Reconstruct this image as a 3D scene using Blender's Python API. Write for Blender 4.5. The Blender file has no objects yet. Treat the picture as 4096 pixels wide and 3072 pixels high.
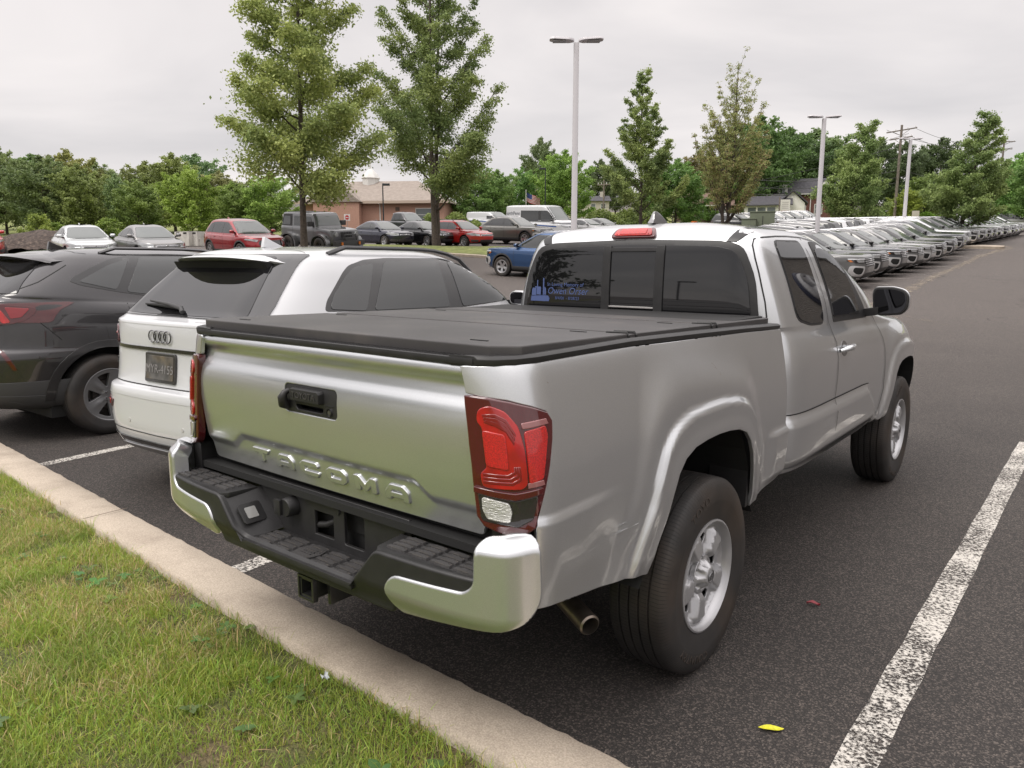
import bpy, bmesh, math, random
import numpy as np
from mathutils import Vector, Matrix
from mathutils.bvhtree import BVHTree
from mathutils.geometry import delaunay_2d_cdt
PI = math.pi
rad = math.radians
sc = bpy.context.scene
COL = sc.collection
# ------------------------------------------------------------ camera, sky, sun, exposure
CAM = Vector((2.0064, -2.6047, 1.5866)); YAW = -0.6755; PITCH = 0.165
cd = bpy.data.cameras.new('camera'); cam = bpy.data.objects.new('camera', cd); COL.objects.link(cam)
cam.location = CAM; cam.rotation_euler = (PI/2-PITCH, 0, -YAW)
cd.sensor_width = 36; cd.lens = 36*2984.67/4096; cd.clip_start = .05; cd.clip_end = 2000
sc.camera = cam
w = bpy.data.worlds.new('World'); sc.world = w; w.use_nodes = True
def N(nt, typ, **kw):
    n = nt.nodes.new(typ)
    for k, v in kw.items():
        if k.startswith('i_'): n.inputs[k[2:].replace('_', ' ')].default_value = v
        elif isinstance(k, str) and hasattr(n, k): setattr(n, k, v)
    return n
def world():
    nt = w.node_tree; L = nt.links; bg = nt.nodes['Background']
    sky = N(nt, 'ShaderNodeTexSky'); sky.sky_type = 'NISHITA'; sky.sun_disc = False
    sky.sun_elevation = rad(52); sky.sun_rotation = rad(200)
    tc = N(nt, 'ShaderNodeTexCoord'); sep = N(nt, 'ShaderNodeSeparateXYZ'); L.new(tc.outputs['Generated'], sep.inputs[0])
    # project the direction on a cloud layer so streaks flatten towards the horizon
    add = N(nt, 'ShaderNodeMath', operation='ADD'); add.inputs[1].default_value = .16; L.new(sep.outputs['Z'], add.inputs[0])
    mx = N(nt, 'ShaderNodeMath', operation='MAXIMUM'); mx.inputs[1].default_value = .05; L.new(add.outputs[0], mx.inputs[0])
    dv = N(nt, 'ShaderNodeVectorMath', operation='DIVIDE'); L.new(tc.outputs['Generated'], dv.inputs[0])
    cb = N(nt, 'ShaderNodeCombineXYZ'); [L.new(mx.outputs[0], cb.inputs[i]) for i in range(3)]; L.new(cb.outputs[0], dv.inputs[1])
    n1 = N(nt, 'ShaderNodeTexNoise'); n1.inputs['Scale'].default_value = .8; n1.inputs['Detail'].default_value = 5; n1.inputs['Roughness'].default_value = .5; n1.inputs['Distortion'].default_value = .6
    L.new(dv.outputs[0], n1.inputs['Vector'])
    r1 = N(nt, 'ShaderNodeValToRGB'); r1.color_ramp.elements[0].position = .30; r1.color_ramp.elements[1].position = .68
    r1.color_ramp.elements[0].color = (.62, .595, .60, 1); r1.color_ramp.elements[1].color = (.86, .81, .795, 1)
    L.new(n1.outputs['Fac'], r1.inputs[0])
    # thick cloud is brighter overhead than at the horizon
    mr = N(nt, 'ShaderNodeMapRange'); mr.inputs['From Min'].default_value = .32; mr.inputs['From Max'].default_value = 1.0
    mr.inputs['To Min'].default_value = 10.5; mr.inputs['To Max'].default_value = 33; L.new(sep.outputs['Z'], mr.inputs['Value'])
    vm = N(nt, 'ShaderNodeVectorMath', operation='SCALE'); L.new(r1.outputs[0], vm.inputs[0]); L.new(mr.outputs[0], vm.inputs['Scale'])
    mix = N(nt, 'ShaderNodeMix', data_type='RGBA'); mix.inputs['Factor'].default_value = .93
    L.new(sky.outputs[0], mix.inputs['A']); L.new(vm.outputs[0], mix.inputs['B'])
    L.new(mix.outputs['Result'], bg.inputs['Color']); bg.inputs['Strength'].default_value = .10
world()
sd = bpy.data.lights.new('sun', 'SUN'); sun = bpy.data.objects.new('sun', sd); COL.objects.link(sun)
sd.energy = 1.5; sd.angle = rad(25); sd.color = (1, .95, .88)
# world: sky sun_rotation turns clockwise from +Y; lamp points the same way
saz, sel = rad(200), rad(52)
sdir = Vector((math.sin(saz)*math.cos(sel), math.cos(saz)*math.cos(sel), math.sin(sel)))
sun.rotation_euler = (-sdir).to_track_quat('-Z', 'Y').to_euler()
sc.view_settings.view_transform = 'Standard'; sc.view_settings.look = 'None'; sc.view_settings.exposure = .12; sc.view_settings.gamma = 1
try: sc.view_settings.use_curve_mapping = False
except Exception: pass
sc.cycles.max_bounces = 8; sc.cycles.diffuse_bounces = 3; sc.cycles.glossy_bounces = 4; sc.cycles.transparent_max_bounces = 12
sc.cycles.use_denoising = True; sc.cycles.sample_clamp_indirect = 6; sc.cycles.caustics_reflective = False; sc.cycles.caustics_refractive = False

# ------------------------------------------------------------ materials
MATS = {}
def mat(name, col=(.5, .5, .5), rough=.5, metal=0, coat=0, crough=.03, spec=.5, noise=None, bump=None, emis=None, trans=0, alpha=1, attr=None, coord='Object', mix2=None, sss=0):
    """noise=(scale,amount,detail) brightness mottling; mix2=(colour,scale,lo,hi) second colour in patches; bump=(scale,strength,dist[,stretch])"""
    if name in MATS: return MATS[name]
    m = bpy.data.materials.new(name); m.use_nodes = True; nt = m.node_tree; L = nt.links; b = nt.nodes['Principled BSDF']
    b.inputs['Base Color'].default_value = (*col, 1); b.inputs['Roughness'].default_value = rough; b.inputs['Metallic'].default_value = metal
    b.inputs['Coat Weight'].default_value = coat; b.inputs['Coat Roughness'].default_value = crough; b.inputs['Specular IOR Level'].default_value = spec
    b.inputs['Transmission Weight'].default_value = trans; b.inputs['Alpha'].default_value = alpha
    tc = N(nt, 'ShaderNodeTexCoord'); src = None
    if attr:
        a = N(nt, 'ShaderNodeAttribute'); a.attribute_name = attr; src = a.outputs['Color']
    if mix2:
        n = N(nt, 'ShaderNodeTexNoise'); n.inputs['Scale'].default_value = mix2[1]; n.inputs['Detail'].default_value = 5; L.new(tc.outputs[coord], n.inputs['Vector'])
        r = N(nt, 'ShaderNodeMapRange'); r.inputs['From Min'].default_value = mix2[2]; r.inputs['From Max'].default_value = mix2[3]; L.new(n.outputs['Fac'], r.inputs['Value'])
        mm = N(nt, 'ShaderNodeMix', data_type='RGBA'); L.new(r.outputs[0], mm.inputs['Factor'])
        if src: L.new(src, mm.inputs['A'])
        else: mm.inputs['A'].default_value = (*col, 1)
        mm.inputs['B'].default_value = (*mix2[0], 1); src = mm.outputs['Result']
    if noise:
        n = N(nt, 'ShaderNodeTexNoise'); n.inputs['Scale'].default_value = noise[0]; n.inputs['Detail'].default_value = noise[2] if len(noise) > 2 else 4
        L.new(tc.outputs[coord], n.inputs['Vector'])
        r = N(nt, 'ShaderNodeMapRange'); r.inputs['From Min'].default_value = .3; r.inputs['From Max'].default_value = .7
        r.inputs['To Min'].default_value = 1-noise[1]; r.inputs['To Max'].default_value = 1+noise[1]; L.new(n.outputs['Fac'], r.inputs['Value'])
        v = N(nt, 'ShaderNodeVectorMath', operation='SCALE'); L.new(r.outputs[0], v.inputs['Scale'])
        if src: L.new(src, v.inputs[0])
        else: v.inputs[0].default_value = col
        src = v.outputs[0]
    if src: L.new(src, b.inputs['Base Color'])
    if bump:
        n = N(nt, 'ShaderNodeTexNoise'); n.inputs['Scale'].default_value = bump[0]; n.inputs['Detail'].default_value = 6
        if len(bump) > 3:
            mp = N(nt, 'ShaderNodeMapping'); mp.inputs['Scale'].default_value = bump[3]; L.new(tc.outputs[coord], mp.inputs[0]); L.new(mp.outputs[0], n.inputs['Vector'])
        else: L.new(tc.outputs[coord], n.inputs['Vector'])
        bp = N(nt, 'ShaderNodeBump'); bp.inputs['Strength'].default_value = bump[1]; bp.inputs['Distance'].default_value = bump[2]
        L.new(n.outputs['Fac'], bp.inputs['Height']); L.new(bp.outputs[0], b.inputs['Normal'])
    if emis:
        b.inputs['Emission Color'].default_value = (*emis[0], 1); b.inputs['Emission Strength'].default_value = emis[1]
    MATS[name] = m; m['bsdf'] = 1
    return m
def paint(name, col, metal=.0, rough=.35, **k): return mat(name, col, rough, metal, coat=1, crough=.02, **k)
silver = mat('silver_paint', (.66, .675, .69), .30, .84, coat=1, crough=.015, noise=(900, .10, 1))
blackpl = mat('black_plastic', (.020, .0195, .020), .45, noise=(20, .2), bump=(700, .25, .0006))
vinyl = mat('black_vinyl', (.052, .049, .049), .50, noise=(2.5, .22, 7), bump=(900, .35, .0006), mix2=((.075, .068, .062), 5, .55, .8))
dark = mat('dark_underside', (.012, .012, .012), .7)
rubber = mat('tyre_rubber', (.026, .024, .023), .62, noise=(8, .25), mix2=((.05, .036, .026), 3, .45, .75))
glassd = mat('tinted_glass', (.008, .008, .009), .02, spec=.75, coat=0)
glassm = mat('car_glass', (.03, .033, .034), .02, spec=.9)
glassw = mat('windscreen_glass', (.10, .115, .11), .03, spec=1.0)
mirror = mat('mirror_glass', (.05, .05, .055), .02, 1)
chrome = mat('chrome', (.75, .75, .76), .08, 1)
alloy = mat('alloy', (.52, .52, .53), .28, .9, noise=(6, .05))
steelw = mat('silver_wheel', (.46, .46, .47), .30, .55, noise=(5, .05))
redl = mat('red_lens', (.42, .006, .006), .08, coat=1, spec=.6, noise=(14, .35), mix2=((.62, .03, .02), 7, .5, .75))
redd = mat('dark_red_lens', (.075, .002, .004), .05, coat=1, spec=.6)
redb = mat('reflector_red', (.46, .008, .006), .3, coat=1, bump=(400, .8, .001), noise=(300, .35, 1))
clear = mat('clear_lens', (.55, .55, .52), .12, .5, coat=1, bump=(60, .9, .004, (1, 1, 6)))
smoke = mat('smoke_lens', (.02, .018, .02), .05, coat=1)
white_line = None

# ------------------------------------------------------------ mesh helpers
def link(name, me, m=None, parent=None, loc=None, rot=None):
    o = bpy.data.objects.new(name, me); COL.objects.link(o)
    if m is not None and me is not None and not me.materials: me.materials.append(m)
    if parent is not None: o.parent = parent
    if loc is not None: o.location = loc
    if rot is not None: o.rotation_euler = rot
    return o
def tag(o, label=None, cat=None, group=None, kind=None):
    if label: o['label'] = label
    if cat: o['category'] = cat
    if group: o['group'] = group
    if kind: o['kind'] = kind
    return o
def empty(name, loc=(0, 0, 0), rot=(0, 0, 0), **k):
    o = bpy.data.objects.new(name, None); COL.objects.link(o); o.location = loc; o.rotation_euler = rot; o.empty_display_size = .2
    return tag(o, **k) if k else o
def copy_tree(o, parent=None):
    c = o.copy(); COL.objects.link(c)
    if parent is not None: c.parent = parent
    for ch in o.children: copy_tree(ch, c)
    return c
class MB:
    """collects faces into one mesh"""
    def __init__(s): s.v = []; s.f = []; s.n = []
    def add(s, vs, fs):
        k = len(s.v); s.v += [tuple(v) for v in vs]; s.f += [tuple(i+k for i in f) for f in fs]; return s
    def box(s, x0, x1, y0, y1, z0, z1, M=None):
        vs = [Vector((x, y, z)) for x in (x0, x1) for y in (y0, y1) for z in (z0, z1)]
        if M: vs = [M @ v for v in vs]
        return s.add(vs, [(0, 1, 3, 2), (4, 6, 7, 5), (0, 4, 5, 1), (2, 3, 7, 6), (0, 2, 6, 4), (1, 5, 7, 3)])
    def tube(s, pts, r, n=8, caps=True):
        pts = [Vector(p) for p in pts]; rs = r if isinstance(r, (list, tuple)) else [r]*len(pts); vs = []; fs = []
        t = (pts[1]-pts[0]).normalized(); up = Vector((0, 0, 1)) if abs(t.z) < .9 else Vector((1, 0, 0)); a = t.cross(up).normalized()
        for i, p in enumerate(pts):
            t = (pts[min(i+1, len(pts)-1)]-pts[max(i-1, 0)]).normalized(); a = (a-t*a.dot(t)).normalized(); b = t.cross(a)
            for k in range(n): an = 2*PI*k/n; vs.append(p+(a*math.cos(an)+b*math.sin(an))*rs[i])
        for i in range(len(pts)-1):
            for k in range(n): fs.append((i*n+k, i*n+(k+1) % n, (i+1)*n+(k+1) % n, (i+1)*n+k))
        if caps: fs += [tuple(range(n-1, -1, -1)), tuple(range((len(pts)-1)*n, len(pts)*n))]
        return s.add(vs, fs)
    def lathe(s, prof, n=48, axis='X', c=(0, 0, 0)):
        """prof: (radius, along); rings about the axis"""
        vs = []; fs = []; m = len(prof)
        for k in range(n):
            a = 2*PI*k/n; ca, sa = math.cos(a), math.sin(a)
            for r, h in prof:
                vs.append({'X': (c[0]+h, c[1]+r*ca, c[2]+r*sa), 'Y': (c[0]+r*ca, c[1]+h, c[2]+r*sa), 'Z': (c[0]+r*ca, c[1]+r*sa, c[2]+h)}[axis])
        for k in range(n):
            for i in range(m-1): fs.append((k*m+i, k*m+i+1, ((k+1) % n)*m+i+1, ((k+1) % n)*m+i))
        return s.add(vs, fs)
    def prism(s, poly, fn0, fn1):
        """polygon carried by two maps (near, far) and walled"""
        n = len(poly); a = [fn0(*p) for p in poly]; b = [fn1(*p) for p in poly]
        return s.add(a+b, [tuple(range(n)), tuple(range(2*n-1, n-1, -1))]+[(i, i+n, (i+1) % n+n, (i+1) % n) for i in range(n)])
    def build(s, name, m, parent=None, smooth=None, bevel=0, seg=2, loc=None, rot=None):
        me = bpy.data.meshes.new(name); me.from_pydata(s.v, [], s.f)
        bm = bmesh.new(); bm.from_mesh(me); bmesh.ops.recalc_face_normals(bm, faces=bm.faces)
        if bevel: bmesh.ops.bevel(bm, geom=[e for e in bm.edges if len(e.link_faces) == 2 and e.calc_face_angle(0) > .5], offset=bevel, segments=seg, profile=.7, affect='EDGES', clamp_overlap=True)
        bm.to_mesh(me); bm.free()
        if smooth or bevel: me.shade_smooth(); me.set_sharp_from_angle(angle=rad(smooth or 40))
        return link(name, me, m, parent, loc, rot)
def lerpk(x, K): return float(np.interp(x, [k[0] for k in K], [k[1] for k in K]))
def pchip(K):
    """smooth monotone interpolation through the keys"""
    X = [k[0] for k in K]; Y = [k[1] for k in K]; n = len(X)
    h = [X[i+1]-X[i] for i in range(n-1)]; d = [(Y[i+1]-Y[i])/h[i] for i in range(n-1)]; m = [d[0]]+[0]*(n-2)+[d[-1]]
    for i in range(1, n-1):
        if d[i-1]*d[i] > 0: w1 = 2*h[i]+h[i-1]; w2 = h[i]+2*h[i-1]; m[i] = (w1+w2)/(w1/d[i-1]+w2/d[i])
    import bisect
    def f(x):
        if x <= X[0]: return Y[0]+(x-X[0])*m[0]
        if x >= X[-1]: return Y[-1]+(x-X[-1])*m[-1]
        i = bisect.bisect_right(X, x)-1; t = (x-X[i])/h[i]
        return (2*t**3-3*t*t+1)*Y[i]+(t**3-2*t*t+t)*h[i]*m[i]+(-2*t**3+3*t*t)*Y[i+1]+(t**3-t*t)*h[i]*m[i+1]
    return f
def sm(x, a, b):
    t = min(1, max(0, (x-a)/(b-a))); return t*t*(3-2*t)
def rrect(x0, x1, y0, y1, r, n=4):
    out = []
    for cx, cy, a in ((x1-r, y1-r, 0), (x0+r, y1-r, 90), (x0+r, y0+r, 180), (x1-r, y0+r, 270)):
        for k in range(n+1): t = rad(a+90*k/n); out.append((cx+r*math.cos(t), cy+r*math.sin(t)))
    return out
def rnd(poly, r, n=3):
    """round the corners of a polygon"""
    out = []; m = len(poly)
    for i in range(m):
        p = Vector(poly[i]); a = Vector(poly[i-1])-p; b = Vector(poly[(i+1) % m])-p; la, lb = a.length, b.length
        rr = r[i] if isinstance(r, (list, tuple)) else r
        k = min(rr, la*.45, lb*.45)
        if k <= 1e-5: out.append(tuple(p)); continue
        p0 = p+a/la*k; p2 = p+b/lb*k
        for j in range(n+1): t = j/n; q = p0*(1-t)**2+p*2*t*(1-t)+p2*t*t; out.append((q.x, q.y))
    return out
def inpoly(x, y, P):
    c = False; j = len(P)-1
    for i in range(len(P)):
        xi, yi = P[i]; xj, yj = P[j]
        if (yi > y) != (yj > y) and x < (xj-xi)*(y-yi)/(yj-yi)+xi: c = not c
        j = i
    return c
def densify(P, step):
    out = []
    for i in range(len(P)):
        a, b = P[i], P[(i+1) % len(P)]; d = math.hypot(b[0]-a[0], b[1]-a[1])
        if d < 1e-6: continue
        k = max(1, math.ceil(d/step)); out += [(a[0]+(b[0]-a[0])*j/k, a[1]+(b[1]-a[1])*j/k) for j in range(k)]
    return out
def panel(name, outline, fn, m, parent=None, holes=(), step=.03, flange=.012, edge=.003, hflange=None, side=1, off=0.0, ret=False, nfn=None):
    """Curved sheet-metal panel: a 2-D outline (with holes) triangulated finely and mapped through fn, normals taken from fn itself,
    every border turned inwards as a rounded return flange."""
    loops = [densify(outline, step)]+[densify(h, step) for h in holes]
    pts = []; edges = []; lp = []
    for L_ in loops:
        k = len(pts); pts += L_; n = len(L_); edges += [(k+i, k+(i+1) % n) for i in range(n)]; lp.append((k, n))
    xs = [p[0] for p in loops[0]]; ys = [p[1] for p in loops[0]]
    B = np.array(pts); x0, x1, y0, y1 = min(xs), max(xs), min(ys), max(ys)
    nx = int((x1-x0)/step)+1; ny = int((y1-y0)/step)+1
    for i in range(nx+1):
        for j in range(ny+1):
            x = x0+(i+.5*(j % 2))*step; y = y0+j*step
            if np.min((B[:, 0]-x)**2+(B[:, 1]-y)**2) < (step*.55)**2: continue
            if inpoly(x, y, loops[0]) and not any(inpoly(x, y, h) for h in loops[1:]): pts.append((x, y))
    r = delaunay_2d_cdt([Vector(p) for p in pts], edges, [], 0, 1e-7)
    V2 = r[0]; F = []
    for f in r[2]:
        cx = sum(V2[i].x for i in f)/len(f); cy = sum(V2[i].y for i in f)/len(f)
        if inpoly(cx, cy, loops[0]) and not any(inpoly(cx, cy, h) for h in loops[1:]): F.append(tuple(f))
    e = 1e-3
    def nrm(u, v):
        if nfn: return nfn(u, v)
        a = Vector(fn(u+e, v))-Vector(fn(u-e, v)); b = Vector(fn(u, v+e))-Vector(fn(u, v-e)); c = a.cross(b)*side
        return c.normalized() if c.length > 1e-12 else Vector((0, 0, 1))
    P = []; NN = []
    for p in V2:
        nn = nrm(p.x, p.y); P.append(Vector(fn(p.x, p.y))+nn*off); NN.append(nn)
    # face winding to agree with the normals
    FF = []
    for f in F:
        g = (P[f[1]]-P[f[0]]).cross(P[f[2]]-P[f[0]]); FF.append(f if g.dot(NN[f[0]]) > 0 else f[::-1])
    # border edges -> flange
    if flange:
        cnt = {}
        for f in FF:
            for i in range(len(f)):
                a, b = f[i], f[(i+1) % len(f)]
                cnt[(a, b)] = 1
        bord = [(a, b) for (a, b) in cnt if (b, a) not in cnt]
        outn = {}
        for a, b in bord:
            t = (P[b]-P[a]); 
            if t.length < 1e-9: continue
            o = t.cross(NN[a]).normalized()
            outn.setdefault(a, Vector()); outn.setdefault(b, Vector()); outn[a] += o; outn[b] += o
        idx = {}
        for a, o in outn.items():
            o = (o-NN[a]*o.dot(NN[a])); o = o.normalized() if o.length > 1e-6 else Vector((0, 0, 1))
            k = len(P); idx[a] = k
            mid = (NN[a]+o).normalized()
            P += [P[a]+o*edge*.7-NN[a]*edge*.3, P[a]+o*edge-NN[a]*edge, P[a]+o*edge-NN[a]*flange]
            NN += [mid, o, o]
        for a, b in bord:
            if a in idx and b in idx:
                i, j = idx[a], idx[b]
                FF += [(b, a, i, j), (j, i, i+1, j+1), (j+1, i+1, i+2, j+2)]
    me = bpy.data.meshes.new(name); me.from_pydata([tuple(p) for p in P], [], FF); me.shade_smooth()
    try: me.normals_split_custom_set_from_vertices([tuple(n) for n in NN])
    except Exception: pass
    if ret: return me
    return link(name, me, m, parent)
def grid(name, fn, nu, nv, m, parent=None, smooth=True, wrap=False):
    """smooth sheet fn(u,v), u,v in 0..1"""
    vs = [tuple(fn(i/nu, j/nv)) for i in range(nu+1) for j in range(nv+1)]
    fs = [(i*(nv+1)+j, (i+1)*(nv+1)+j, (i+1)*(nv+1)+j+1, i*(nv+1)+j+1) for i in range(nu) for j in range(nv)]
    me = bpy.data.meshes.new(name); me.from_pydata(vs, [], fs)
    if smooth: me.shade_smooth()
    return link(name, me, m, parent)
def text_mesh(txt, size, extrude=.001, bevel=0, shear=0, align='CENTER', spacing=1):
    cu = bpy.data.curves.new('lettering', 'FONT'); cu.body = txt; cu.size = size; cu.extrude = extrude; cu.bevel_depth = bevel; cu.align_x = align; cu.align_y = 'CENTER'; cu.shear = shear; cu.space_character = spacing; cu.resolution_u = 3
    o = bpy.data.objects.new('lettering', cu); COL.objects.link(o)
    dg = bpy.context.evaluated_depsgraph_get(); me = bpy.data.meshes.new_from_object(o.evaluated_get(dg)); bpy.data.objects.remove(o); bpy.data.curves.remove(cu)
    return me
def text_on(name, txt, size, fn, m, parent=None, extrude=.001, **k):
    """flat text carried on a surface: fn(u,v,h) -> xyz"""
    me = text_mesh(txt, size, extrude, **k)
    for v in me.vertices: v.co = fn(v.co.x, v.co.y, v.co.z)
    me.materials.clear(); return link(name, me, m, parent)
# ------------------------------------------------------------ lie of the land
FX, FY = math.sin(YAW), math.cos(YAW)
TK = pchip([(-60, 0), (9, 0), (14, .10), (20, .42), (26, .85), (34, 1.35), (41, 2.15), (49, 2.65), (57, 3.15), (73, 4.2), (110, 7.3), (300, 22)])
def sdist(x, y): return (x-CAM.x)*FX+(y-CAM.y)*FY
def T(x, y):
    x_ = x if x > -4.2 or x < -22 else (-4.2 if x > -10 else -4.2+(x+10)*17.8/12)
    s = sdist(x_, y); l = (x-CAM.x)*math.cos(YAW)-(y-CAM.y)*math.sin(YAW)
    return (0.0 if s < 9 else TK(s))+.42*sm(-l, 2, 8)*sm(s, 15, 28)*(1-sm(s, 36, 44))
Rv = cam.rotation_euler.to_matrix()
def at(px, s, z=None):
    """ground (or height z above it) under image column px at distance s along the view; px in the photo's 4096 columns"""
    lat = (px-2048)/2984.67; RX, RY = math.cos(YAW), -math.sin(YAW); x = y = 0; zz = 1.0
    for _ in range(6):
        dep = s*math.cos(PITCH)-(zz-CAM.z)*math.sin(PITCH)
        x = CAM.x+FX*s+RX*lat*dep; y = CAM.y+FY*s+RY*lat*dep; zz = T(x, y)
    return Vector((x, y, zz+(z or 0)))
def htop(py, s):
    """height of something whose top shows at row py, at distance s"""
    # tan of elevation of that row on the centre column
    a = math.atan((1536-py)/2984.67)-PITCH
    return CAM.z+s*math.tan(a)
# ------------------------------------------------------------ vehicle bodies: plan-view rings lofted upwards
from mathutils.interpolate import poly_3d_calc
def loft(rings, disp=None, ns=72, ne=26, sub=5):
    """rings: (z_rear, z_front, y_rear, y_front, half_width, n_rear, n_front). Returns (verts, faces) of a closed shell; +y is forward."""
    K = list(range(len(rings))); fs = [pchip([(k, r[j]) for k, r in zip(K, rings)]) for j in range(7)]
    lv = []
    for k in range(len(rings)-1): lv += [k+i/sub for i in range(sub)]
    lv.append(len(rings)-1)
    a = .93; V = []; nr = 0
    for k in lv:
        z0, z1, y0, y1, ww, n0, n1 = [f(k) for f in fs]; ww = max(ww, .004); h = max((y1-y0)/2, .004); yc = (y0+y1)/2; ring = []
        def X(u): n = n1 if u > 0 else n0; return ww*max(0, 1-abs(u)**n)**(1/n)
        def Y(v, s): n = n1 if s > 0 else n0; return yc+s*h*max(0, 1-abs(v)**n)**(1/n)
        # right side, rear to front
        side = [-a+2*a*i/ns for i in range(ns+1)]
        pts = [(X(u), yc+u*h) for u in side]
        vf = X(a)/ww; pts += [(ww*vf*(1-2*i/ne), Y(vf*(1-2*i/ne), 1)) for i in range(1, ne)]
        pts += [(-X(u), yc+u*h) for u in reversed(side)]
        vr = X(-a)/ww; pts += [(-ww*vr*(1-2*i/ne), Y(vr*(1-2*i/ne), -1)) for i in range(1, ne)]
        nr = len(pts)
        for x, y in pts:
            t = (y-y0)/max(y1-y0, 1e-6); z = z0+(z1-z0)*t
            if disp:
                dx, dy, dz = disp(abs(x), y, z); x += math.copysign(dx, x); y += dy; z += dz
            V.append((x, y, z))
    F = []
    for i in range(len(lv)-1):
        for j in range(nr): F.append((i*nr+j, i*nr+(j+1) % nr, (i+1)*nr+(j+1) % nr, (i+1)*nr+j))
    F.append(tuple(range(nr-1, -1, -1))); k = (len(lv)-1)*nr; F.append(tuple(range(k, k+nr)))
    return V, F
class Shell:
    def __init__(s, rings, disp=None, **k):
        V, F = loft(rings, disp, **k); s.me = bpy.data.meshes.new('body'); s.me.from_pydata(V, [], F); s.me.shade_smooth()
        s.V = [Vector(v) for v in V]; s.F = F; s.bvh = BVHTree.FromPolygons(s.V, F)
        s.VN = [v.vector.copy() for v in s.me.vertex_normals]
        s.cache = {}
    def ray(s, u, v, view):
        key = (round(u, 5), round(v, 5), view)
        if key in s.cache: return s.cache[key]
        o, d = {'R': ((4, u, v), (-1, 0, 0)), 'L': ((-4, u, v), (1, 0, 0)), 'F': ((u, 9, v), (0, -1, 0)), 'B': ((u, -5, v), (0, 1, 0)), 'T': ((u, v, 5), (0, 0, -1))}[view]
        loc, n, i, dist = s.bvh.ray_cast(Vector(o), Vector(d))
        if loc is None:
            loc, n, i, dist = s.bvh.find_nearest(Vector({'R': (.8, u, v), 'L': (-.8, u, v), 'F': (u, 3.9, v), 'B': (u, .05, v), 'T': (u, v, 1.6)}[view]))
        f = s.F[i]
        if len(f) == 4:
            wgt = poly_3d_calc([s.V[k] for k in f], loc); n = Vector((0, 0, 0))
            for k, ww in zip(f, wgt): n += s.VN[k]*ww
            n.normalize()
        s.cache[key] = (loc, n); return loc, n
    def decal(s, name, outline, view, m, parent, off=.004, step=.06, holes=(), flange=.008, edge=.002):
        return panel(name, outline, lambda u, v: s.ray(u, v, view)[0], m, parent, holes=holes, step=step, flange=flange, edge=edge, off=off, nfn=lambda u, v: s.ray(u, v, view)[1])
    def ribbon(s, name, pts, view, wd, m, parent, off=.003, step=.05):
        """thin strip following the body (panel gaps, trims)"""
        P = [];
        for i in range(len(pts)-1):
            a, b = pts[i], pts[i+1]; k = max(1, int(math.hypot(b[0]-a[0], b[1]-a[1])/step)); P += [(a[0]+(b[0]-a[0])*j/k, a[1]+(b[1]-a[1])*j/k) for j in range(k)]
        P.append(pts[-1]); vs = []; ns = []
        C_ = [s.ray(p[0], p[1], view) for p in P]
        for i, (c, n) in enumerate(C_):
            t = (C_[min(i+1, len(C_)-1)][0]-C_[max(i-1, 0)][0]).normalized(); o = t.cross(n).normalized()*wd/2
            vs += [c+n*off-o, c+n*off+o]; ns += [n, n]
        fs = [(2*i, 2*i+1, 2*i+3, 2*i+2) for i in range(len(P)-1)]
        me = bpy.data.meshes.new(name); me.from_pydata([tuple(v) for v in vs], [], fs); me.shade_smooth(); return link(name, me, m, parent)
def cut_arches(me, cutters, m_in):
    """boolean the wheel openings out of a closed body; inner walls become dark"""
    o = bpy.data.objects.new('tmp', me); COL.objects.link(o); tmp = [o]
    for cb in cutters:
        cm = bpy.data.meshes.new('c'); cm.from_pydata(cb.v, [], cb.f); bm = bmesh.new(); bm.from_mesh(cm); bmesh.ops.recalc_face_normals(bm, faces=bm.faces); bm.to_mesh(cm); bm.free()
        c = bpy.data.objects.new('tmpc', cm); COL.objects.link(c); tmp.append(c)
        md = o.modifiers.new('b', 'BOOLEAN'); md.operation = 'DIFFERENCE'; md.object = c; md.solver = 'EXACT'
    dg = bpy.context.evaluated_depsgraph_get(); r = bpy.data.meshes.new_from_object(o.evaluated_get(dg))
    for t in tmp: bpy.data.objects.remove(t)
    return r
def arch_cutter(yc, zc, R, x0, x1, poly=None):
    P = poly or [(yc+R*math.cos(2*PI*i/40), zc+R*math.sin(2*PI*i/40)) for i in range(40)]
    mb = MB(); mb.prism(P, lambda y, z: (x0, y, z), lambda y, z: (x1, y, z)); return mb
def paint_inside(me, wheels, R, m_body, m_in, xin, zb=None):
    me.materials.clear(); me.materials.append(m_body); me.materials.append(m_in)
    for p in me.polygons:
        c = p.center; k = 0
        for (yc, zc) in wheels:
            d = math.hypot(c.y-yc, c.z-zc)
            if d < R+.02 and abs(c.x) < xin: k = 1
        if zb is not None and p.normal.z < -.8 and c.z < zb: k = 1
        p.material_index = k
    me.shade_smooth(); me.set_sharp_from_angle(angle=rad(38))
# ------------------------------------------------------------ wheels (axle along x, outer face at +x, centre at origin)
def tyre_mesh(R, rr, wd, grooves=4, lod=1):
    h = wd/2; P = [(rr, -h*.82), (rr+.012, -h*.93), ((R+rr)/2, -h*1.0), (R-.035, -h*.97), (R-.012, -h*.86)]
    tr = []; n = grooves
    for i in range(n+1):
        a = -h*.80+2*h*.80*i/(n+1); b = -h*.80+2*h*.80*(i+1)/(n+1)
        tr += [(R-.001*abs(a/h)**2*6, a+.004), (R-.001*abs(b/h)**2*6, b-.004)]
        if i < n and lod: tr += [(R-.009, b-.003), (R-.009, b+.003)]
    P += tr+[(R-.012, h*.86), (R-.035, h*.97), ((R+rr)/2, h*1.0), ((R+rr)/2-.004, h*.992), (rr+.02, h*.93), (rr+.006, h*.88), (rr-.002, h*.84), (rr-.01, h*.5)]
    mb = MB(); mb.lathe(P, 72 if lod else 36); return mb
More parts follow.
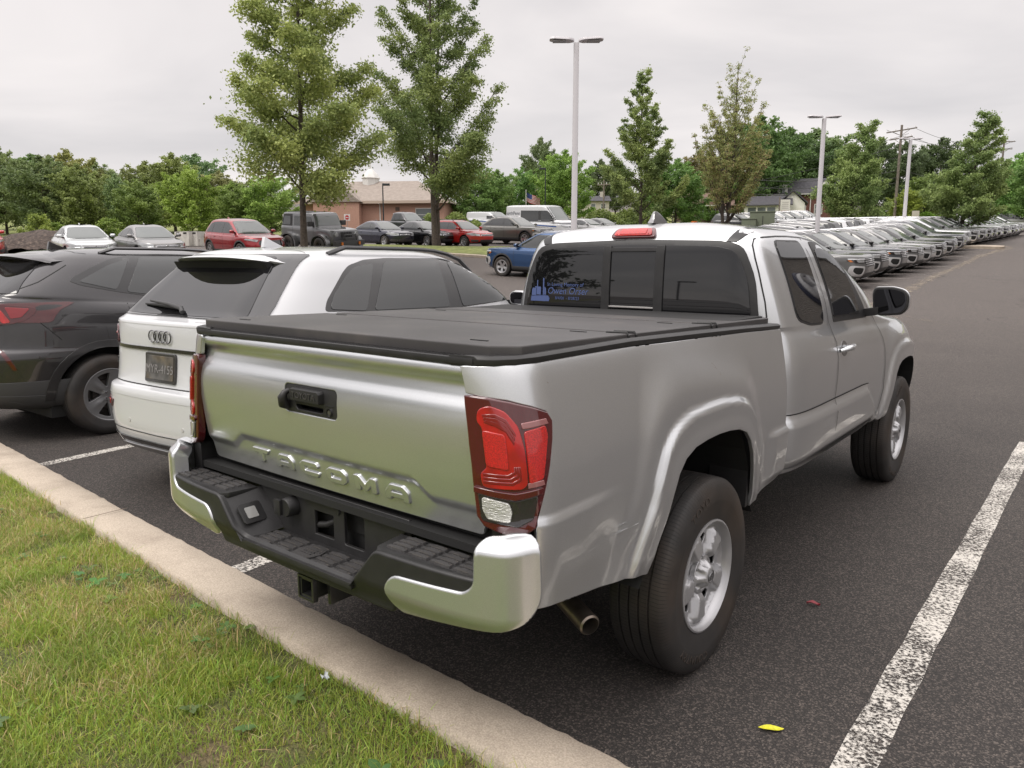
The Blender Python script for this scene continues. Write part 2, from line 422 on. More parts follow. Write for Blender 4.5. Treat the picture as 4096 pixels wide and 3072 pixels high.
def tread_mat():
    m = rubber.copy(); m.name = 'tyre_tread_rubber'; nt = m.node_tree; L = nt.links; b = nt.nodes['Principled BSDF']
    tc = N(nt, 'ShaderNodeTexCoord'); sp = N(nt, 'ShaderNodeSeparateXYZ'); L.new(tc.outputs['Object'], sp.inputs[0])
    at_ = N(nt, 'ShaderNodeMath', operation='ARCTAN2'); L.new(sp.outputs['Y'], at_.inputs[0]); L.new(sp.outputs['Z'], at_.inputs[1])
    # sipes wobble with x
    mx = N(nt, 'ShaderNodeMath', operation='MULTIPLY_ADD'); mx.inputs[1].default_value = 26; L.new(at_.outputs[0], mx.inputs[0]); ax = N(nt, 'ShaderNodeMath', operation='MULTIPLY'); ax.inputs[1].default_value = 5; L.new(sp.outputs['X'], ax.inputs[0]); L.new(ax.outputs[0], mx.inputs[2])
    fr = N(nt, 'ShaderNodeMath', operation='FRACT'); L.new(mx.outputs[0], fr.inputs[0])
    gt = N(nt, 'ShaderNodeMath', operation='GREATER_THAN'); gt.inputs[1].default_value = .16; L.new(fr.outputs[0], gt.inputs[0])
    # only near the tread: radius > .345*scale handled by vertex attribute
    at2 = N(nt, 'ShaderNodeAttribute'); at2.attribute_name = 'tread'
    iv = N(nt, 'ShaderNodeMath', operation='SUBTRACT'); iv.inputs[0].default_value = 1; L.new(gt.outputs[0], iv.inputs[1])
    ml = N(nt, 'ShaderNodeMath', operation='MULTIPLY'); L.new(iv.outputs[0], ml.inputs[0]); L.new(at2.outputs['Fac'], ml.inputs[1])
    inv = N(nt, 'ShaderNodeMath', operation='SUBTRACT'); inv.inputs[0].default_value = 1; L.new(ml.outputs[0], inv.inputs[1])
    bp = N(nt, 'ShaderNodeBump'); bp.inputs['Distance'].default_value = .006; bp.inputs['Strength'].default_value = 1; L.new(inv.outputs[0], bp.inputs['Height']); L.new(bp.outputs[0], b.inputs['Normal'])
    old = b.inputs['Base Color'].links[0].from_socket
    sc2 = N(nt, 'ShaderNodeVectorMath', operation='SCALE'); L.new(old, sc2.inputs[0]); mr = N(nt, 'ShaderNodeMapRange'); mr.inputs['To Min'].default_value = .35; mr.inputs['To Max'].default_value = 1; L.new(inv.outputs[0], mr.inputs['Value']); L.new(mr.outputs[0], sc2.inputs['Scale']); L.new(sc2.outputs[0], b.inputs['Base Color'])
    return m
tread = tread_mat()
def add_tyre(parent, R, rr, wd, lod=1, name='tyre'):
    o = tyre_mesh(R, rr, wd, lod=lod).build(name, tread, parent, smooth=35)
    a = o.data.attributes.new('tread', 'FLOAT', 'POINT'); a.data.foreach_set('value', [1.0 if math.hypot(v.co.y, v.co.z) > R-.030 else 0.0 for v in o.data.vertices]); return o
def spoke_rim(parent, rr, hd, nsp, m, spoke=.5, dish=.03, hub=.06, open_r=(.32, .86), twin=False, step=.02, seed=0, wd=.22):
    """cast/pressed wheel face: disc with window holes, carried on a dished surface; hd = x of the rim edge"""
    def f(y, z):
        r = math.hypot(y, z)/rr; x = hd-.004-dish*(1-abs(2*min(r, 1)-.9)**2*.9) if r < 1 else hd
        th = math.atan2(z, y); ph = (th*nsp/(2*PI)) % 1; ridge = math.exp(-((ph-.5)/.17)**2)
        return (hd-dish*(1-r*r)+.012*ridge*(1-abs(2*r-1.1))*(r > .2) + (.012 if r < hub/rr*1.1 else 0), y, z)
    holes = []
    r0, r1 = open_r[0]*rr, open_r[1]*rr
    for k in range(nsp):
        c = 2*PI*k/nsp; hw = (1-spoke)*PI/nsp
        pts = [(r1*math.cos(c-hw+2*hw*i/5), r1*math.sin(c-hw+2*hw*i/5)) for i in range(6)]+[(r0*math.cos(c+hw*.35), r0*math.sin(c+hw*.35)), (r0*math.cos(c-hw*.35), r0*math.sin(c-hw*.35))]
        holes.append(rnd(pts, .012))
    out = [(rr*.97*math.cos(2*PI*i/48), rr*.97*math.sin(2*PI*i/48)) for i in range(48)]
    o = panel('rim', out, f, m, parent, holes=holes, step=step, flange=.035, edge=.004)
    mb = MB(); mb.lathe([(rr*.90, hd-.02), (rr*.955, hd-.006), (rr*1.0, hd+.004), (rr*1.03, hd+.002), (rr*1.035, hd-.012), (rr*.95, hd-.03), (rr*.92, -wd*.4)], 48)
    mb.build('rim_flange', m, o, smooth=50)
    MB().lathe([(.001, hd-.075), (rr*.55, hd-.075), (rr*.6, hd-.10), (rr*.96, hd-.12)], 36).build('brake_disc', mat('brake_iron', (.10, .09, .085), .5, .7), o, smooth=40)
    return o
def wheel(parent, pos, right=True, **k):
    e = empty('wheel', pos); e.parent = parent
    if not right: e.rotation_euler = (0, 0, PI)
    return e
# ------------------------------------------------------------ THE PICKUP (origin under the rear axle, +y forward)
PK = empty('pickup_truck', (0, 0, 0), label='silver extended cab pickup with black folding bed cover and TACOMA tailgate', cat='pickup truck')
ARCH = [(-.47, .545), (-.435, .63), (-.395, .71), (-.36, .80), (-.325, .865), (-.275, .91), (-.20, .937), (-.1, .946), (0, .948), (.1, .943), (.20, .930), (.275, .905), (.325, .862), (.365, .795), (.40, .71), (.43, .62), (.44, .545)]
_T = sorted((math.atan2(z-.378, y), math.hypot(y, z-.378)) for y, z in ARCH); ARF = pchip(_T)
def arch_r(th):
    """radius of the wheel opening about the hub for an angle from +y"""
    return ARF(th)
XB = pchip([(.50, .845), (.60, .855), (.72, .866), (.88, .873), (1.0, .868), (1.1, .855), (1.2, .837), (1.275, .820), (1.30, .811), (1.33, .795)])
def flare(y, z, side_l=1.50, side_r=1.43):
    """bulge of the arch: crisp lip flare inside a soft blister"""
    th = math.atan2(z-.378, y); th = th if th > -1 else PI
    r = math.hypot(y, z-.378)/arch_r(max(.3, min(PI-.3, th)))
    k = side_l if y < 0 else side_r; k = side_r+(side_l-side_r)*sm(-y, -.2, .35)
    low = sm(z, .50, .62); b0 = XB(z); q_ = r-(k-.13); bl = .887-.26*((q_+math.sqrt(q_*q_+.0036))/2); d = bl-b0; w_ = .016
    d = d if d > w_ else (0 if d < -w_ else (d+w_)**2/(4*w_))        # smooth maximum of body side and the flat blister face
    return (.024*(1-sm(r, 1.16, 1.235))+.004*(1-sm(r, 1.0, 1.1)))*(.5+.5*low)+d*(.3+.7*sm(z, .62, .85))
def XBed(y, z):
    x = XB(z)+flare(y, z)
    x += .011*sm(-z, -.908, -.876)*sm(-y, .60, .86)*sm(z, .60, .84)
    if y > .35: x += .020*sm(y, .60, .72)*(sm(z, .56, .62)-sm(z, .80, .835))   # sill moulding carried on to the bed
    return x
def bed(sgn):
    def f(u, z):
        if u >= -.98: return (sgn*XBed(u, z), u, z)
        t = min(1.15, (-.98-u)/.26); x0 = XBed(-.98, z)
        # quadratic plan corner, tangent to the side at one end and to the rear at the other
        dx = -(2*t*(1-t)*.002+t*t*.150); y = -.98-(2*t*(1-t)*.150+t*t*.168)
        return (sgn*(x0+dx), y, z)
    return f
LAMP = [(-1.238, 1.226), (-1.18, 1.222), (-1.12, 1.212), (-1.05, 1.193), (-1.005, 1.176), (-.993, 1.155), (-1.0, 1.11), (-1.02, 1.04), (-1.045, .965), (-1.07, .900), (-1.085, .880), (-1.13, .860), (-1.18, .869), (-1.225, .882), (-1.236, .905), (-1.243, 1.0), (-1.243, 1.1)]
bed_side_out = [(-1.238, 1.304), (-1.1, 1.309), (-.8, 1.311), (-.5, 1.308), (0, 1.296), (.45, 1.283), (.856, 1.268), (.856, .60), (.80, .572), (.60, .556), (.452, .548)]+[p for p in reversed(ARCH)]+[(-.50, .552), (-.82, .598), (-1.04, .632), (-1.062, .66), (-1.068, .80), (-1.072, .872), (-1.058, .905), (-1.033, .968), (-1.008, 1.04), (-.988, 1.11), (-.981, 1.158), (-.995, 1.184), (-1.045, 1.203), (-1.12, 1.223), (-1.238, 1.237)]
redg = mat('light_guide_red', (.20, .004, .004), .1, coat=1)
for sgn in (1, -1):
    bs = panel('bed_side', bed_side_out, bed(sgn), silver, PK, step=.0125, side=sgn, flange=.016, edge=.004)
    # wheel housing
    mb = MB(); A = [(-.50, .50)]+ARCH+[(.47, .50)]
    vs = [(sgn*.872, y*1.02, .378+(z-.378)*1.02) for y, z in A]+[(sgn*.50, y*1.02, .378+(z-.378)*1.02) for y, z in A]; n = len(A)
    mb.add(vs, [(i, i+1, i+1+n, i+n) for i in range(n-1)]+[tuple(range(n, 2*n))]); mb.build('wheel_housing', dark, bs)
    # rail cap
    cap = MB(); Y = [-1.138, -1.115, -1.07, -1.0, -.5, 0, .45, .845]; pr = [(.0, .006), (.004, .022), (-.008, .030), (-.045, .031), (-.10, .028), (-.10, .0)]
    vs = []
    for y in Y:
        zt = lerpk(y, [(-1.2, 1.303), (-.8, 1.309), (-.5, 1.306), (0, 1.294), (.45, 1.281), (.86, 1.266)]); xx = XBed(y, zt)
        for dx, dz in pr: vs.append((sgn*(xx+dx+lerpk(y, [(-1.138, -.10), (-1.115, -.055), (-1.07, -.02), (-1.0, 0)])), y, zt+dz))
    m_ = len(pr); cap.add(vs, [(i*m_+j, i*m_+(j+1) % m_, (i+1)*m_+(j+1) % m_, (i+1)*m_+j) for i in range(len(Y)-1) for j in range(m_)]+[tuple(range(m_)), tuple(range((len(Y)-1)*m_, len(Y)*m_))])
    cap.build('rail_cap', blackpl, bs, bevel=.002)
    # tail lamp
    f = bed(sgn); lamp = panel('tail_lamp', LAMP, f, redd, PK, step=.02, side=sgn, flange=.03, edge=.006, off=.010)
    def fl(u, z, f=f): return f(u, z)
    P_ = lambda nm, ol, m, off, fg=.006: panel(nm, ol, f, m, lamp, step=.02, side=sgn, flange=fg, edge=.003, off=off)
    P_('brake_lens', rnd([(-1.205, 1.195), (-1.175, 1.205), (-1.135, 1.19), (-1.105, 1.15), (-1.095, 1.09), (-1.095, 1.000), (-1.11, .988), (-1.215, .990), (-1.22, 1.025), (-1.20, 1.04), (-1.20, 1.15), (-1.212, 1.165)], .012), redl, .015, .008)
    for q in range(3):
        o_ = .016+.011*q
        P_('light_guide', [(-1.195+.004*q, 1.192-o_*.6), (-1.165+o_*.2, 1.200-o_), (-1.135+.0, 1.188-o_*1.1), (-1.112-o_*.25, 1.150-o_), (-1.110-o_*.3, 1.144-o_), (-1.137, 1.183-o_*1.15), (-1.165, 1.195-o_*1.05), (-1.193, 1.188-o_*.65)], redg, .0165, .002)
        P_('light_guide', [(-1.212, 1.002+.010*q), (-1.135-.005*q, 1.000+.010*q), (-1.112-.006*q, 1.012+.010*q), (-1.112-.006*q, 1.045), (-1.115-.006*q, 1.045), (-1.115-.006*q, 1.014+.010*q), (-1.136-.005*q, 1.004+.010*q), (-1.212, 1.006+.010*q)], redg, .0165, .002)
    P_('brake_reflector', rnd([(-1.20, 1.14), (-1.145, 1.13), (-1.145, 1.04), (-1.20, 1.05)], .008), redb, .018)
    P_('side_reflector', rnd([(-1.085, 1.135), (-1.02, 1.145), (-1.017, 1.12), (-1.045, 1.01), (-1.085, 1.0)], .006), redb, .013)
    P_('upper_vane', [(-1.09, 1.158), (-1.015, 1.163), (-1.010, 1.152), (-1.09, 1.146)], mat('vane_pink', (.30, .12, .12), .15, coat=1), .0135)
    P_('lower_vane', [(-1.09, 1.000), (-1.045, 1.003), (-1.042, .993), (-1.09, .989)], MATS['vane_pink'], .0135)
    P_('lamp_ledge', [(-1.238, .974), (-1.13, .960), (-1.055, .972), (-1.052, .984), (-1.13, .974), (-1.238, .986)], redd, .020, .012)
    P_('reverse_frame', rnd([(-1.230, .968), (-1.13, .953), (-1.065, .964), (-1.083, .900), (-1.13, .885), (-1.224, .897)], .006), smoke, .0135)
    P_('reverse_lens', rnd([(-1.218, .960), (-1.150, .948), (-1.142, .925), (-1.150, .895), (-1.205, .903), (-1.218, .93)], .006), clear, .018)
# inner bed as dark boxes added to block light, then the underside
ub = MB(); ub.box(-.78, .78, -1.09, .83, .97, 1.28); ub.box(-.50, .50, -1.05, .83, .62, .98); ub.box(-.78, .78, -1.06, -.52, .68, .99); ub.box(-.80, .80, .49, .84, .62, .99); ub.build('bed_light_block', dark, PK)
fr = MB(); fr.box(-.50, -.42, -1.0, 3.9, .50, .60); fr.box(.42, .50, -1.0, 3.9, .50, .60); fr.box(-.45, .45, -1.08, -1.0, .56, .62); fr.box(-.75, .75, .95, 2.85, .50, .60)
fr.box(-.35, .35, .9, 1.9, .36, .5); fr.build('chassis_frame', dark, PK)
ax = MB(); ax.tube([(-.75, 0, .378), (.75, 0, .378)], .045, 12); ax.lathe([(.001, -.15), (.09, -.12), (.13, 0), (.09, .12), (.001, .15)], 16, 'X', (.0, -.02, .385)); ax.tube([(.47, -.75, .46), (.47, 0, .32), (.47, .7, .46)], .022, 6); ax.tube([(-.47, -.75, .46), (-.47, 0, .32), (-.47, .7, .46)], .022, 6)
ax.build('rear_axle', dark, PK, smooth=40)
MB().lathe([(.15, -.09), (.34, -.10), (.36, 0), (.34, .10), (.15, .09)], 32, 'Z', (-.06, -.72, .53)).build('spare_tyre', rubber, PK, smooth=40)
ex = MB().lathe([(.036, 0), (.036, .28), (.030, .285), (.030, .02)], 24, 'Y', (0, 0, 0)).build('exhaust_pipe', mat('stainless_pipe', (.23, .195, .165), .38, .9, noise=(18, .3)), PK, smooth=40, loc=(.60, -.62, .465), rot=(0, 0, 0))
ex.rotation_euler = Vector((.20, -.10, -.028)).to_track_quat('Y', 'Z').to_euler(); ex.location = (.545, -.565, .455)
MB().tube([(.55, -.57, .455), (.44, -.50, .47), (.40, -.2, .5)], .033, 10).build('exhaust_bend', MATS['stainless_pipe'], ex, smooth=60).matrix_parent_inverse = (Matrix.Translation(ex.location) @ ex.rotation_euler.to_matrix().to_4x4()).inverted()
# ---- tailgate
YT = pchip([(.80, -1.118), (.90, -1.132), (1.0, -1.146), (1.13, -1.156), (1.18, -1.151), (1.225, -1.131), (1.25, -1.127), (1.270, -1.138), (1.284, -1.146), (1.296, -1.145), (1.32, -1.128)])
def ytg(x, z):
    zc = .900+.046*(1-sm(abs(x), .44, .535))
    return YT(z)+.017*(1-sm(z, zc-.020, zc+.016))*(1-.25*sm(z, .82, .9))+.010*(x/.7)**2
TG = panel('tailgate', rnd([(-.700, 1.310), (.698, 1.310), (.700, .825), (-.698, .825)], .02), lambda x, z: (x, ytg(x, z), z), silver, PK, holes=[rrect(-.142, .142, 1.082, 1.184, .022)], step=.0095, flange=.010, edge=.004)
tc_ = MB(); tc_.box(-.700, .700, -1.142, -1.06, 1.309, 1.328); tc_.build('tailgate_cap', blackpl, TG, bevel=.006)
rb = MB()
for i in range(90): x = -.65+1.3*i/89; rb.box(x, x+.007, -1.128, -1.09, 1.328, 1.3295)
rb.build('grip_ribs', blackpl, TG)
# handle
hb = panel('handle_bezel', rrect(-.140, .140, 1.084, 1.182, .020), lambda x, z: (x, ytg(x, z)+.004, z), blackpl, TG, holes=[rnd([(-.083, 1.118), (.068, 1.118), (.068, 1.102), (.055, 1.094), (-.073, 1.094), (-.083, 1.104)], .004)], step=.02, flange=.02, edge=.004)
MB().prism(rnd([(-.085, 1.172), (.062, 1.172), (.070, 1.164), (.070, 1.128), (-.085, 1.128), (-.088, 1.164)], .004), lambda x, z: (x, -1.150, z), lambda x, z: (x*.97, -1.172, 1.150+(z-1.150)*.85)).build('pull_handle', blackpl, hb, bevel=.002)
text_on('lettering', 'TOYOTA', .030, lambda u, v, h: (u-.010, -1.1715-h, 1.149+v), mat('embossed_black', (.055, .053, .053), .35), hb, .0025)
MB().prism(rrect(-.08, .065, 1.094, 1.12, .004), lambda x, z: (x, -1.10, z), lambda x, z: (x, -1.101, z)).build('handle_pocket', dark, hb)
MB().tube([(-.128, -1.150, 1.105), (-.125, -1.168, 1.112), (-.118, -1.176, 1.135), (-.112, -1.170, 1.152), (-.108, -1.155, 1.158)], [.016, .018, .016, .011, .008], 10).build('camera_housing', blackpl, hb, smooth=50)
MB().lathe([(.013, 0), (.013, .006), (.009, .006), (.008, .001), (.001, .001)], 20, 'Y', (.100, -1.156, 1.106)).build('key_lock', mat('lock_metal', (.16, .16, .16), .3, .8), hb, smooth=40)
MB().box(.078, .122, -1.1545, -1.1515, 1.1265, 1.1285).build('bezel_slot', dark, hb)
# embossed lettering
LT = {'T': [[(0, 6), (9, 6), (8.2, 4.5), (5.4, 4.5), (5.4, 0), (3.6, 0), (3.6, 4.5), (.8, 4.5)]],
 'A': [[(0, 0), (0, 2.6), (2.2, 6), (7.2, 6), (9, 4), (9, 0), (7.2, 0), (7.2, 1.2), (1.8, 1.2), (1.8, 0)], [(1.8, 2.7), (7.2, 2.7), (7.2, 3.6), (6.5, 4.6), (3.0, 4.6)]],
 'C': [[(1.6, 0), (0, 1.5), (0, 4.5), (1.6, 6), (8.2, 6), (9, 4.5), (2.3, 4.5), (1.8, 4.0), (1.8, 2.0), (2.3, 1.5), (9, 1.5), (8.2, 0)]],
 'O': [[(1.6, 0), (0, 1.5), (0, 4.5), (1.6, 6), (7.4, 6), (9, 4.5), (9, 1.5), (7.4, 0)], [(2.3, 1.5), (6.7, 1.5), (7.2, 2.0), (7.2, 4.0), (6.7, 4.5), (2.3, 4.5), (1.8, 4.0), (1.8, 2.0)]],
 'M': [[(0, 0), (0, 6), (1.9, 6), (4.5, 2.6), (7.1, 6), (9, 6), (9, 0), (7.2, 0), (7.2, 3.4), (4.9, .4), (4.1, .4), (1.8, 3.4), (1.8, 0)]]}
for i, ch in enumerate('TACOMA'):
    cx = -.349+.1432*i; S = .0108; g = lambda p, cx=cx, S=S: (cx+(p[0]-4.5)*S, .8655+p[1]*.0074)
    polys = [[g(p) for p in q] for q in LT[ch]]
    panel('raised_letter', polys[0], lambda x, z: (x, ytg(x, z), z), silver, TG, holes=polys[1:], step=.006, flange=.010, edge=.0045, off=.0075)
# ---- bumper
def bpath(s):
    """plan line of the bumper: s runs across the rear and round the corner (metres from centre)"""
    a = abs(s); sg = 1 if s >= 0 else -1
    K = [(0, 0, -1.262), (.40, .40, -1.258), (.60, .598, -1.250), (.72, .717, -1.238), (.80, .793, -1.215), (.86, .845, -1.186), (.92, .893, -1.145), (.98, .918, -1.092), (1.06, .926, -1.015), (1.15, .926, -.92)]
    return sg*PX(a), PY(a)
PX = pchip([(0, 0), (.40, .40), (.60, .598), (.75, .747), (.84, .836), (.868, .861), (.890, .876), (.93, .893), (1.0, .921), (1.06, .929), (1.15, .929)])
PY = pchip([(0, -1.262), (.40, -1.258), (.60, -1.250), (.75, -1.234), (.84, -1.212), (.868, -1.199), (.890, -1.178), (.93, -1.140), (1.0, -1.074), (1.06, -1.015), (1.15, -.92)])
def bsurf(s, z):
    x, y = bpath(s); x2, y2 = bpath(s+.004); t = Vector((x2-x, y2-y)).normalized(); n = Vector((t.y, -t.x))
    o = -.034*sm(z, .832, .878)-.034*(1-sm(z, .585, .66))+.004
    return (x+n.x*o, y+n.y*o, z)
BP = panel('bumper_centre', rnd([(-.42, .752), (-.30, .612), (.30, .612), (.42, .752), (.79, .752), (.79, .718), (.52, .706), (.475, .66), (.455, .575), (-.455, .575), (-.475, .66), (-.52, .706), (-.79, .718), (-.79, .752)], [.02, .03, .03, .02, .01, .01, .03, .03, .01, .01, .03, .03, .01, .01]), lambda s, z: bsurf(s, z), blackpl, PK, step=.03, flange=.02, edge=.010)
pad = mat('bumper_pad', (.050, .048, .048), .55, bump=(260, .6, .002), noise=(12, .25)); wear = mat('worn_pad_edge', (.12, .105, .09), .6, noise=(30, .3))
for sgn in (1, -1):
    c_ = panel('bumper_end', rnd([(sgn*.50, .700), (sgn*.755, .712), (sgn*.787, .742), (sgn*.790, .850), (sgn*.81, .868), (sgn*.90, .876), (sgn*.950, .868), (sgn*.955, .70), (sgn*.92, .652), (sgn*.84, .624), (sgn*.60, .598), (sgn*.50, .590), (sgn*.472, .605), (sgn*.468, .665)], [.03, .03, .03, .02, .02, .03, .02, .05, .05, .05, .02, .02, .03, .02]), lambda s, z: bsurf(s, z), silver, PK, step=.015, flange=.06, edge=.010, off=.007)
    # outer step pad
    st = MB(); st.prism([(sgn*.385, -1.12), (sgn*.83, -1.10), (sgn*.79, -1.205), (sgn*.70, -1.238), (sgn*.42, -1.252), (sgn*.40, -1.23)], lambda x, y: (x, y, .762), lambda x, y: (x, y, .742)); st.build('step_pad', blackpl, BP, bevel=.006)
    wl = MB(); wl.add([(sgn*.42, -1.254, .752), (sgn*.385, -1.10, .762), (sgn*.255, -1.10, .630), (sgn*.292, -1.256, .612)], [(0, 1, 2, 3)]); wl.build('step_wall', blackpl, BP)
    lb = MB(); lb.prism(rnd([(sgn*.80, .87), (sgn*.86, .88), (sgn*.86, .62), (sgn*.80, .70)], .01), lambda x, z: (x-sgn*.045, -1.13, z), lambda x, z: (x-sgn*.03, -1.02, z)); lb.build('bumper_inner_bracket', blackpl, BP)
cs = MB(); cs.prism([(-.300, -1.252), (.300, -1.252), (.262, -1.10), (-.262, -1.10)], lambda x, y: (x, y, .622), lambda x, y: (x, y, .60)); cs.build('centre_step', blackpl, BP, bevel=.006)
# raised tread pattern on the three pads
def pads(x0, x1, y0, y1, z, nx, ny, logo=False):
    mb = MB(); we = MB(); cw = (x1-x0)/nx; ch = (y1-y0)/ny
    for i in range(nx):
        for j in range(ny):
            cx = x0+cw*(i+.5+(.0 if j % 2 else 0)); cy = y0+ch*(j+.5)
            if logo and abs(cx-(x0+x1)/2) < cw*.6 and j == 1: continue
            a, b = cw*.44, ch*.40
            P = [(cx-a, cy-b), (cx-a*.55, cy-b), (cx-a*.4, cy-b*1.25), (cx+a*.4, cy-b*1.25), (cx+a*.55, cy-b), (cx+a, cy-b), (cx+a, cy+b*.5), (cx+a*.6, cy+b*.5), (cx+a*.45, cy+b), (cx-a*.45, cy+b), (cx-a*.6, cy+b*.5), (cx-a, cy+b*.5)]
            mb.prism(P, lambda x, y: (x, y, z-.002), lambda x, y, cx=cx, cy=cy: (cx+(x-cx)*.93, cy+(y-cy)*.9, z+.005))
            we.add([(cx-a*.5, cy-b*1.02, z+.0062), (cx+a*.5, cy-b*1.02, z+.0062), (cx+a*.4, cy-b*.86, z+.0062), (cx-a*.4, cy-b*.86, z+.0062)], [(0, 1, 2, 3)])
            we.add([(cx+a*.60, cy+b*.52, z+.0062), (cx+a*.92, cy+b*.42, z+.0062), (cx+a*.92, cy+b*.26, z+.0062), (cx+a*.6, cy+b*.36, z+.0062)], [(0, 1, 2, 3)])
    k0 = len(mb.f); mb.add(we.v, we.f); o = mb.build('tread_blocks', pad, BP); o.data.materials.append(wear)
    for p in o.data.polygons[k0:]: p.material_index = 1
pads(.425, .775, -1.225, -1.125, .763, 4, 4); pads(-.775, -.425, -1.225, -1.125, .763, 4, 4); pads(-.265, .265, -1.235, -1.125, .623, 5, 4, True)
lg = MB()
for k in range(3): lg.box(-.028, .028, -1.19-.014*k+.018, -1.184-.014*k+.018, .622, .630)
lg.prism(rnd([(-.045, -1.215), (.045, -1.215), (.055, -1.18), (.045, -1.148), (-.045, -1.148), (-.055, -1.18)], .006), lambda x, y: (x, y, .622), lambda x, y: (x, y, .6265)); lg.build('step_emblem', pad, BP)
# plate recess with its two openings
bw = panel('recess_wall', rnd([(-.40, .800), (.40, .800), (.40, .752), (.262, .622), (-.262, .622), (-.40, .752)], .004), lambda x, z: (x, -1.105, z), blackpl, BP, holes=[rnd([(-.072, .738), (.036, .738), (.036, .648), (-.072, .648)], .004), rnd([(.086, .766), (.194, .766), (.194, .645), (.086, .645)], .012)], step=.04, flange=.012, edge=.004)
tb = MB(); tb.box(-.80, .80, -1.125, -1.07, .775, .80); tb.build('bumper_back_beam', dark, BP)
MB().lathe([(.001, -.042), (.030, -.042), (.034, -.036), (.036, 0)], 20, 'Y', (-.185, -1.105, .728)).build('trailer_socket', blackpl, bw, smooth=40)
MB().box(-.232, -.196, -1.158, -1.146, .700, .756).build('socket_lid', blackpl, bw, bevel=.003)
MB().tube([(-.09, -1.09, .675), (-.03, -1.08, .685), (.02, -1.07, .71), (.05, -1.06, .76)], .012, 8).build('wiring_hose', blackpl, bw, smooth=60)
MB().lathe([(.001, -.006), (.010, -.006), (.012, 0)], 14, 'Y', (.062, -1.105, .757)).build('bolt', blackpl, bw, smooth=40)
lm = MB(); Q = rrect(-.045, .045, -.040, .040, .012)
def wallp(u, v, o): # on the sloping left wall of the recess, facing right
    c = Vector((-.330, -1.185, .690)); ey = Vector((0, 1, 0)); ez = Vector((-.68, 0, .73)); n = Vector((.73, 0, .68)); return c+ey*u+ez*v+n*o
lm.prism(Q, lambda u, v: wallp(u, v, .0), lambda u, v: wallp(u, v, .006)); lp_ = lm.build('plate_lamp', blackpl, BP, bevel=.002)
MB().prism(rrect(-.024, .018, -.022, .022, .004), lambda u, v: wallp(u, v, .004), lambda u, v: wallp(u, v, .008)).build('plate_lamp_lens', mat('frosted_lens', (.30, .30, .29), .25, coat=1), lp_)
hc = MB(); o_ = .034; i_ = .026
hc.box(-o_, o_, -1.20, -1.0, .470, .478); hc.box(-o_, o_, -1.20, -1.0, .530, .538); hc.box(-o_, -i_, -1.20, -1.0, .478, .530); hc.box(i_, o_, -1.20, -1.0, .478, .530); hc.box(-.042, .042, -1.205, -1.185, .462, .470); hc.box(-.042, .042, -1.205, -1.185, .538, .546); hc.box(-.042, -.034, -1.205, -1.185, .470, .538); hc.box(.034, .042, -1.205, -1.185, .470, .538)
hc.box(-.06, .09, -1.15, -1.06, .52, .60); hc.box(.06, .075, -1.16, -1.03, .45, .56)
hc.build('hitch_receiver', mat('hitch_black', (.018, .018, .018), .3, coat=.5), PK, bevel=.002)
# ---- folding bed cover
TZ = lambda y: lerpk(y, [(-1.2, 1.362), (.86, 1.322)])
TN = empty('bed_cover', (0, 0, 0)); TN.parent = PK
ysg = [(-1.095, -.475), (-.470, -.425), (-.420, .175), (.180, .225), (.230, .842)]
for i, (a, b) in enumerate(ysg):
    hw = .783
    P = [(-hw, a), (hw, a), (hw, b), (-hw, b)]
    if i == 0: P = [(-.72, a), (.72, a), (hw, a+.06), (hw, b), (-hw, b), (-hw, a+.06)]
    if i == 4: P = [(-hw, a), (hw, a), (hw, b-.04), (.75, b), (-.75, b), (-hw, b-.04)]
    hinge = i in (1, 3); th = .036; mb = MB(); dz = -.003 if hinge else 0
    mb.prism(P, lambda x, y: (x, y, TZ(y)+dz), lambda x, y: (x*(1.0), y, TZ(y)-th)); 
    mb.build('hinge_strip' if hinge else 'cover_panel', vinyl, TN, bevel=.006 if not hinge else .002, seg=3)
lo = MB(); lo.box(-.755, .755, -1.06, .80, 1.296, 1.33); lo.build('cover_seal', dark, TN)
for (x, y) in ((.60, -1.0), (-.60, -1.0), (.62, -.52), (-.62, -.52), (.62, .10), (-.62, .10)):
    MB().box(x-.032, x+.032, y-.004, y+.004, TZ(y), TZ(y)+.0025).build('velcro_strap', mat('strap_black', (.012, .012, .012), .5), TN)
kb = MB(); kb.box(.64, .70, .70, .73, 1.323, 1.332); kb.box(.60, .70, .71, .715, 1.322, 1.329); kb.build('release_latch', blackpl, TN, bevel=.002)
for y in (-.472, -.422, .178, .228):
    MB().tube([(.70, y, TZ(y)+.002), (.778, y, TZ(y)+.004), (.786, y, TZ(y)-.006), (.786, y, TZ(y)-.034)], .0035, 6).build('hinge_cord', MATS['strap_black'], TN)
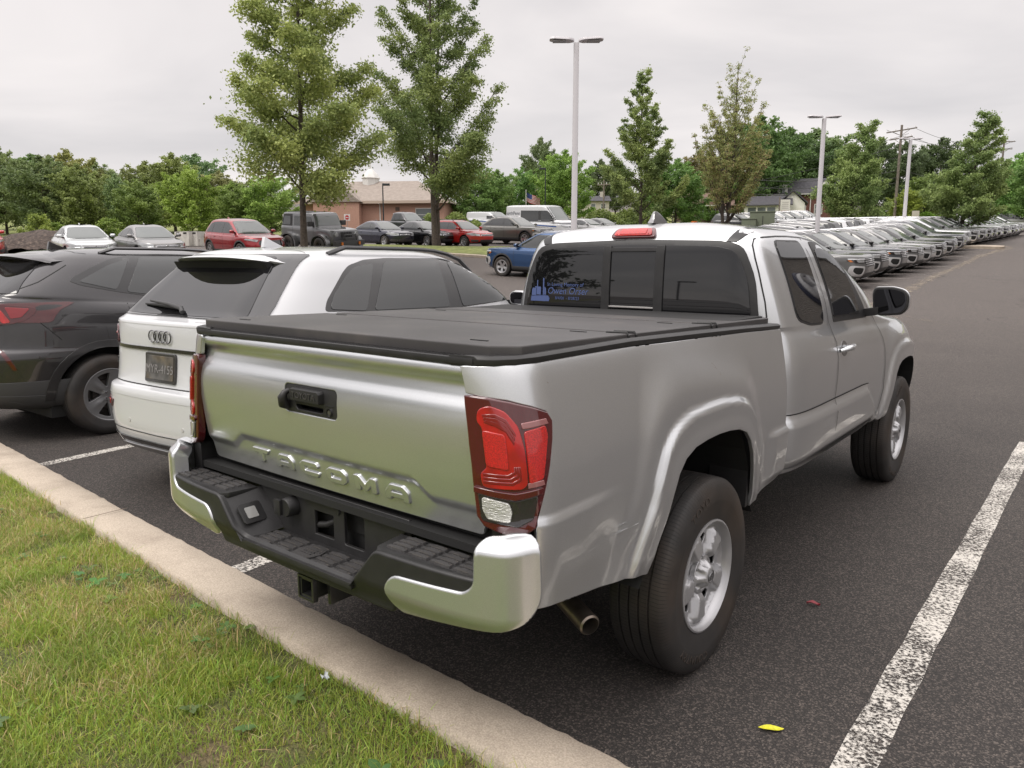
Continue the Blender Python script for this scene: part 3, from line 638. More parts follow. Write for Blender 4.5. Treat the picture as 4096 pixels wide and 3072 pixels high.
# ---- cab
def cdisp(x, y, z):
    d = 0
    if x > .55:
        yy = y-3.236
        if -.9 < yy < .8: d += flare(yy, z+.035, 1.42, 1.35)*sm(x, .55, .8)*(1-sm(z, 1.10, 1.2))
        fr_ = 2.60-.26*sm(z, .60, .84)      # slanting front end of the sill moulding
        d += .026*(sm(z, .555, .62)-sm(z, .79, .832))*sm(y, .84, .88)*(1-sm(y, fr_-.10, fr_))
    return d, 0, 0
CABR = [(.50, .50, .90, 3.9, .78, 12, 5), (.555, .555, .885, 4.02, .855, 12, 5), (.62, .62, .88, 4.08, .868, 12, 5), (.75, .75, .88, 4.12, .875, 12, 5), (.90, .86, .88, 4.14, .878, 12, 5), (1.02, .96, .88, 4.13, .876, 12, 5), (1.12, 1.03, .88, 4.10, .868, 12, 5), (1.20, 1.09, .88, 4.02, .850, 12, 5), (1.245, 1.14, .877, 3.86, .830, 12, 5), (1.262, 1.20, .878, 3.3, .822, 12, 6), (1.272, 1.245, .880, 2.95, .818, 12, 7),
  (1.40, 1.40, .882, 2.66, .775, 14, 9), (1.55, 1.55, .890, 2.33, .722, 14, 9), (1.65, 1.65, .900, 2.06, .682, 12, 8), (1.70, 1.70, .925, 1.90, .652, 11, 7), (1.738, 1.738, .965, 1.76, .585, 9, 6), (1.762, 1.764, 1.04, 1.64, .47, 7, 5), (1.782, 1.784, 1.16, 1.52, .28, 5, 4), (1.789, 1.789, 1.30, 1.40, .02, 3, 3)]
CAB = Shell(CABR, cdisp, ns=150, ne=40, sub=7)
FA = [(3.236+y*.98, z-.033) for y, z in ARCH]; FA = FA[:1]+[(FA[0][0], .3)][:0]+FA
FAo = [(3.236-.46, .35)]+[(3.236+y*.97, z-.035) for y, z in ARCH]+[(3.236+.44, .35)]
cm = cut_arches(CAB.me, [arch_cutter(0, 0, 0, .45, 1.3, FAo), arch_cutter(0, 0, 0, -1.3, -.45, FAo)], dark)
paint_inside(cm, [(3.236, .378)], .60, silver, dark, .865, .56)
CB = link('cab_body', cm, silver, PK)
gap = mat('panel_gap', (.006, .006, .006), .6); seal = mat('rubber_seal', (.022, .022, .023), .4)
for V_, sg in (('R', 1), ('L', -1)):
    CAB.ribbon('door_gap', [(.872, 1.236), (.872, .60)][:0]+[(.905, 1.24), (.910, 1.32), (.914, 1.459), (.922, 1.593), (.935, 1.656), (.955, 1.684), (1.02, 1.693), (1.2, 1.702), (1.384, 1.706), (1.59, 1.704), (1.771, 1.688), (1.966, 1.655), (2.09, 1.615), (2.195, 1.565), (2.30, 1.468), (2.40, 1.345), (2.47, 1.27)], V_, .007, gap, CB)
    CAB.ribbon('door_gap', [(1.568, 1.70), (1.590, 1.616), (1.613, 1.49), (1.627, 1.358), (1.600, 1.259), (1.617, 1.204), (1.639, 1.143), (1.650, 1.05), (1.64, .95), (1.615, .84), (1.60, .70), (1.60, .60)], V_, .006, gap, CB)
    CAB.ribbon('door_gap', [(2.47, 1.27), (2.55, 1.225), (2.599, 1.173), (2.669, 1.082), (2.72, .99), (2.73, .88), (2.71, .75), (2.64, .62)], V_, .006, gap, CB)
    CAB.ribbon('door_gap', [(.90, .842), (1.5, .843), (2.2, .840), (2.33, .834)], V_, .006, gap, CB)
    RW = rnd([(1.128, 1.672), (1.50, 1.676), (1.535, 1.60), (1.550, 1.35), (1.515, 1.262), (1.30, 1.268), (1.135, 1.300), (1.142, 1.482)], [.05, .05, .05, .05, .05, .05, .05, .05])
    CAB.decal('rear_side_seal', rnd([(1.118, 1.682), (1.512, 1.686), (1.547, 1.60), (1.562, 1.35), (1.522, 1.250), (1.30, 1.257), (1.124, 1.292), (1.132, 1.482)], .05), V_, seal, CB, off=.0025)
    CAB.decal('rear_side_window', RW, V_, glassd, CB, off=.006, step=.04)
    CAB.decal('front_window_seal', rnd([(1.662, 1.683), (1.80, 1.683), (1.94, 1.660), (2.08, 1.605), (2.19, 1.525), (2.30, 1.405), (2.375, 1.300), (2.39, 1.236), (1.692, 1.250), (1.712, 1.368), (1.706, 1.471), (1.68, 1.6)], [.02, .05, .05, .05, .05, .05, .02, .02, .02, .05, .05, .05]), V_, blackpl, CB, off=.003)
    CAB.decal('front_side_window', rnd([(1.705, 1.640), (1.80, 1.650), (1.92, 1.632), (2.04, 1.585), (2.14, 1.512), (2.20, 1.42), (2.225, 1.33), (2.222, 1.272), (1.706, 1.280), (1.727, 1.368), (1.722, 1.471), (1.705, 1.56)], [.02, .05, .05, .05, .05, .05, .02, .01, .01, .05, .05, .05]), V_, glassd, CB, off=.007, step=.04)
    # handle
    loc, n = CAB.ray(1.78, 1.10, V_)
    hd_ = MB(); hd_.tube([loc+n*.004+Vector((0, -.085, -.008)), loc+n*.034+Vector((0, -.06, 0)), loc+n*.042, loc+n*.034+Vector((0, .06, .004)), loc+n*.004+Vector((0, .085, .004))], [.010, .016, .017, .015, .009], 12)
    hh = hd_.build('door_handle', silver, CB, smooth=60)
    CAB.decal('handle_cup', [(1.78+.062*math.cos(a*PI/8), 1.10+.042*math.sin(a*PI/8)) for a in range(16)], V_, mat('cup_grey', (.20, .20, .205), .3, .8, coat=.6), hh, off=.0015)
    # mirror: housing reaches out from the door corner
    MR = empty('door_mirror', (0, 0, 0)); MR.parent = PK
    mb = MB(); vs = []; prof = [(0, .80), (.004, .97), (.02, 1.0), (.06, .93), (.10, .70), (.125, .35)]
    shp = rnd([(-.100, .040), (-.09, .080), (.02, .085), (.085, .066), (.112, .030), (.108, -.045), (.075, -.085), (-.05, -.098), (-.088, -.075)], .035, 4); m_ = len(shp)
    for d_, s_ in prof: vs += [(sg*(.955+x*s_), 2.35+d_, 1.345+z_*s_) for x, z_ in shp]
    mb.add(vs, [(i*m_+j, i*m_+(j+1) % m_, (i+1)*m_+(j+1) % m_, (i+1)*m_+j) for i in range(len(prof)-1) for j in range(m_)]+[tuple(range(m_)), tuple(range((len(prof)-1)*m_, len(prof)*m_))])
    mb.build('mirror_shell', silver, MR, smooth=70)
    MB().prism(shp, lambda x, z_: (sg*(.955+x*.985), 2.349, 1.345+z_*.985), lambda x, z_: (sg*(.955+x*.93), 2.340, 1.345+z_*.92)).build('mirror_bezel', blackpl, MR, bevel=.002)
    MB().prism(shp, lambda x, z_: (sg*(.955+x*.86), 2.3385, 1.343+z_*.82), lambda x, z_: (sg*(.955+x*.86), 2.337, 1.343+z_*.82)).build('mirror_glass', mirror, MR)
    MB().prism([(2.36, 1.285), (2.44, 1.285), (2.45, 1.235), (2.36, 1.235)], lambda y, z_: (sg*.79, y, z_), lambda y, z_: (sg*.90, y-.03, z_+.02)).build('mirror_arm', blackpl, MR, bevel=.006)
    # sill pinch strip
    CAB.ribbon('sill_edge', [(.86, .562), (1.5, .560), (2.3, .558), (2.66, .60)], V_, .022, silver, CB, off=.006)
    fm = MB(); fm.prism([(.425, .72), (.51, .68), (.54, .60), (.47, .55), (.41, .545)], lambda y, z_: (sg*.70, y-.01, z_), lambda y, z_: (sg*.872, y-.01, z_)); fm.build('mud_flap', blackpl, PK)
# ---- cab rear: window with slider, frame, seams, brake lamp
glo = rnd([(-.700, 1.30), (.700, 1.30), (.672, 1.50), (.600, 1.652), (.50, 1.672), (0, 1.684), (-.50, 1.672), (-.600, 1.652), (-.672, 1.50)], [.02, .02, .1, .09, .05, .1, .05, .09, .1])
gli = rnd([(-.672, 1.29), (.672, 1.29), (.642, 1.50), (.578, 1.625), (.49, 1.648), (0, 1.660), (-.49, 1.648), (-.578, 1.625), (-.642, 1.50)], [.02, .02, .1, .09, .05, .1, .05, .09, .1])
RWF = CAB.decal('rear_window_frame', glo, 'B', blackpl, CB, off=.010, step=.04, flange=.012, edge=.006)
CAB.decal('rear_window', gli, 'B', glassd, RWF, off=.0145, step=.04, flange=.002, edge=.001)
for x in (-.130, .185):
    CAB.decal('slider_bar', [(x-.022, 1.30), (x+.022, 1.30), (x+.020, 1.652), (x-.020, 1.652)], 'B', blackpl, RWF, off=.024, step=.04, flange=.01, edge=.004)
CAB.decal('slider_rail', [(-.11, 1.628), (.165, 1.628), (.165, 1.645), (-.11, 1.645)], 'B', blackpl, RWF, off=.020, step=.04)
CAB.decal('slider_sill', [(-.11, 1.338), (.165, 1.338), (.165, 1.343), (-.11, 1.343)], 'B', mat('sill_grey', (.35, .34, .33), .4), RWF, off=.022, step=.04)
for sg in (1, -1):
    pts = [(sg*.575, .93), (sg*.590, 1.0), (sg*.602, 1.3), (sg*.600, 1.8)]
    CAB.decal('roof_ditch', [(sg*.520, 1.674), (sg*.570, 1.671), (sg*.625, 1.730), (sg*.560, 1.742)] if sg > 0 else [(-.570, 1.671), (-.520, 1.674), (-.560, 1.742), (-.625, 1.730)], 'B', seal, CB, off=.004, step=.02)
    CAB.ribbon('roof_ditch', [(sg*.575, .967), (sg*.570, 1.2), (sg*.565, 1.7)], 'T', .013, seal, CB, off=.0008)
BL = CAB.decal('high_brake_lamp', rnd([(-.130, 1.698), (.130, 1.698), (.112, 1.738), (-.112, 1.738)], .015), 'B', redd, CB, off=.016, step=.03, flange=.02, edge=.006)
CAB.decal('brake_lens', rnd([(-.112, 1.703), (.112, 1.703), (.098, 1.733), (-.098, 1.733)], .012), 'B', redl, BL, off=.022, step=.03)
CAB.decal('brake_diffuser', rnd([(-.078, 1.707), (.078, 1.707), (.074, 1.729), (-.074, 1.729)], .004), 'B', redb, BL, off=.025, step=.03)
for x in (-.093, .093): MB().lathe([(.001, -.004), (.004, -.004), (.0045, 0)], 10, 'Y', (x, CAB.ray(x, 1.718, 'B')[0].y-.024, 1.718)).build('lens_screw', dark, BL)
an = MB(); Q = [(-.10, .0), (.085, .0), (.06, .018), (.01, .050), (-.03, .066), (-.055, .066), (-.068, .050), (-.080, .02)]
an.prism(rnd(Q, .01), lambda y, z: (-.010+.0, y, z), lambda y, z: (.010, y, z)); 
for i, v in enumerate(an.v): k = (1-min(1, v[2]/.066))*.032; an.v[i] = (v[0]*(.5+k*80*.5), v[1], v[2])
an.build('roof_antenna', mat('antenna_grey', (.22, .22, .225), .3, .6, coat=1), PK, bevel=.004, loc=(0, 1.20, 1.782))
# windscreen, headlamps, grille (rest of the front, out of this view but part of the truck)
CAB.decal('windscreen', rnd([(-.62, 1.30), (.62, 1.30), (.54, 1.66), (-.54, 1.66)], .06), 'F', glassd, CB, off=.005, step=.06)
CAB.decal('grille', rnd([(-.50, .98), (.50, .98), (.42, .70), (-.42, .70)], .04), 'F', blackpl, CB, off=.006, step=.06)
for sg in (1, -1): CAB.decal('headlamp', rnd([(sg*.54, .98), (sg*.78, .96), (sg*.76, .84), (sg*.52, .86)], .02), 'F', clear, CB, off=.008, step=.05)
# ---- memorial sticker on the left pane
stk = mat('blue_sticker', (.075, .11, .26), .5)
def gl(u, v, h=0, x0=-.53, z0=1.415):
    loc, n = CAB.ray(x0+u, z0+v, 'B'); return loc+n*(.0165+h*.2)
text_on('sticker_lettering', 'In Loving Memory of', .029, lambda u, v, h: gl(u+.135, v+.033, h), stk, RWF, .0005)
text_on('sticker_lettering', 'Owen Orser', .052, lambda u, v, h: gl(u+.150, v-.003, h), stk, RWF, .0005, shear=.25)
text_on('sticker_lettering', '8/4/00  - 8/28/23', .024, lambda u, v, h: gl(u+.150, v-.042, h), stk, RWF, .0005)
sk = MB()
def stp(P, h=0): sk.add([gl(u-.02, v, h) for u, v in P], [tuple(range(len(P)))])
for P in ([(-.085, -.062), (.045, -.062), (.05, -.045), (.04, -.030), (.0, -.028), (-.08, -.034)], [(-.078, -.030), (-.045, -.030), (-.045, .012), (-.070, .012), (-.076, .0)], [(-.042, -.026), (-.012, -.026), (-.012, .018), (-.055, .020), (-.055, .015), (-.042, .013)],
          [(-.040, .018), (-.034, .018), (-.034, .056), (-.040, .056)], [(.002, -.026), (.010, -.026), (.010, .068), (.002, .068)], [(.012, -.026), (.024, -.026), (.024, .010), (.016, .018), (.012, .018)]): stp(P)
sk.build('sticker_truck', stk, RWF)
# ---- marks and scratches on the bed
dirt = mat('rust_scratch', (.22, .15, .09), .8, noise=(60, .5))
sgm = MB(); rr_ = random.Random(4); fbed = bed(1)
def mark(u, z, du, dz, wd, n=6):
    for i in range(n):
        a = rr_.uniform(0, 1); uu = u+du*a+rr_.gauss(0, wd*.4); zz = z+dz*a+rr_.gauss(0, wd*.3); l = rr_.uniform(.2, 1)*.012; q = []
        for (p, s_) in ((0, -1), (1, -.4), (1, .4), (0, 1)):
            P = Vector(fbed(uu+p*l*du/(abs(du)+abs(dz)), zz+p*l*dz/(abs(du)+abs(dz))+s_*wd*.12)); P.x += .0012; q.append(P)
        sgm.add(q, [(0, 1, 2, 3)])
mark(.04, 1.205, .05, -.05, .006, 16); mark(-.98, 1.26, .005, -.004, .004, 3); mark(-.62, 1.25, .0, -.015, .003, 3); mark(-.79, 1.20, .003, -.03, .003, 4); mark(-.70, 1.13, .002, -.012, .003, 3); mark(-.30, 1.16, .01, -.03, .003, 4)
sgm.build('scratch_marks', dirt, PK)
pale = mat('scuffed_paint', (.55, .56, .56), .5, .5); sg2 = MB()
for k in range(9):
    u = rr_.uniform(-.98, -.62); z = .735+.02*(u+1.02)/.4+rr_.gauss(0, .008); q = []
    for (p, s_) in ((0, -.0008), (rr_.uniform(.02, .09), -.0003), (.09, .0006), (0, .0008)):
        P = Vector(fbed(u+p, z+p*.04+s_*.7)); P.x += .001; q.append(P)
    sg2.add(q, [(0, 1, 2, 3)])
sg2.build('scuff_marks', pale, PK)
# ---- wheels
def taco_wheel(pos, right):
    e = empty('wheel', pos); e.parent = PK; e.rotation_euler = (rad(11), 0, 0) if right else (rad(11), 0, PI)
    ty = add_tyre(e, .386, .212, .245)
    rr = .205; xo = .106
    def f(y, z):
        r = math.hypot(y, z)/rr; th = math.atan2(z, y); ph = (th*5/(2*PI)) % 1; d = abs(ph-.5)
        spk = 1-sm(d, .15, .27)           # 1 on a spoke
        base = -.040+.022*sm(r, .86, .98)
        x = xo+base+.034*spk*sm(r, .25, .50)*(1-sm(r, .84, .96))
        return (x, y, z)
    holes = []
    for k in range(5):
        c = 2*PI*k/5; P = []
        for rr1, a0 in ((.155, -.30), (.163, -.15), (.165, 0), (.163, .15), (.155, .30), (.125, .24), (.100, .10), (.100, -.10), (.125, -.24)): P.append((rr1*math.cos(c+a0), rr1*math.sin(c+a0)))
        holes.append(rnd(P, .012))
    out = [(rr*.98*math.cos(2*PI*i/60), rr*.98*math.sin(2*PI*i/60)) for i in range(60)]
    rm = panel('rim', out, f, steelw, e, holes=holes, step=.010, flange=.007, edge=.003)
    MB().lathe([(.190, xo-.040), (.196, xo-.012), (.206, xo+.002), (.214, xo+.010), (.221, xo+.008), (.222, xo-.004), (.205, xo-.05)], 64).build('rim_flange', steelw, rm, smooth=60)
    MB().lathe([(.001, .030), (.13, .030), (.15, .0), (.20, -.01), (.203, .09), (.200, .09), (.197, .0)], 40).build('brake_drum', mat('drum', (.05, .048, .045), .5, .5), rm, smooth=40)
    def cf(y, z):
        r = math.hypot(y, z); th = math.atan2(z, y)
        x = xo-.018+.034*(1-sm(r, .030, .066))
        for k in range(6):
            a = PI/6+k*PI/3; d = math.hypot(y-.052*math.cos(a), z-.052*math.sin(a)); x -= .020*(1-sm(d, .008, .020))
        return (x, y, z)
    cp = panel('hub_cap', [(.072*math.cos(2*PI*i/48), .072*math.sin(2*PI*i/48)) for i in range(48)], cf, steelw, rm, step=.006, flange=.02, edge=.003)
    lg = MB()
    for (a, b, cy, cz) in ((.020, .014, 0, 0), (.007, .014, 0, 0), (.014, .006, 0, .006)):
        pts = [(xo+.0175, cy+a*math.cos(2*PI*i/24), cz+b*math.sin(2*PI*i/24)) for i in range(25)]; lg.tube(pts, .0016, 5, caps=False)
    lg.tube([(xo+.0175, .024*math.cos(2*PI*i/30), .024*math.sin(2*PI*i/30)) for i in range(31)], .0012, 5, caps=False)
    lg.build('hub_emblem', MATS['cup_grey'], cp, smooth=60)
    tl = mat('tyre_lettering', (.050, .040, .033), .5)
    for txt, a0 in (('TOYO', 100), ('COUNTRY', 235)):
        me = text_mesh(txt, .048, .0015, spacing=1.1)
        for v in me.vertices:
            a = rad(a0)-v.co.x/.30; r_ = .318+v.co.y; v.co = Vector((.1225-abs(v.co.y)*.12+v.co.z, -r_*math.cos(a)*-1, r_*math.sin(a)))
        link('tyre_lettering', me, None, ty); me.materials.clear(); me.materials.append(tl)
    return e
for right in (True, False):
    for y in (0, 3.236): taco_wheel(((.782 if right else -.782), y, .380), right)
# ------------------------------------------------------------ every other car
grey_pl = mat('grey_trim', (.05, .05, .052), .55, bump=(300, .3, .001))
headl = mat('headlamp_lens', (.42, .43, .44), .10, .4, coat=1, bump=(30, .6, .01))
amber = mat('amber_lens', (.55, .16, .02), .15, coat=1)
PAINTS = {k: mat('paint_'+k, *v[:3], coat=1, crough=.02) for k, v in {
 'black': ((.007, .007, .008), .25, .1), 'graphite': ((.036, .034, .036), .26, .5), 'white': ((.60, .61, .625), .35, 0), 'red': ((.30, .012, .018), .25, .35), 'bright_red': ((.42, .014, .012), .3, .1), 'navy': ((.018, .020, .040), .25, .4),
 'jeep_grey': ((.11, .112, .118), .35, .2), 'taupe': ((.17, .165, .145), .28, .6), 'blue': ((.020, .065, .17), .25, .4), 'silver_white': ((.60, .62, .62), .28, .5), 'sedan_grey': ((.20, .195, .19), .28, .6), 'dark_grey': ((.036, .038, .042), .35, .15), 'mid_grey': ((.115, .115, .115), .35, .15), 'light_silver': ((.30, .30, .30), .35, .15), 'slate': ((.055, .06, .07), .35, .15)}.items()}
def rings(d):
    """plan rings of a car from its main measures"""
    L, W, H = d['L'], d['W']/2, d['H']; zb = d.get('zb', .24); be = d['belt']; hf = d['hood']; cw = d['cowlz']; yc = d['cowl']; yt = d['ws_top']; rb = d['rear_belt']; rt = d['rear_top']; wt = d['roof_w']/2
    dk = d.get('deck'); nr, nf = d.get('nr', 6.5), d.get('nf', 4.0); re = d.get('rear_tuck', .05); fo = d.get('front_tuck', .05); be2 = d.get('belt_f', be)
    R = [(zb, zb, .42, L-.50, W*.80, 6, 4), (zb+.05, zb+.05, .20, L-.24, W*.93, nr, nf), (zb+.16, zb+.16, .05, L-.07, W*.975, nr, nf), (.52, .50, .0+re*.2, L-fo*.2, W*.985, nr, nf), (.66, .62, .0, L, W, nr, nf), (be-.22, hf-.16, re*.9, L-fo, W, nr, nf), (be-.08, hf-.05, re*1.3, L-fo*1.8, W*.985, nr, nf+.3),
         (be-.02, hf, re*1.7, L-fo*3.2, W*.965, nr, nf+.6), (be, hf+.04, re*2+.02, L-fo*3.2-.30, W*.94, nr, nf+1)]
    if dk: R += [(be+.03, (hf+cw)/2, re*2+.10, (L+yc)/2+.1, W*.92, nr, 5.5), (dk, cw-.01, rb-.03, yc+.04, W*.90, 9, 7)]
    else: R += [(be+.01, (hf+cw)/2, rb-.015, (L+yc)/2+.1, W*.925, nr, 5.5), (be+.02, cw-.01, rb, yc+.04, W*.91, 9, 7)]
    z0 = (dk or be)+.045; zt = H-.105
    def y0(t): return rb+(rt-rb)*t**d.get('rcurve', 1.15)
    def y1(t): return yc+(yt-yc)*t**d.get('fcurve', 1.08)
    for t in (.0, .35, .7, 1.0):
        z = z0+(zt-z0)*t; zf = max(cw+.02, be2+.04)+(zt-max(cw+.02, be2+.04))*t; R.append((z, zf, y0(t), y1(t), W*.895+(wt-W*.895)*t**1.12, 9, 8))
    sl = d.get('roof_slope', .0)
    R += [(H-.062-sl, H-.062, rt+.10, yt-.14, wt*.925, 7, 6), (H-.028-sl*.8, H-.028, rt+.26, yt-.34, wt*.76, 6, 5), (H-.008-sl*.5, H-.008, rt+.55, yt-.62, wt*.5, 5, 4), (H, H, (rt+yt)/2-.1, (rt+yt)/2+.1, .03, 3, 3)]
    return R
CARS = {
 'suv3': dict(L=5.06, W=1.98, H=1.76, belt=1.09, hood=1.02, cowlz=1.13, cowl=3.62, ws_top=2.72, rear_belt=.16, rear_top=.50, roof_w=1.36, wheels=(1.05, 4.03), R=.385, nf=4.6, front_tuck=.035, nsp=5),
 'suv2': dict(L=4.62, W=1.88, H=1.66, belt=1.04, hood=.93, cowlz=1.06, cowl=3.32, ws_top=2.50, rear_belt=.18, rear_top=.62, roof_w=1.26, wheels=(.92, 3.63), R=.355, nf=3.6, front_tuck=.045, nsp=5),
 'coupe_suv': dict(L=4.97, W=1.98, H=1.70, belt=1.07, hood=1.0, cowlz=1.10, cowl=3.55, ws_top=2.65, rear_belt=.18, rear_top=1.05, roof_w=1.32, wheels=(1.0, 3.98), R=.385, nf=4.6, front_tuck=.035, nsp=5, roof_slope=.05),
 'sedan': dict(L=4.65, W=1.80, H=1.45, belt=.92, hood=.80, cowlz=.95, cowl=3.30, ws_top=2.50, rear_belt=.78, rear_top=1.45, roof_w=1.16, deck=1.0, wheels=(.98, 3.68), R=.32, nf=3.6, front_tuck=.05, nsp=5, zb=.20),
 'wagon': dict(L=4.55, W=1.78, H=1.50, belt=.93, hood=.80, cowlz=.97, cowl=3.22, ws_top=2.42, rear_belt=.16, rear_top=.55, roof_w=1.18, wheels=(.93, 3.50), R=.32, nf=3.6, front_tuck=.05, nsp=7, zb=.20),
 'pickup_cab': dict(L=5.6, W=2.0, H=1.95, belt=1.25, hood=1.15, cowlz=1.28, cowl=4.0, ws_top=3.3, rear_belt=1.9, rear_top=2.1, roof_w=1.4, deck=1.25, wheels=(1.2, 4.6), R=.40, nf=5, front_tuck=.03, nsp=5, zb=.35)}
PROTO = {}
def tex_side(S, d, root, m_trim, lod):
    """side glass between the belt and the cant rail, split by the pillars"""
    if d.get('side_trim'):
        for V_ in ('R', 'L'):
            S.decal('window_trim', rnd(d['side_trim'], .03), V_, m_trim, root, off=.003, step=.05)
            for P in d['side_glass']: S.decal('side_window', rnd(P, .03), V_, glassm, root, off=.007, step=.05)
        return
    H, be = d['H'], d['belt']; L = d['L']; zt = H-.135; zb = max(be, d.get('deck', 0) or 0)+.05 if d.get('deck') else be+.045; zbf = max(d['cowlz']-.0, zb-.01)+.035
    yf_b, yf_t = d['cowl']-.20, d['ws_top']-.16; yr_b, yr_t = d['rear_belt']+.32, d['rear_top']+.22
    if d.get('deck'): yr_b, yr_t = d['rear_belt']+.22, d['rear_top']+.10; zb = be+.05
    kink = d.get('kink', .12)
    out = [(yr_b, zb+kink*.2), (yr_t-.05, zt-.06), (yr_t+.25, zt-.005), ((yr_t+yf_t)/2, zt+.015), (yf_t, zt-.01), (yf_t+(yf_b-yf_t)*.5, zt-(zt-zbf)*.46), (yf_b, zbf), (yf_b-.5, zb-.004)]
    cuts = d.get('pillars', [yr_b+(yf_b-yr_b)*.24, yr_b+(yf_b-yr_b)*.60])
    for V_ in ('R', 'L'):
        S.decal('window_trim', rnd(out, .05), V_, m_trim, root, off=.003, step=.10 if lod else .06)
        def at_y(y, top):  # clip the outline between two pillars
            P = rnd([(p[0], p[1]) for p in out], .05); zs = []
            for i in range(len(P)):
                a, b = P[i], P[(i+1) % len(P)]
                if (a[0]-y)*(b[0]-y) < 0: zs.append(a[1]+(b[1]-a[1])*(y-a[0])/(b[0]-a[0]))
            return (max(zs) if top else min(zs)) if zs else None
        edges = [min(p[0] for p in out)+.03]+cuts+[max(p[0] for p in out)-.02]
        for i in range(len(edges)-1):
            a, b = edges[i]+.022, edges[i+1]-.022; up = []; lo = []; n = 7
            for k in range(n+1):
                y = a+(b-a)*k/n; t, l = at_y(y, 1), at_y(y, 0)
                if t and t-l > .03: up.append((y, t-.022)); lo.append((y, l+.016))
            P = [p for p, q in zip(lo, up) if q[1]-p[1] > .01]+[q for p, q in reversed(list(zip(lo, up))) if q[1]-p[1] > .01]
            if len(P) > 5: S.decal('side_window', rnd(P, .02), V_, glassm, root, off=.007, step=.10 if lod else .06)
def car_wheel(root, d, y, right, lod, m_rim):
    R = d['R']; rr = R*.64; x = d['W']/2-.125
    e = empty('wheel', (x if right else -x, y, R-.004), (rad(17*(y+1)), 0, 0 if right else PI)); e.parent = root
    add_tyre(e, R, rr, .225, lod=0 if lod else 1)
    spoke_rim(e, rr, .098, d.get('nsp', 5), m_rim, spoke=d.get('spoke', .42), dish=.03, step=.05 if lod else .018)
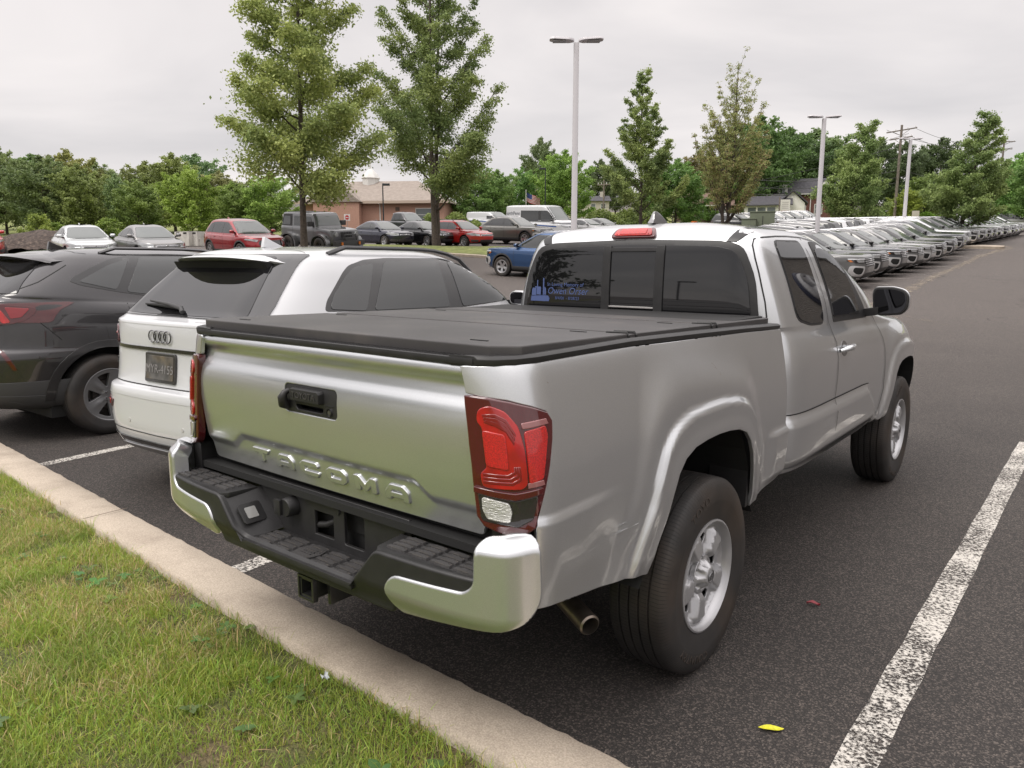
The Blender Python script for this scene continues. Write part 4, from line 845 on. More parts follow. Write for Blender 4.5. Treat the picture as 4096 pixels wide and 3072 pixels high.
def build_car(kind, name, pnt, lod=1, front='plain', rails=False, clad=False, **over):
    d = dict(CARS[kind]); d.update(over); root = empty(name)
    S = Shell(d.get('rings') or rings(d), None, ns=44 if lod else 110, ne=18 if lod else 40, sub=3 if lod else 7)
    L, W, H = d['L'], d['W']/2, d['H']; R = d['R']; Ra = R+.065
    cut = [arch_cutter(y, R, Ra, s0, s1) for y in d['wheels'] for s0, s1 in ((W-.30, W+.3), (-W-.3, -W+.30))]
    me = cut_arches(S.me, cut, dark); paint_inside(me, [(y, R) for y in d['wheels']], Ra, pnt, dark, W-.045, .30)
    body = link('body', me, None, root); st = .09 if lod else .05
    fl = MB(); fl.box(-W*.8, W*.8, .5, L-.6, .20 if d.get('zb', .24) < .3 else .3, .5); fl.build('underbody', dark, root)
    tex_side(S, d, root, mat('window_surround', (.018, .018, .019), .3, coat=.5), lod)
    # windscreen, rear window
    zt = H-.12; wt = d['roof_w']/2; cz = d['cowlz']+.03
    ws = [(-W*.76, cz), (-W*.4, cz-.02), (W*.4, cz-.02), (W*.76, cz), (wt*.86, zt), (wt*.4, zt+.018), (-wt*.4, zt+.018), (-wt*.86, zt)]
    S.decal('windscreen_frit', rnd([(x*1.03, z+(.012 if z > 1.2*cz else -.02)) for x, z in ws], .05), 'F', MATS['window_surround'], root, off=.003, step=st)
    S.decal('windscreen', rnd(ws, .05), 'F', glassw, root, off=.006, step=st)
    rz = (d.get('deck') or d['belt'])+.07
    if d.get('rear') != 'none': S.decal('rear_window', rnd([(-W*.76, rz), (W*.76, rz), (wt*.86, zt-.01), (-wt*.86, zt-.01)], .06), 'B', glassd if kind != 'sedan' else glassm, root, off=.005, step=st)
    for y in d['wheels']: [car_wheel(root, d, y, r, lod, d.get('rim_mat', alloy)) for r in (True, False)]
    if clad:
        for V_ in ('R', 'L'):
            for y in d['wheels']:
                o = [(y+(Ra+.055)*math.cos(PI*k/16-.18+(k/16)*.36), R+(Ra+.055)*math.sin(PI*k/16-.18+(k/16)*.36)) for k in range(17)]; i_ = [(y+(Ra+.004)*math.cos(PI*k/16-.18+(k/16)*.36), R+(Ra+.004)*math.sin(PI*k/16-.18+(k/16)*.36)) for k in range(16, -1, -1)]
                S.decal('arch_trim', o+i_, V_, grey_pl, root, off=.010, step=st)
            S.decal('sill_trim', [(d['wheels'][0]+Ra+.05, .30), (d['wheels'][1]-Ra-.05, .30), (d['wheels'][1]-Ra-.06, .43), (d['wheels'][0]+Ra+.06, .43)], V_, grey_pl, root, off=.012, step=st)
    # door gaps, handles, mirrors
    fy = d['cowl']-.15; my = (d['rear_belt'] if not d.get('deck') else .9)+1.0; by = (fy+my)/2+.05; by = d.get('b_pillar', by)
    for V_, sg in (('R', 1), ('L', -1)):
        for yy in (fy, by, d['wheels'][0]+Ra*.55): S.ribbon('door_gap', [(yy, d['belt']+.03), (yy+.015, d['belt']-.25), (yy-.02, .42 if yy != d['wheels'][0]+Ra*.55 else .72)], V_, .010 if lod else .006, gap, root)
        for yy in (by-.18, by+.95*(fy-by)-1.0 if False else d['wheels'][0]+Ra+.16):
            loc, n = S.ray(yy, d['belt']-.10, V_); MB().tube([loc+n*.003+Vector((0, -.08, 0)), loc+n*.028+Vector((0, -.05, 0)), loc+n*.030+Vector((0, .05, 0)), loc+n*.003+Vector((0, .08, 0))], .012, 6).build('door_handle', pnt, root, smooth=60)
        p, n = S.ray(fy-.10, d['belt']+.07, V_); mb = MB()
        shp = rrect(-.095, .095, -.06, .07, .045); q = []
        for dd, s_ in ((-.05, .86), (.0, 1), (.06, .85), (.10, .45)): q += [(p.x+sg*(.12+a*s_), p.y+.02+dd, p.z+.05+b_*s_) for a, b_ in shp]
        m_ = len(shp); mb.add(q, [(i*m_+j, i*m_+(j+1) % m_, (i+1)*m_+(j+1) % m_, (i+1)*m_+j) for i in range(3) for j in range(m_)]+[tuple(range(m_)), tuple(range(3*m_, 4*m_))])
        mi = mb.build('door_mirror', d.get('mirror_mat', pnt), root, smooth=60); MB().prism([(p.y-.02, p.z+.03), (p.y+.09, p.z+.03), (p.y+.06, p.z-.02), (p.y, p.z-.02)], lambda a, b_: (p.x-sg*.02, a, b_), lambda a, b_: (p.x+sg*.10, a, b_+.01)).build('mirror_arm', grey_pl, mi)
        MB().prism(shp, lambda a, b_: (p.x+sg*(.12+a*.8), p.y-.031, p.z+.05+b_*.8), lambda a, b_: (p.x+sg*(.12+a*.8), p.y-.033, p.z+.05+b_*.8)).build('mirror_glass', mirror, mi)
        if rails:
            xr = d.get('rail_x', wt*.80); y0, y1 = d.get('rail_y', (d['rear_top']+.25, d['ws_top']-.20)); n_ = 10; pts = []
            for k in range(n_+1):
                y = y0+(y1-y0)*k/n_; z = S.ray(sg*xr, y, 'T')[0].z; pts.append((sg*xr, y, z+(.045 if 0 < k < n_ else .0)))
            MB().tube(pts, .017, 6).build('roof_rail', d.get('rail_mat', alloy), root, smooth=60)
    fy_ = d.get('fin_y', d['rear_top']+.38); z = S.ray(0, fy_, 'T')[0].z
    if d.get('fin', True):
        MB().prism([(-.07, 0), (.09, 0), (.0, .035), (-.055, .06)], lambda a, b_: (-.016, a*1.25+fy_, z+b_*1.3-.004), lambda a, b_: (.016, a*1.25+fy_, z+b_*1.3-.004)).build('roof_antenna', pnt, root, bevel=.006)
    front_end(S, d, root, front, lod, pnt); rear_end(S, d, root, lod, pnt, d.get('rear', 'plain'))
    for ch in list(root.children): pass
    return root, S, d
def vw_emblem(root, S, z, r, x=0, view='F', m=None):
    mb = MB(); m = m or chrome
    p, n = S.ray(x, z, view); s_ = 1 if view == 'F' else -1; y = p.y+s_*.012
    mb.tube([(x+r*math.cos(2*PI*k/24), y, z+r*math.sin(2*PI*k/24)) for k in range(25)], r*.09, 5, caps=False)
    for P in (((-.38, .86), (-.0, .06), (.38, .86)), ((-.86, .38), (-.42, -.78), (0, .06), (.42, -.78), (.86, .38))):
        mb.tube([(x+a*r, y, z+b_*r) for a, b_ in P], r*.08, 4)
    mb.build('emblem', m, root, smooth=60)
def front_end(S, d, root, style, lod, pnt):
    L, W, hf = d['L'], d['W']/2, d['hood']; st = .055 if lod else .035
    D = lambda nm, P, m, off=.009, r=.02, **k: S.decal(nm, rnd(P, r), 'F', m, root, off=off, step=st, **k)
    if style == 'vwsuv':
        g = D('grille', [(-.56, hf-.07), (.56, hf-.07), (.50, hf-.27), (.30, hf-.34), (-.30, hf-.34), (-.50, hf-.27)], grey_pl)
        for k in range(4): D('grille_bar', [(-.55+.02*k, hf-.095-.062*k), (.55-.02*k, hf-.095-.062*k), (.55-.02*k, hf-.112-.062*k), (-.55+.02*k, hf-.112-.062*k)], MATS.get('satin_silver') or mat('satin_silver', (.62, .62, .63), .3, .5, coat=.5), off=.020, r=0)
        vw_emblem(root, S, hf-.17, .075)
        for s_ in (1, -1):
            D('headlight', [(s_*.56, hf-.075), (s_*.86, hf-.06), (s_*.90, hf-.12), (s_*.80, hf-.20), (s_*.55, hf-.215)], smoke, off=.013)
            D('headlight_unit', [(s_*.58, hf-.125), (s_*.78, hf-.11), (s_*.76, hf-.185), (s_*.58, hf-.20)], headl, off=.017)
            D('light_bar', [(s_*.55, hf-.082), (s_*.88, hf-.062), (s_*.88, hf-.092), (s_*.55, hf-.108)], mat('drl_white', (.80, .82, .84), .2, coat=1), off=.024, r=0)
            D('side_marker', [(s_*.85, hf-.11), (s_*.885, hf-.11), (s_*.86, hf-.17), (s_*.83, hf-.17)], amber, off=.013, r=0)
            D('air_intake', [(s_*.62, .66), (s_*.84, .70), (s_*.86, .58), (s_*.80, .46), (s_*.66, .44)], mat('intake_black', (.01, .01, .01), .6), off=.014)
            D('intake_surround', [(s_*.58, .70), (s_*.87, .74), (s_*.89, .57), (s_*.82, .42), (s_*.63, .40)], mat('satin_silver', (.62, .62, .63), .3, .5, coat=.5), off=.024, r=.05, holes=[rnd([(s_*.625, .650), (s_*.825, .685), (s_*.840, .57), (s_*.78, .475), (s_*.675, .455)], .04)])
        D('lower_grille', [(-.50, .50), (.50, .50), (.56, .33), (-.56, .33)], grey_pl)
        D('skid_trim', [(-.70, .36), (-.56, .345), (-.50, .31), (.50, .31), (.56, .345), (.70, .36), (.62, .27), (-.62, .27)], MATS['satin_silver'], off=.020)
    elif style == 'jeep': pass
    elif style == 'ford':
        D('grille', [(-.45, hf-.10), (.45, hf-.10), (.52, hf-.22), (.42, hf-.38), (-.42, hf-.38), (-.52, hf-.22)], smoke)
        for s_ in (1, -1):
            D('headlight', [(s_*.50, hf-.08), (s_*.82, hf-.03), (s_*.84, hf-.08), (s_*.56, hf-.16)], headl, off=.014)
            D('air_intake', [(s_*.62, .52), (s_*.80, .56), (s_*.78, .42), (s_*.64, .40)], grey_pl)
        D('lower_grille', [(-.50, .44), (.50, .44), (.45, .30), (-.45, .30)], grey_pl)
        p, n = S.ray(0, hf-.15, 'F'); MB().lathe([(.001, .014), (.05, .012), (.055, 0)], 20, 'Y', (0, p.y, hf-.17)).build('emblem', MATS['cup_grey'], root, smooth=40)
    else:
        hz = hf
        D('grille', [(-.42, hz-.07), (.42, hz-.07), (.38, hz-.17), (-.38, hz-.17)], grey_pl)
        for k in range(3 if style != 'dark' else 0): D('grille_bar', [(-.41, hz-.085-.03*k), (.41, hz-.085-.03*k), (.41, hz-.096-.03*k), (-.41, hz-.096-.03*k)], chrome, off=.012, r=0)
        if style == 'vwcar': vw_emblem(root, S, hz-.11, .065)
        else:
            p, n = S.ray(0, hz-.12, 'F'); MB().lathe([(.001, .014), (.04, .012), (.045, 0)], 20, 'Y', (0, p.y, hz-.12)).build('emblem', chrome, root, smooth=40)
        for s_ in (1, -1):
            D('headlight', [(s_*.46, hz-.06), (s_*.80, hz-.0), (s_*.84, hz-.06), (s_*.74, hz-.15), (s_*.47, hz-.17)], headl, off=.014)
            D('fog_intake', [(s_*.52, .42), (s_*.76, .44), (s_*.74, .33), (s_*.54, .32)], grey_pl)
        D('lower_grille', [(-.46, .43), (.46, .43), (.42, .30), (-.42, .30)], grey_pl)
def rear_end(S, d, root, lod, pnt, style):
    if style == 'none': return
    W = d['W']/2; be = d['belt']; st = .09 if lod else .05
    for s_ in (1, -1): S.decal('tail_light', rnd([(s_*.50, be-.05), (s_*.86*W/.95, be-.02), (s_*.90*W/.95, be-.20), (s_*.52, be-.16)], .03), 'B', redd, root, off=.008, step=st)
    S.decal('licence_plate', rnd([(-.15, .78), (.15, .78), (.15, .64), (-.15, .64)], .01), 'B', mat('plate_grey', (.35, .35, .33), .5), root, off=.010, step=st)
    S.decal('rear_bumper_trim', rnd([(-.80, .44), (.80, .44), (.76, .32), (-.76, .32)], .03), 'B', grey_pl, root, off=.008, step=st)
def set_paint(root, old, new):
    for ch in root.children_recursive:
        if ch.type == 'MESH':
            for s_ in ch.material_slots:
                if s_.material == old: s_.link = 'OBJECT'; s_.material = new
def seat_car(o, x, y, ang, L=4.6, wb=2.8, dz=0):
    """stand a car on the sloping ground: heading ang (0 = +y, clockwise positive), (x,y) = middle of the car"""
    f = Vector((math.sin(ang), math.cos(ang))); r = Vector((f.y, -f.x)); g = lambda a, b: T(x+f.x*a+r.x*b, y+f.y*a+r.y*b)
    pz = (g(wb/2, 0)-g(-wb/2, 0))/wb; rz = (g(0, .8)-g(0, -.8))/1.6; z = (g(wb/2, 0)+g(-wb/2, 0))/2
    F3 = Vector((f.x, f.y, pz)).normalized(); R3 = Vector((r.x, r.y, rz)); R3 = (R3-F3*R3.dot(F3)).normalized(); U = R3.cross(F3)
    M = Matrix((R3, F3, U)).transposed(); o.rotation_mode = 'XYZ'; o.rotation_euler = M.to_euler()
    o.location = Vector((x, y, z+dz))-F3*(L/2)
# ------------------------------------------------------------ the two parked neighbours
def ring_tube(mb, c, r, wd, n=28): mb.tube([(c[0]+r*math.cos(2*PI*k/n), c[1], c[2]+r*math.sin(2*PI*k/n)) for k in range(n+1)], wd, 6, caps=False)
AUR = [(.25, .25, .35, 4.2, .76, 5, 4), (.29, .28, .14, 4.42, .86, 5, 4), (.38, .38, .03, 4.6, .92, 5, 4), (.52, .50, .0, 4.66, .94, 5, 4), (.68, .62, .0, 4.67, .946, 5, 4), (.745, .68, .012, 4.66, .946, 5, 4), (.765, .70, .055, 4.66, .946, 5, 4), (.98, .82, .085, 4.62, .94, 5, 4), (1.12, .90, .088, 4.56, .915, 5, 4.4), (1.185, .95, .10, 4.42, .885, 5.5, 4.8), (1.205, 1.0, .15, 3.8, .862, 6, 5.5), (1.225, 1.07, .20, 3.34, .842, 6.5, 7),
  (1.38, 1.32, .385, 2.98, .765, 7, 8), (1.53, 1.50, .56, 2.62, .692, 7, 8), (1.60, 1.585, .64, 2.42, .640, 7, 7), (1.640, 1.635, .70, 2.26, .575, 6, 6), (1.665, 1.665, .84, 2.06, .45, 5, 5), (1.680, 1.682, 1.05, 1.9, .28, 4, 4), (1.688, 1.688, 1.35, 1.6, .03, 3, 3)]
au_trim = [(.90, 1.252), (.94, 1.317), (1.144, 1.50), (1.213, 1.545), (1.374, 1.585), (1.60, 1.598), (2.191, 1.596), (2.509, 1.558), (2.777, 1.47), (3.03, 1.315), (3.12, 1.24), (2.2, 1.205), (1.4, 1.225)]
au_gl = [[(.945, 1.262), (1.0, 1.345), (1.18, 1.49), (1.25, 1.53), (1.44, 1.558), (1.235, 1.235)], [(1.31, 1.235), (1.55, 1.570), (2.115, 1.578), (2.085, 1.216)], [(2.24, 1.212), (2.235, 1.570), (2.464, 1.540), (2.74, 1.455), (2.98, 1.300), (3.0, 1.235)]]
_am = lambda P: [(y-.15+.22*(y-.9)/2.1, z) for y, z in P]
au_trim = _am(au_trim); au_gl = [_am(P) for P in au_gl]
Q, QS, qd = build_car('suv2', 'parked_car', PAINTS['white'], 0, 'plain', rails=True, rings=AUR, L=4.67, W=1.89, H=1.69, belt=1.12, hood=.95, cowlz=1.08, cowl=3.34, ws_top=2.42, rear_belt=.2, rear_top=.64, roof_w=1.28, wheels=(.97, 3.79), R=.37, side_trim=au_trim, side_glass=au_gl, rear='none', rail_mat=grey_pl, rail_x=.60, rail_y=(.98, 2.62), fin_y=1.0)
tag(Q, 'white crossover beside the pickup, four-ring emblem above a black-framed plate', 'car')
Q.location = (-2.76, -.36, 0); Q.rotation_euler = (0, 0, rad(5.0))
gl_blk = mat('gloss_black', (.012, .012, .013), .12, coat=1)
D = lambda nm, P, m, off=.006, r=.02, par=Q, step=.04, **k: QS.decal(nm, rnd(P, r), 'B', m, par, off=off, step=step, **k)
D('rear_window_frame', [(-.73, 1.217), (.74, 1.217), (.72, 1.30), (.60, 1.62), (-.57, 1.62), (-.70, 1.30)], gl_blk, .008)
D('rear_window', [(-.655, 1.225), (-.3, 1.222), (.3, 1.222), (.655, 1.225), (.61, 1.33), (.48, 1.60), (-.48, 1.60), (-.61, 1.33)], glassd, .012)
D('badge_strip', [(-.74, 1.012), (-.4, 1.002), (.4, 1.002), (.74, 1.012), (.74, 1.030), (.4, 1.022), (-.4, 1.022), (-.74, 1.030)], gl_blk, .010, 0)
for s_ in (1, -1):
    D('tail_light', [(s_*.54, 1.033), (s_*.93, 1.035), (s_*.925, 1.13), (s_*.86, 1.150), (s_*.62, 1.145), (s_*.585, 1.12)], redd, .010)
    D('tail_light_bar', [(s_*.62, 1.085), (s_*.90, 1.09), (s_*.90, 1.115), (s_*.68, 1.105)], redl, .014, .004)
    D('rear_reflector', [(s_*.56, .590), (s_*.86, .600), (s_*.88, .670), (s_*.52, .645)], redd, .008, .008)
    D('reflector_lens', [(s_*.60, .602), (s_*.80, .612), (s_*.82, .652), (s_*.58, .634)], redb, .011, .004)
    for x in (.30, .66): QS.decal('parking_sensor', [(s_*x+.013*math.cos(PI*k/6), .53+.013*math.sin(PI*k/6)) for k in range(12)], 'B', mat('sensor_white', (.50, .50, .49), .4), Q, off=.003, step=.02)
    QS.ribbon('tailgate_gap', [(s_*.80, 1.03), (s_*.80, .84), (s_*.76, .775)], 'B', .006, gap, Q)
QS.ribbon('tailgate_gap', [(-.76, .775), (0, .768), (.76, .775)], 'B', .007, gap, Q)
QS.ribbon('bumper_crease', [(-.90, .70), (0, .69), (.90, .70)], 'B', .004, MATS['sensor_white'], Q); QS.ribbon('bumper_crease', [(-.90, .47), (0, .455), (.90, .47)], 'B', .006, gap, Q)
QS.ribbon('tailgate_crease', [(-.80, 1.172), (0, 1.168), (.80, 1.172)], 'B', .005, MATS['sensor_white'], Q)
D('lower_bumper', [(-.93, .46), (-.60, .41), (0, .40), (.60, .41), (.93, .46), (.90, .33), (.78, .27), (-.78, .27), (-.90, .33)], gl_blk, .010)
D('skid_plate', [(-.50, .36), (.50, .36), (.46, .29), (-.46, .29)], alloy, .016)
em = MB()
for k in range(4): p, n = QS.ray(-.084+.056*k, 1.095, 'B'); ring_tube(em, (-.084+.056*k, p.y-.010, 1.095), .038, .0045)
em.build('ring_emblem', gl_blk, Q, smooth=60)
pf = D('plate_frame', [(-.165, .985), (.165, .985), (.165, .800), (-.165, .800)], mat('plate_holder', (.03, .028, .028), .35, coat=.5), .014, .012, flange=.014, edge=.004)
D('licence_plate', [(-.148, .970), (.148, .970), (.148, .818), (-.148, .818)], mat('plate_face', (.085, .082, .08), .5, noise=(14, .5), mix2=((.17, .12, .05), 3, .45, .7)), .017, .006, par=pf)
text_on('plate_lettering', 'MYR-4155', .078, lambda u, v, h: (u*.92, QS.ray(u*.92, .885+v, 'B')[0].y-.0185-h, .885+v), mat('plate_letters', (.22, .21, .21), .5), pf, .001)
text_on('badge_lettering', 'Q5', .055, lambda u, v, h: (-.66+u, QS.ray(-.66+u, .90+v, 'B')[0].y-.005-h, .90+v), gl_blk, Q, .003, shear=.2)
for a, b, r in (((.02, 1.235), (-.40, 1.262), .012), ((-.40, 1.262), (-.17, 1.275), .020)): pass
def QB(x, z, o=.03): p, n = QS.ray(x, z, 'B'); return p+n*o
MB().tube([QB(.10, 1.225), QB(.06, 1.245, .04), QB(-.10, 1.262, .045), QB(-.36, 1.285, .035)], [.016, .016, .013, .009], 8).build('wiper_arm', grey_pl, Q, smooth=60)
MB().tube([QB(-.42, 1.272, .02), QB(-.2, 1.262, .03), QB(.05, 1.25, .028)], [.006, .012, .010], 8).build('wiper_blade', dark, Q, smooth=60)
sp = MB(); vs = []; n_ = 17
for j in range(n_):
    u = -1+2*j/(n_-1); x = u*.575; c_ = 1-abs(u)**3.5
    vs += [(x*1.02, .66+.12*(1-c_), 1.628-.05*abs(u)**3), (x, .47+.17*(1-c_)-.0, 1.618-.05*abs(u)**3-.004), (x*.985, .44+.20*(1-c_), 1.604-.045*abs(u)**3), (x*.96, .50+.16*(1-c_), 1.585-.045*abs(u)**3), (x*.93, .66+.06*(1-c_), 1.560-.04*abs(u)**3)]
sp.add(vs, [(j*5+k, j*5+k+1, (j+1)*5+k+1, (j+1)*5+k) for j in range(n_-1) for k in range(4)]+[tuple(range(5)), tuple(range((n_-1)*5, n_*5))])
so = sp.build('spoiler', PAINTS['white'], Q, smooth=50)
un = MB(); un.prism(rnd([(-.50, .52), (.50, .52), (.52, .70), (-.52, .70)], .03), lambda x, y: (x, y, 1.600-.03*abs(x/.5)**3), lambda x, y: (x*1.0, y+.03, 1.545-.03*abs(x/.5)**3)); un.build('spoiler_underside', dark, so)
QS.decal('sunroof', rnd([(-.44, 1.42), (.44, 1.42), (.44, 2.30), (-.44, 2.30)], .05), 'T', glassd, Q, off=.004, step=.08)
QS.ribbon('roof_seam', [(-.56, .82), (-.3, .80), (.3, .80), (.56, .82)], 'T', .006, gap, Q)
# --- black crossover on the left
ESR = [(.27, .27, .40, 4.1, .76, 4.5, 4), (.31, .30, .16, 4.35, .86, 4.5, 4), (.42, .40, .03, 4.53, .91, 4.5, 4), (.56, .52, .0, 4.59, .93, 4.5, 3.8), (.74, .64, .0, 4.60, .94, 4.5, 3.8), (.80, .70, .02, 4.60, .94, 4.5, 3.8), (.84, .74, .07, 4.59, .938, 4.5, 3.8), (1.02, .84, .09, 4.54, .93, 4.5, 4), (1.18, .92, .10, 4.46, .905, 4.6, 4.2), (1.245, .97, .13, 4.32, .875, 5, 4.6), (1.27, 1.0, .20, 3.8, .855, 5.5, 5.5), (1.30, 1.07, .24, 3.36, .838, 6, 7),
  (1.42, 1.34, .40, 2.98, .775, 6.5, 8), (1.55, 1.52, .58, 2.64, .705, 6.5, 8), (1.615, 1.60, .68, 2.44, .650, 6.5, 7), (1.652, 1.645, .76, 2.28, .585, 6, 6), (1.680, 1.680, .90, 2.08, .45, 5, 5), (1.694, 1.696, 1.12, 1.9, .28, 4, 4), (1.702, 1.702, 1.4, 1.6, .03, 3, 3)]
es_trim = [(.745, 1.400), (.79, 1.435), (.956, 1.515), (1.145, 1.590), (1.377, 1.632), (1.70, 1.640), (2.1, 1.632), (2.5, 1.585), (2.78, 1.49), (3.06, 1.31), (3.12, 1.22), (1.888, 1.200), (1.444, 1.240), (1.135, 1.295), (.834, 1.360)]
es_gl = [[(.825, 1.393), (.937, 1.448), (1.124, 1.535), (1.325, 1.596), (1.132, 1.312)], [(1.22, 1.292), (1.435, 1.608), (1.75, 1.612), (2.05, 1.602), (2.02, 1.215), (1.6, 1.235)], [(2.20, 1.21), (2.19, 1.598), (2.5, 1.560), (2.75, 1.475), (3.0, 1.31), (3.02, 1.235)]]
EX, ES, ed = build_car('suv2', 'parked_car', PAINTS['graphite'], 0, 'ford', rails=True, rings=ESR, L=4.60, W=1.88, H=1.70, belt=1.16, hood=.95, cowlz=1.08, cowl=3.36, ws_top=2.44, rear_belt=.24, rear_top=.68, roof_w=1.28, wheels=(.955, 3.66), R=.370, side_trim=es_trim, side_glass=es_gl, rear='none', rail_mat=PAINTS['graphite'], rail_x=.59, rail_y=(1.10, 2.55), fin_y=.98, rim_mat=mat('dark_alloy', (.22, .22, .225), .35, .6), spoke=.50)
tag(EX, 'glossy charcoal black crossover at the left edge, showing its rear quarter and one wheel', 'car')
EX.location = (-5.97, -.62, 0); EX.rotation_euler = (0, 0, rad(1.5))
for V_ in ('R', 'L'):
    y0, R0 = .955, .37
    for y0 in (.955, 3.66):
        o = [(y0+(.510)*math.cos(PI*k/18), R0+.500*math.sin(PI*k/18)) for k in range(19)]; i_ = [(y0+.440*math.cos(PI*k/18), R0+.437*math.sin(PI*k/18)) for k in range(18, -1, -1)]
        ES.decal('arch_trim', o+i_, V_, mat('cladding_gloss', (.022, .021, .022), .28, coat=.6), EX, off=.012, step=.03)
    lq = ES.decal('tail_light', rnd([(.05, 1.225), (.24, 1.212), (.41, 1.190), (.455, 1.172), (.43, 1.125), (.36, 1.072), (.26, 1.045), (.08, 1.05)], .02), V_, redd, EX, off=.010, step=.03)
    ES.decal('tail_light_bar', rnd([(.08, 1.20), (.21, 1.195), (.235, 1.15), (.275, 1.062), (.23, 1.055), (.19, 1.14), (.08, 1.16)], .012), V_, redl, lq, off=.014, step=.02)
    ES.decal('tail_light_lens', rnd([(.255, 1.188), (.405, 1.173), (.345, 1.105), (.28, 1.095)], .01), V_, mat('mid_red_lens', (.26, .012, .018), .08, coat=1), lq, off=.014, step=.03)
    ES.ribbon('tailgate_gap', [(.18, 1.235), (.30, 1.308), (.517, 1.395), (.70, 1.500), (.768, 1.54)], V_, .007, gap, EX)
    ES.ribbon('bumper_gap', [(.42, 1.10), (.52, .99), (.60, .90)], V_, .006, gap, EX)
    ES.ribbon('side_crease', [(.70, 1.03), (1.6, 1.03), (2.8, 1.0), (3.5, .93)], V_, .006, PAINTS['graphite'], EX)
    ES.decal('bumper_valance', rnd([(.10, .44), (.50, .42), (.52, .30), (.30, .27), (.12, .30)], .02), V_, grey_pl, EX, off=.010, step=.04)
    ES.decal('rear_reflector', [(.165, .83), (.195, .83), (.265, .66), (.24, .66)], V_, redd, EX, off=.008, step=.03)
D = lambda nm, P, m, off=.006, r=.02, par=EX, step=.05, **k: ES.decal(nm, rnd(P, r), 'B', m, par, off=off, step=step, **k)
D('rear_window', [(-.70, 1.30), (.70, 1.30), (.50, 1.60), (-.50, 1.60)], glassd, .006)
for s_ in (1, -1): D('tail_light', [(s_*.46, 1.215), (s_*.84, 1.222), (s_*.84, 1.05), (s_*.50, 1.08)], redd, .0085)
D('licence_plate', [(-.15, 1.0), (.15, 1.0), (.15, .85), (-.15, .85)], MATS['plate_grey'] if 'plate_grey' in MATS else grey_pl, .01)
D('lower_bumper', [(-.90, .55), (.90, .55), (.84, .32), (-.84, .32)], grey_pl, .008)
sp = MB(); vs = []
for j in range(n_):
    u = -1+2*j/(n_-1); x = u*.64; c_ = 1-abs(u)**3
    vs += [(x*1.0, .80+.06*(1-c_), 1.648-.06*abs(u)**3), (x, .50+.17*(1-c_), 1.640-.07*abs(u)**3), (x*.99, .44+.22*(1-c_), 1.622-.065*abs(u)**3), (x*.97, .52+.18*(1-c_), 1.600-.06*abs(u)**3), (x*.93, .74+.02*(1-c_), 1.575-.05*abs(u)**3)]
sp.add(vs, [(j*5+k, j*5+k+1, (j+1)*5+k+1, (j+1)*5+k) for j in range(n_-1) for k in range(4)]+[tuple(range(5)), tuple(range((n_-1)*5, n_*5))])
sp.build('spoiler', PAINTS['graphite'], EX, smooth=50)
ES.ribbon('roof_seam', [(-.60, .98), (-.56, .90), (-.3, .86), (.3, .86), (.56, .90), (.60, .98)], 'T', .007, gap, EX)
# brake calliper and lug nuts show through the near wheel
for car_, rr0 in ((EX, .237), (Q, .237)):
    for wv in [c for c in car_.children if c.name.startswith('wheel')]:
        rm = [c for c in wv.children if c.name.startswith('rim')][0]; mb = MB()
        for k in range(5):
            a = 2*PI*(k+.5)/5; mb.lathe([(.001, .012), (.009, .011), (.011, 0)], 6, 'X', (.078, .045*math.cos(a), .045*math.sin(a)))
        mb.build('wheel_nuts', chrome, rm)
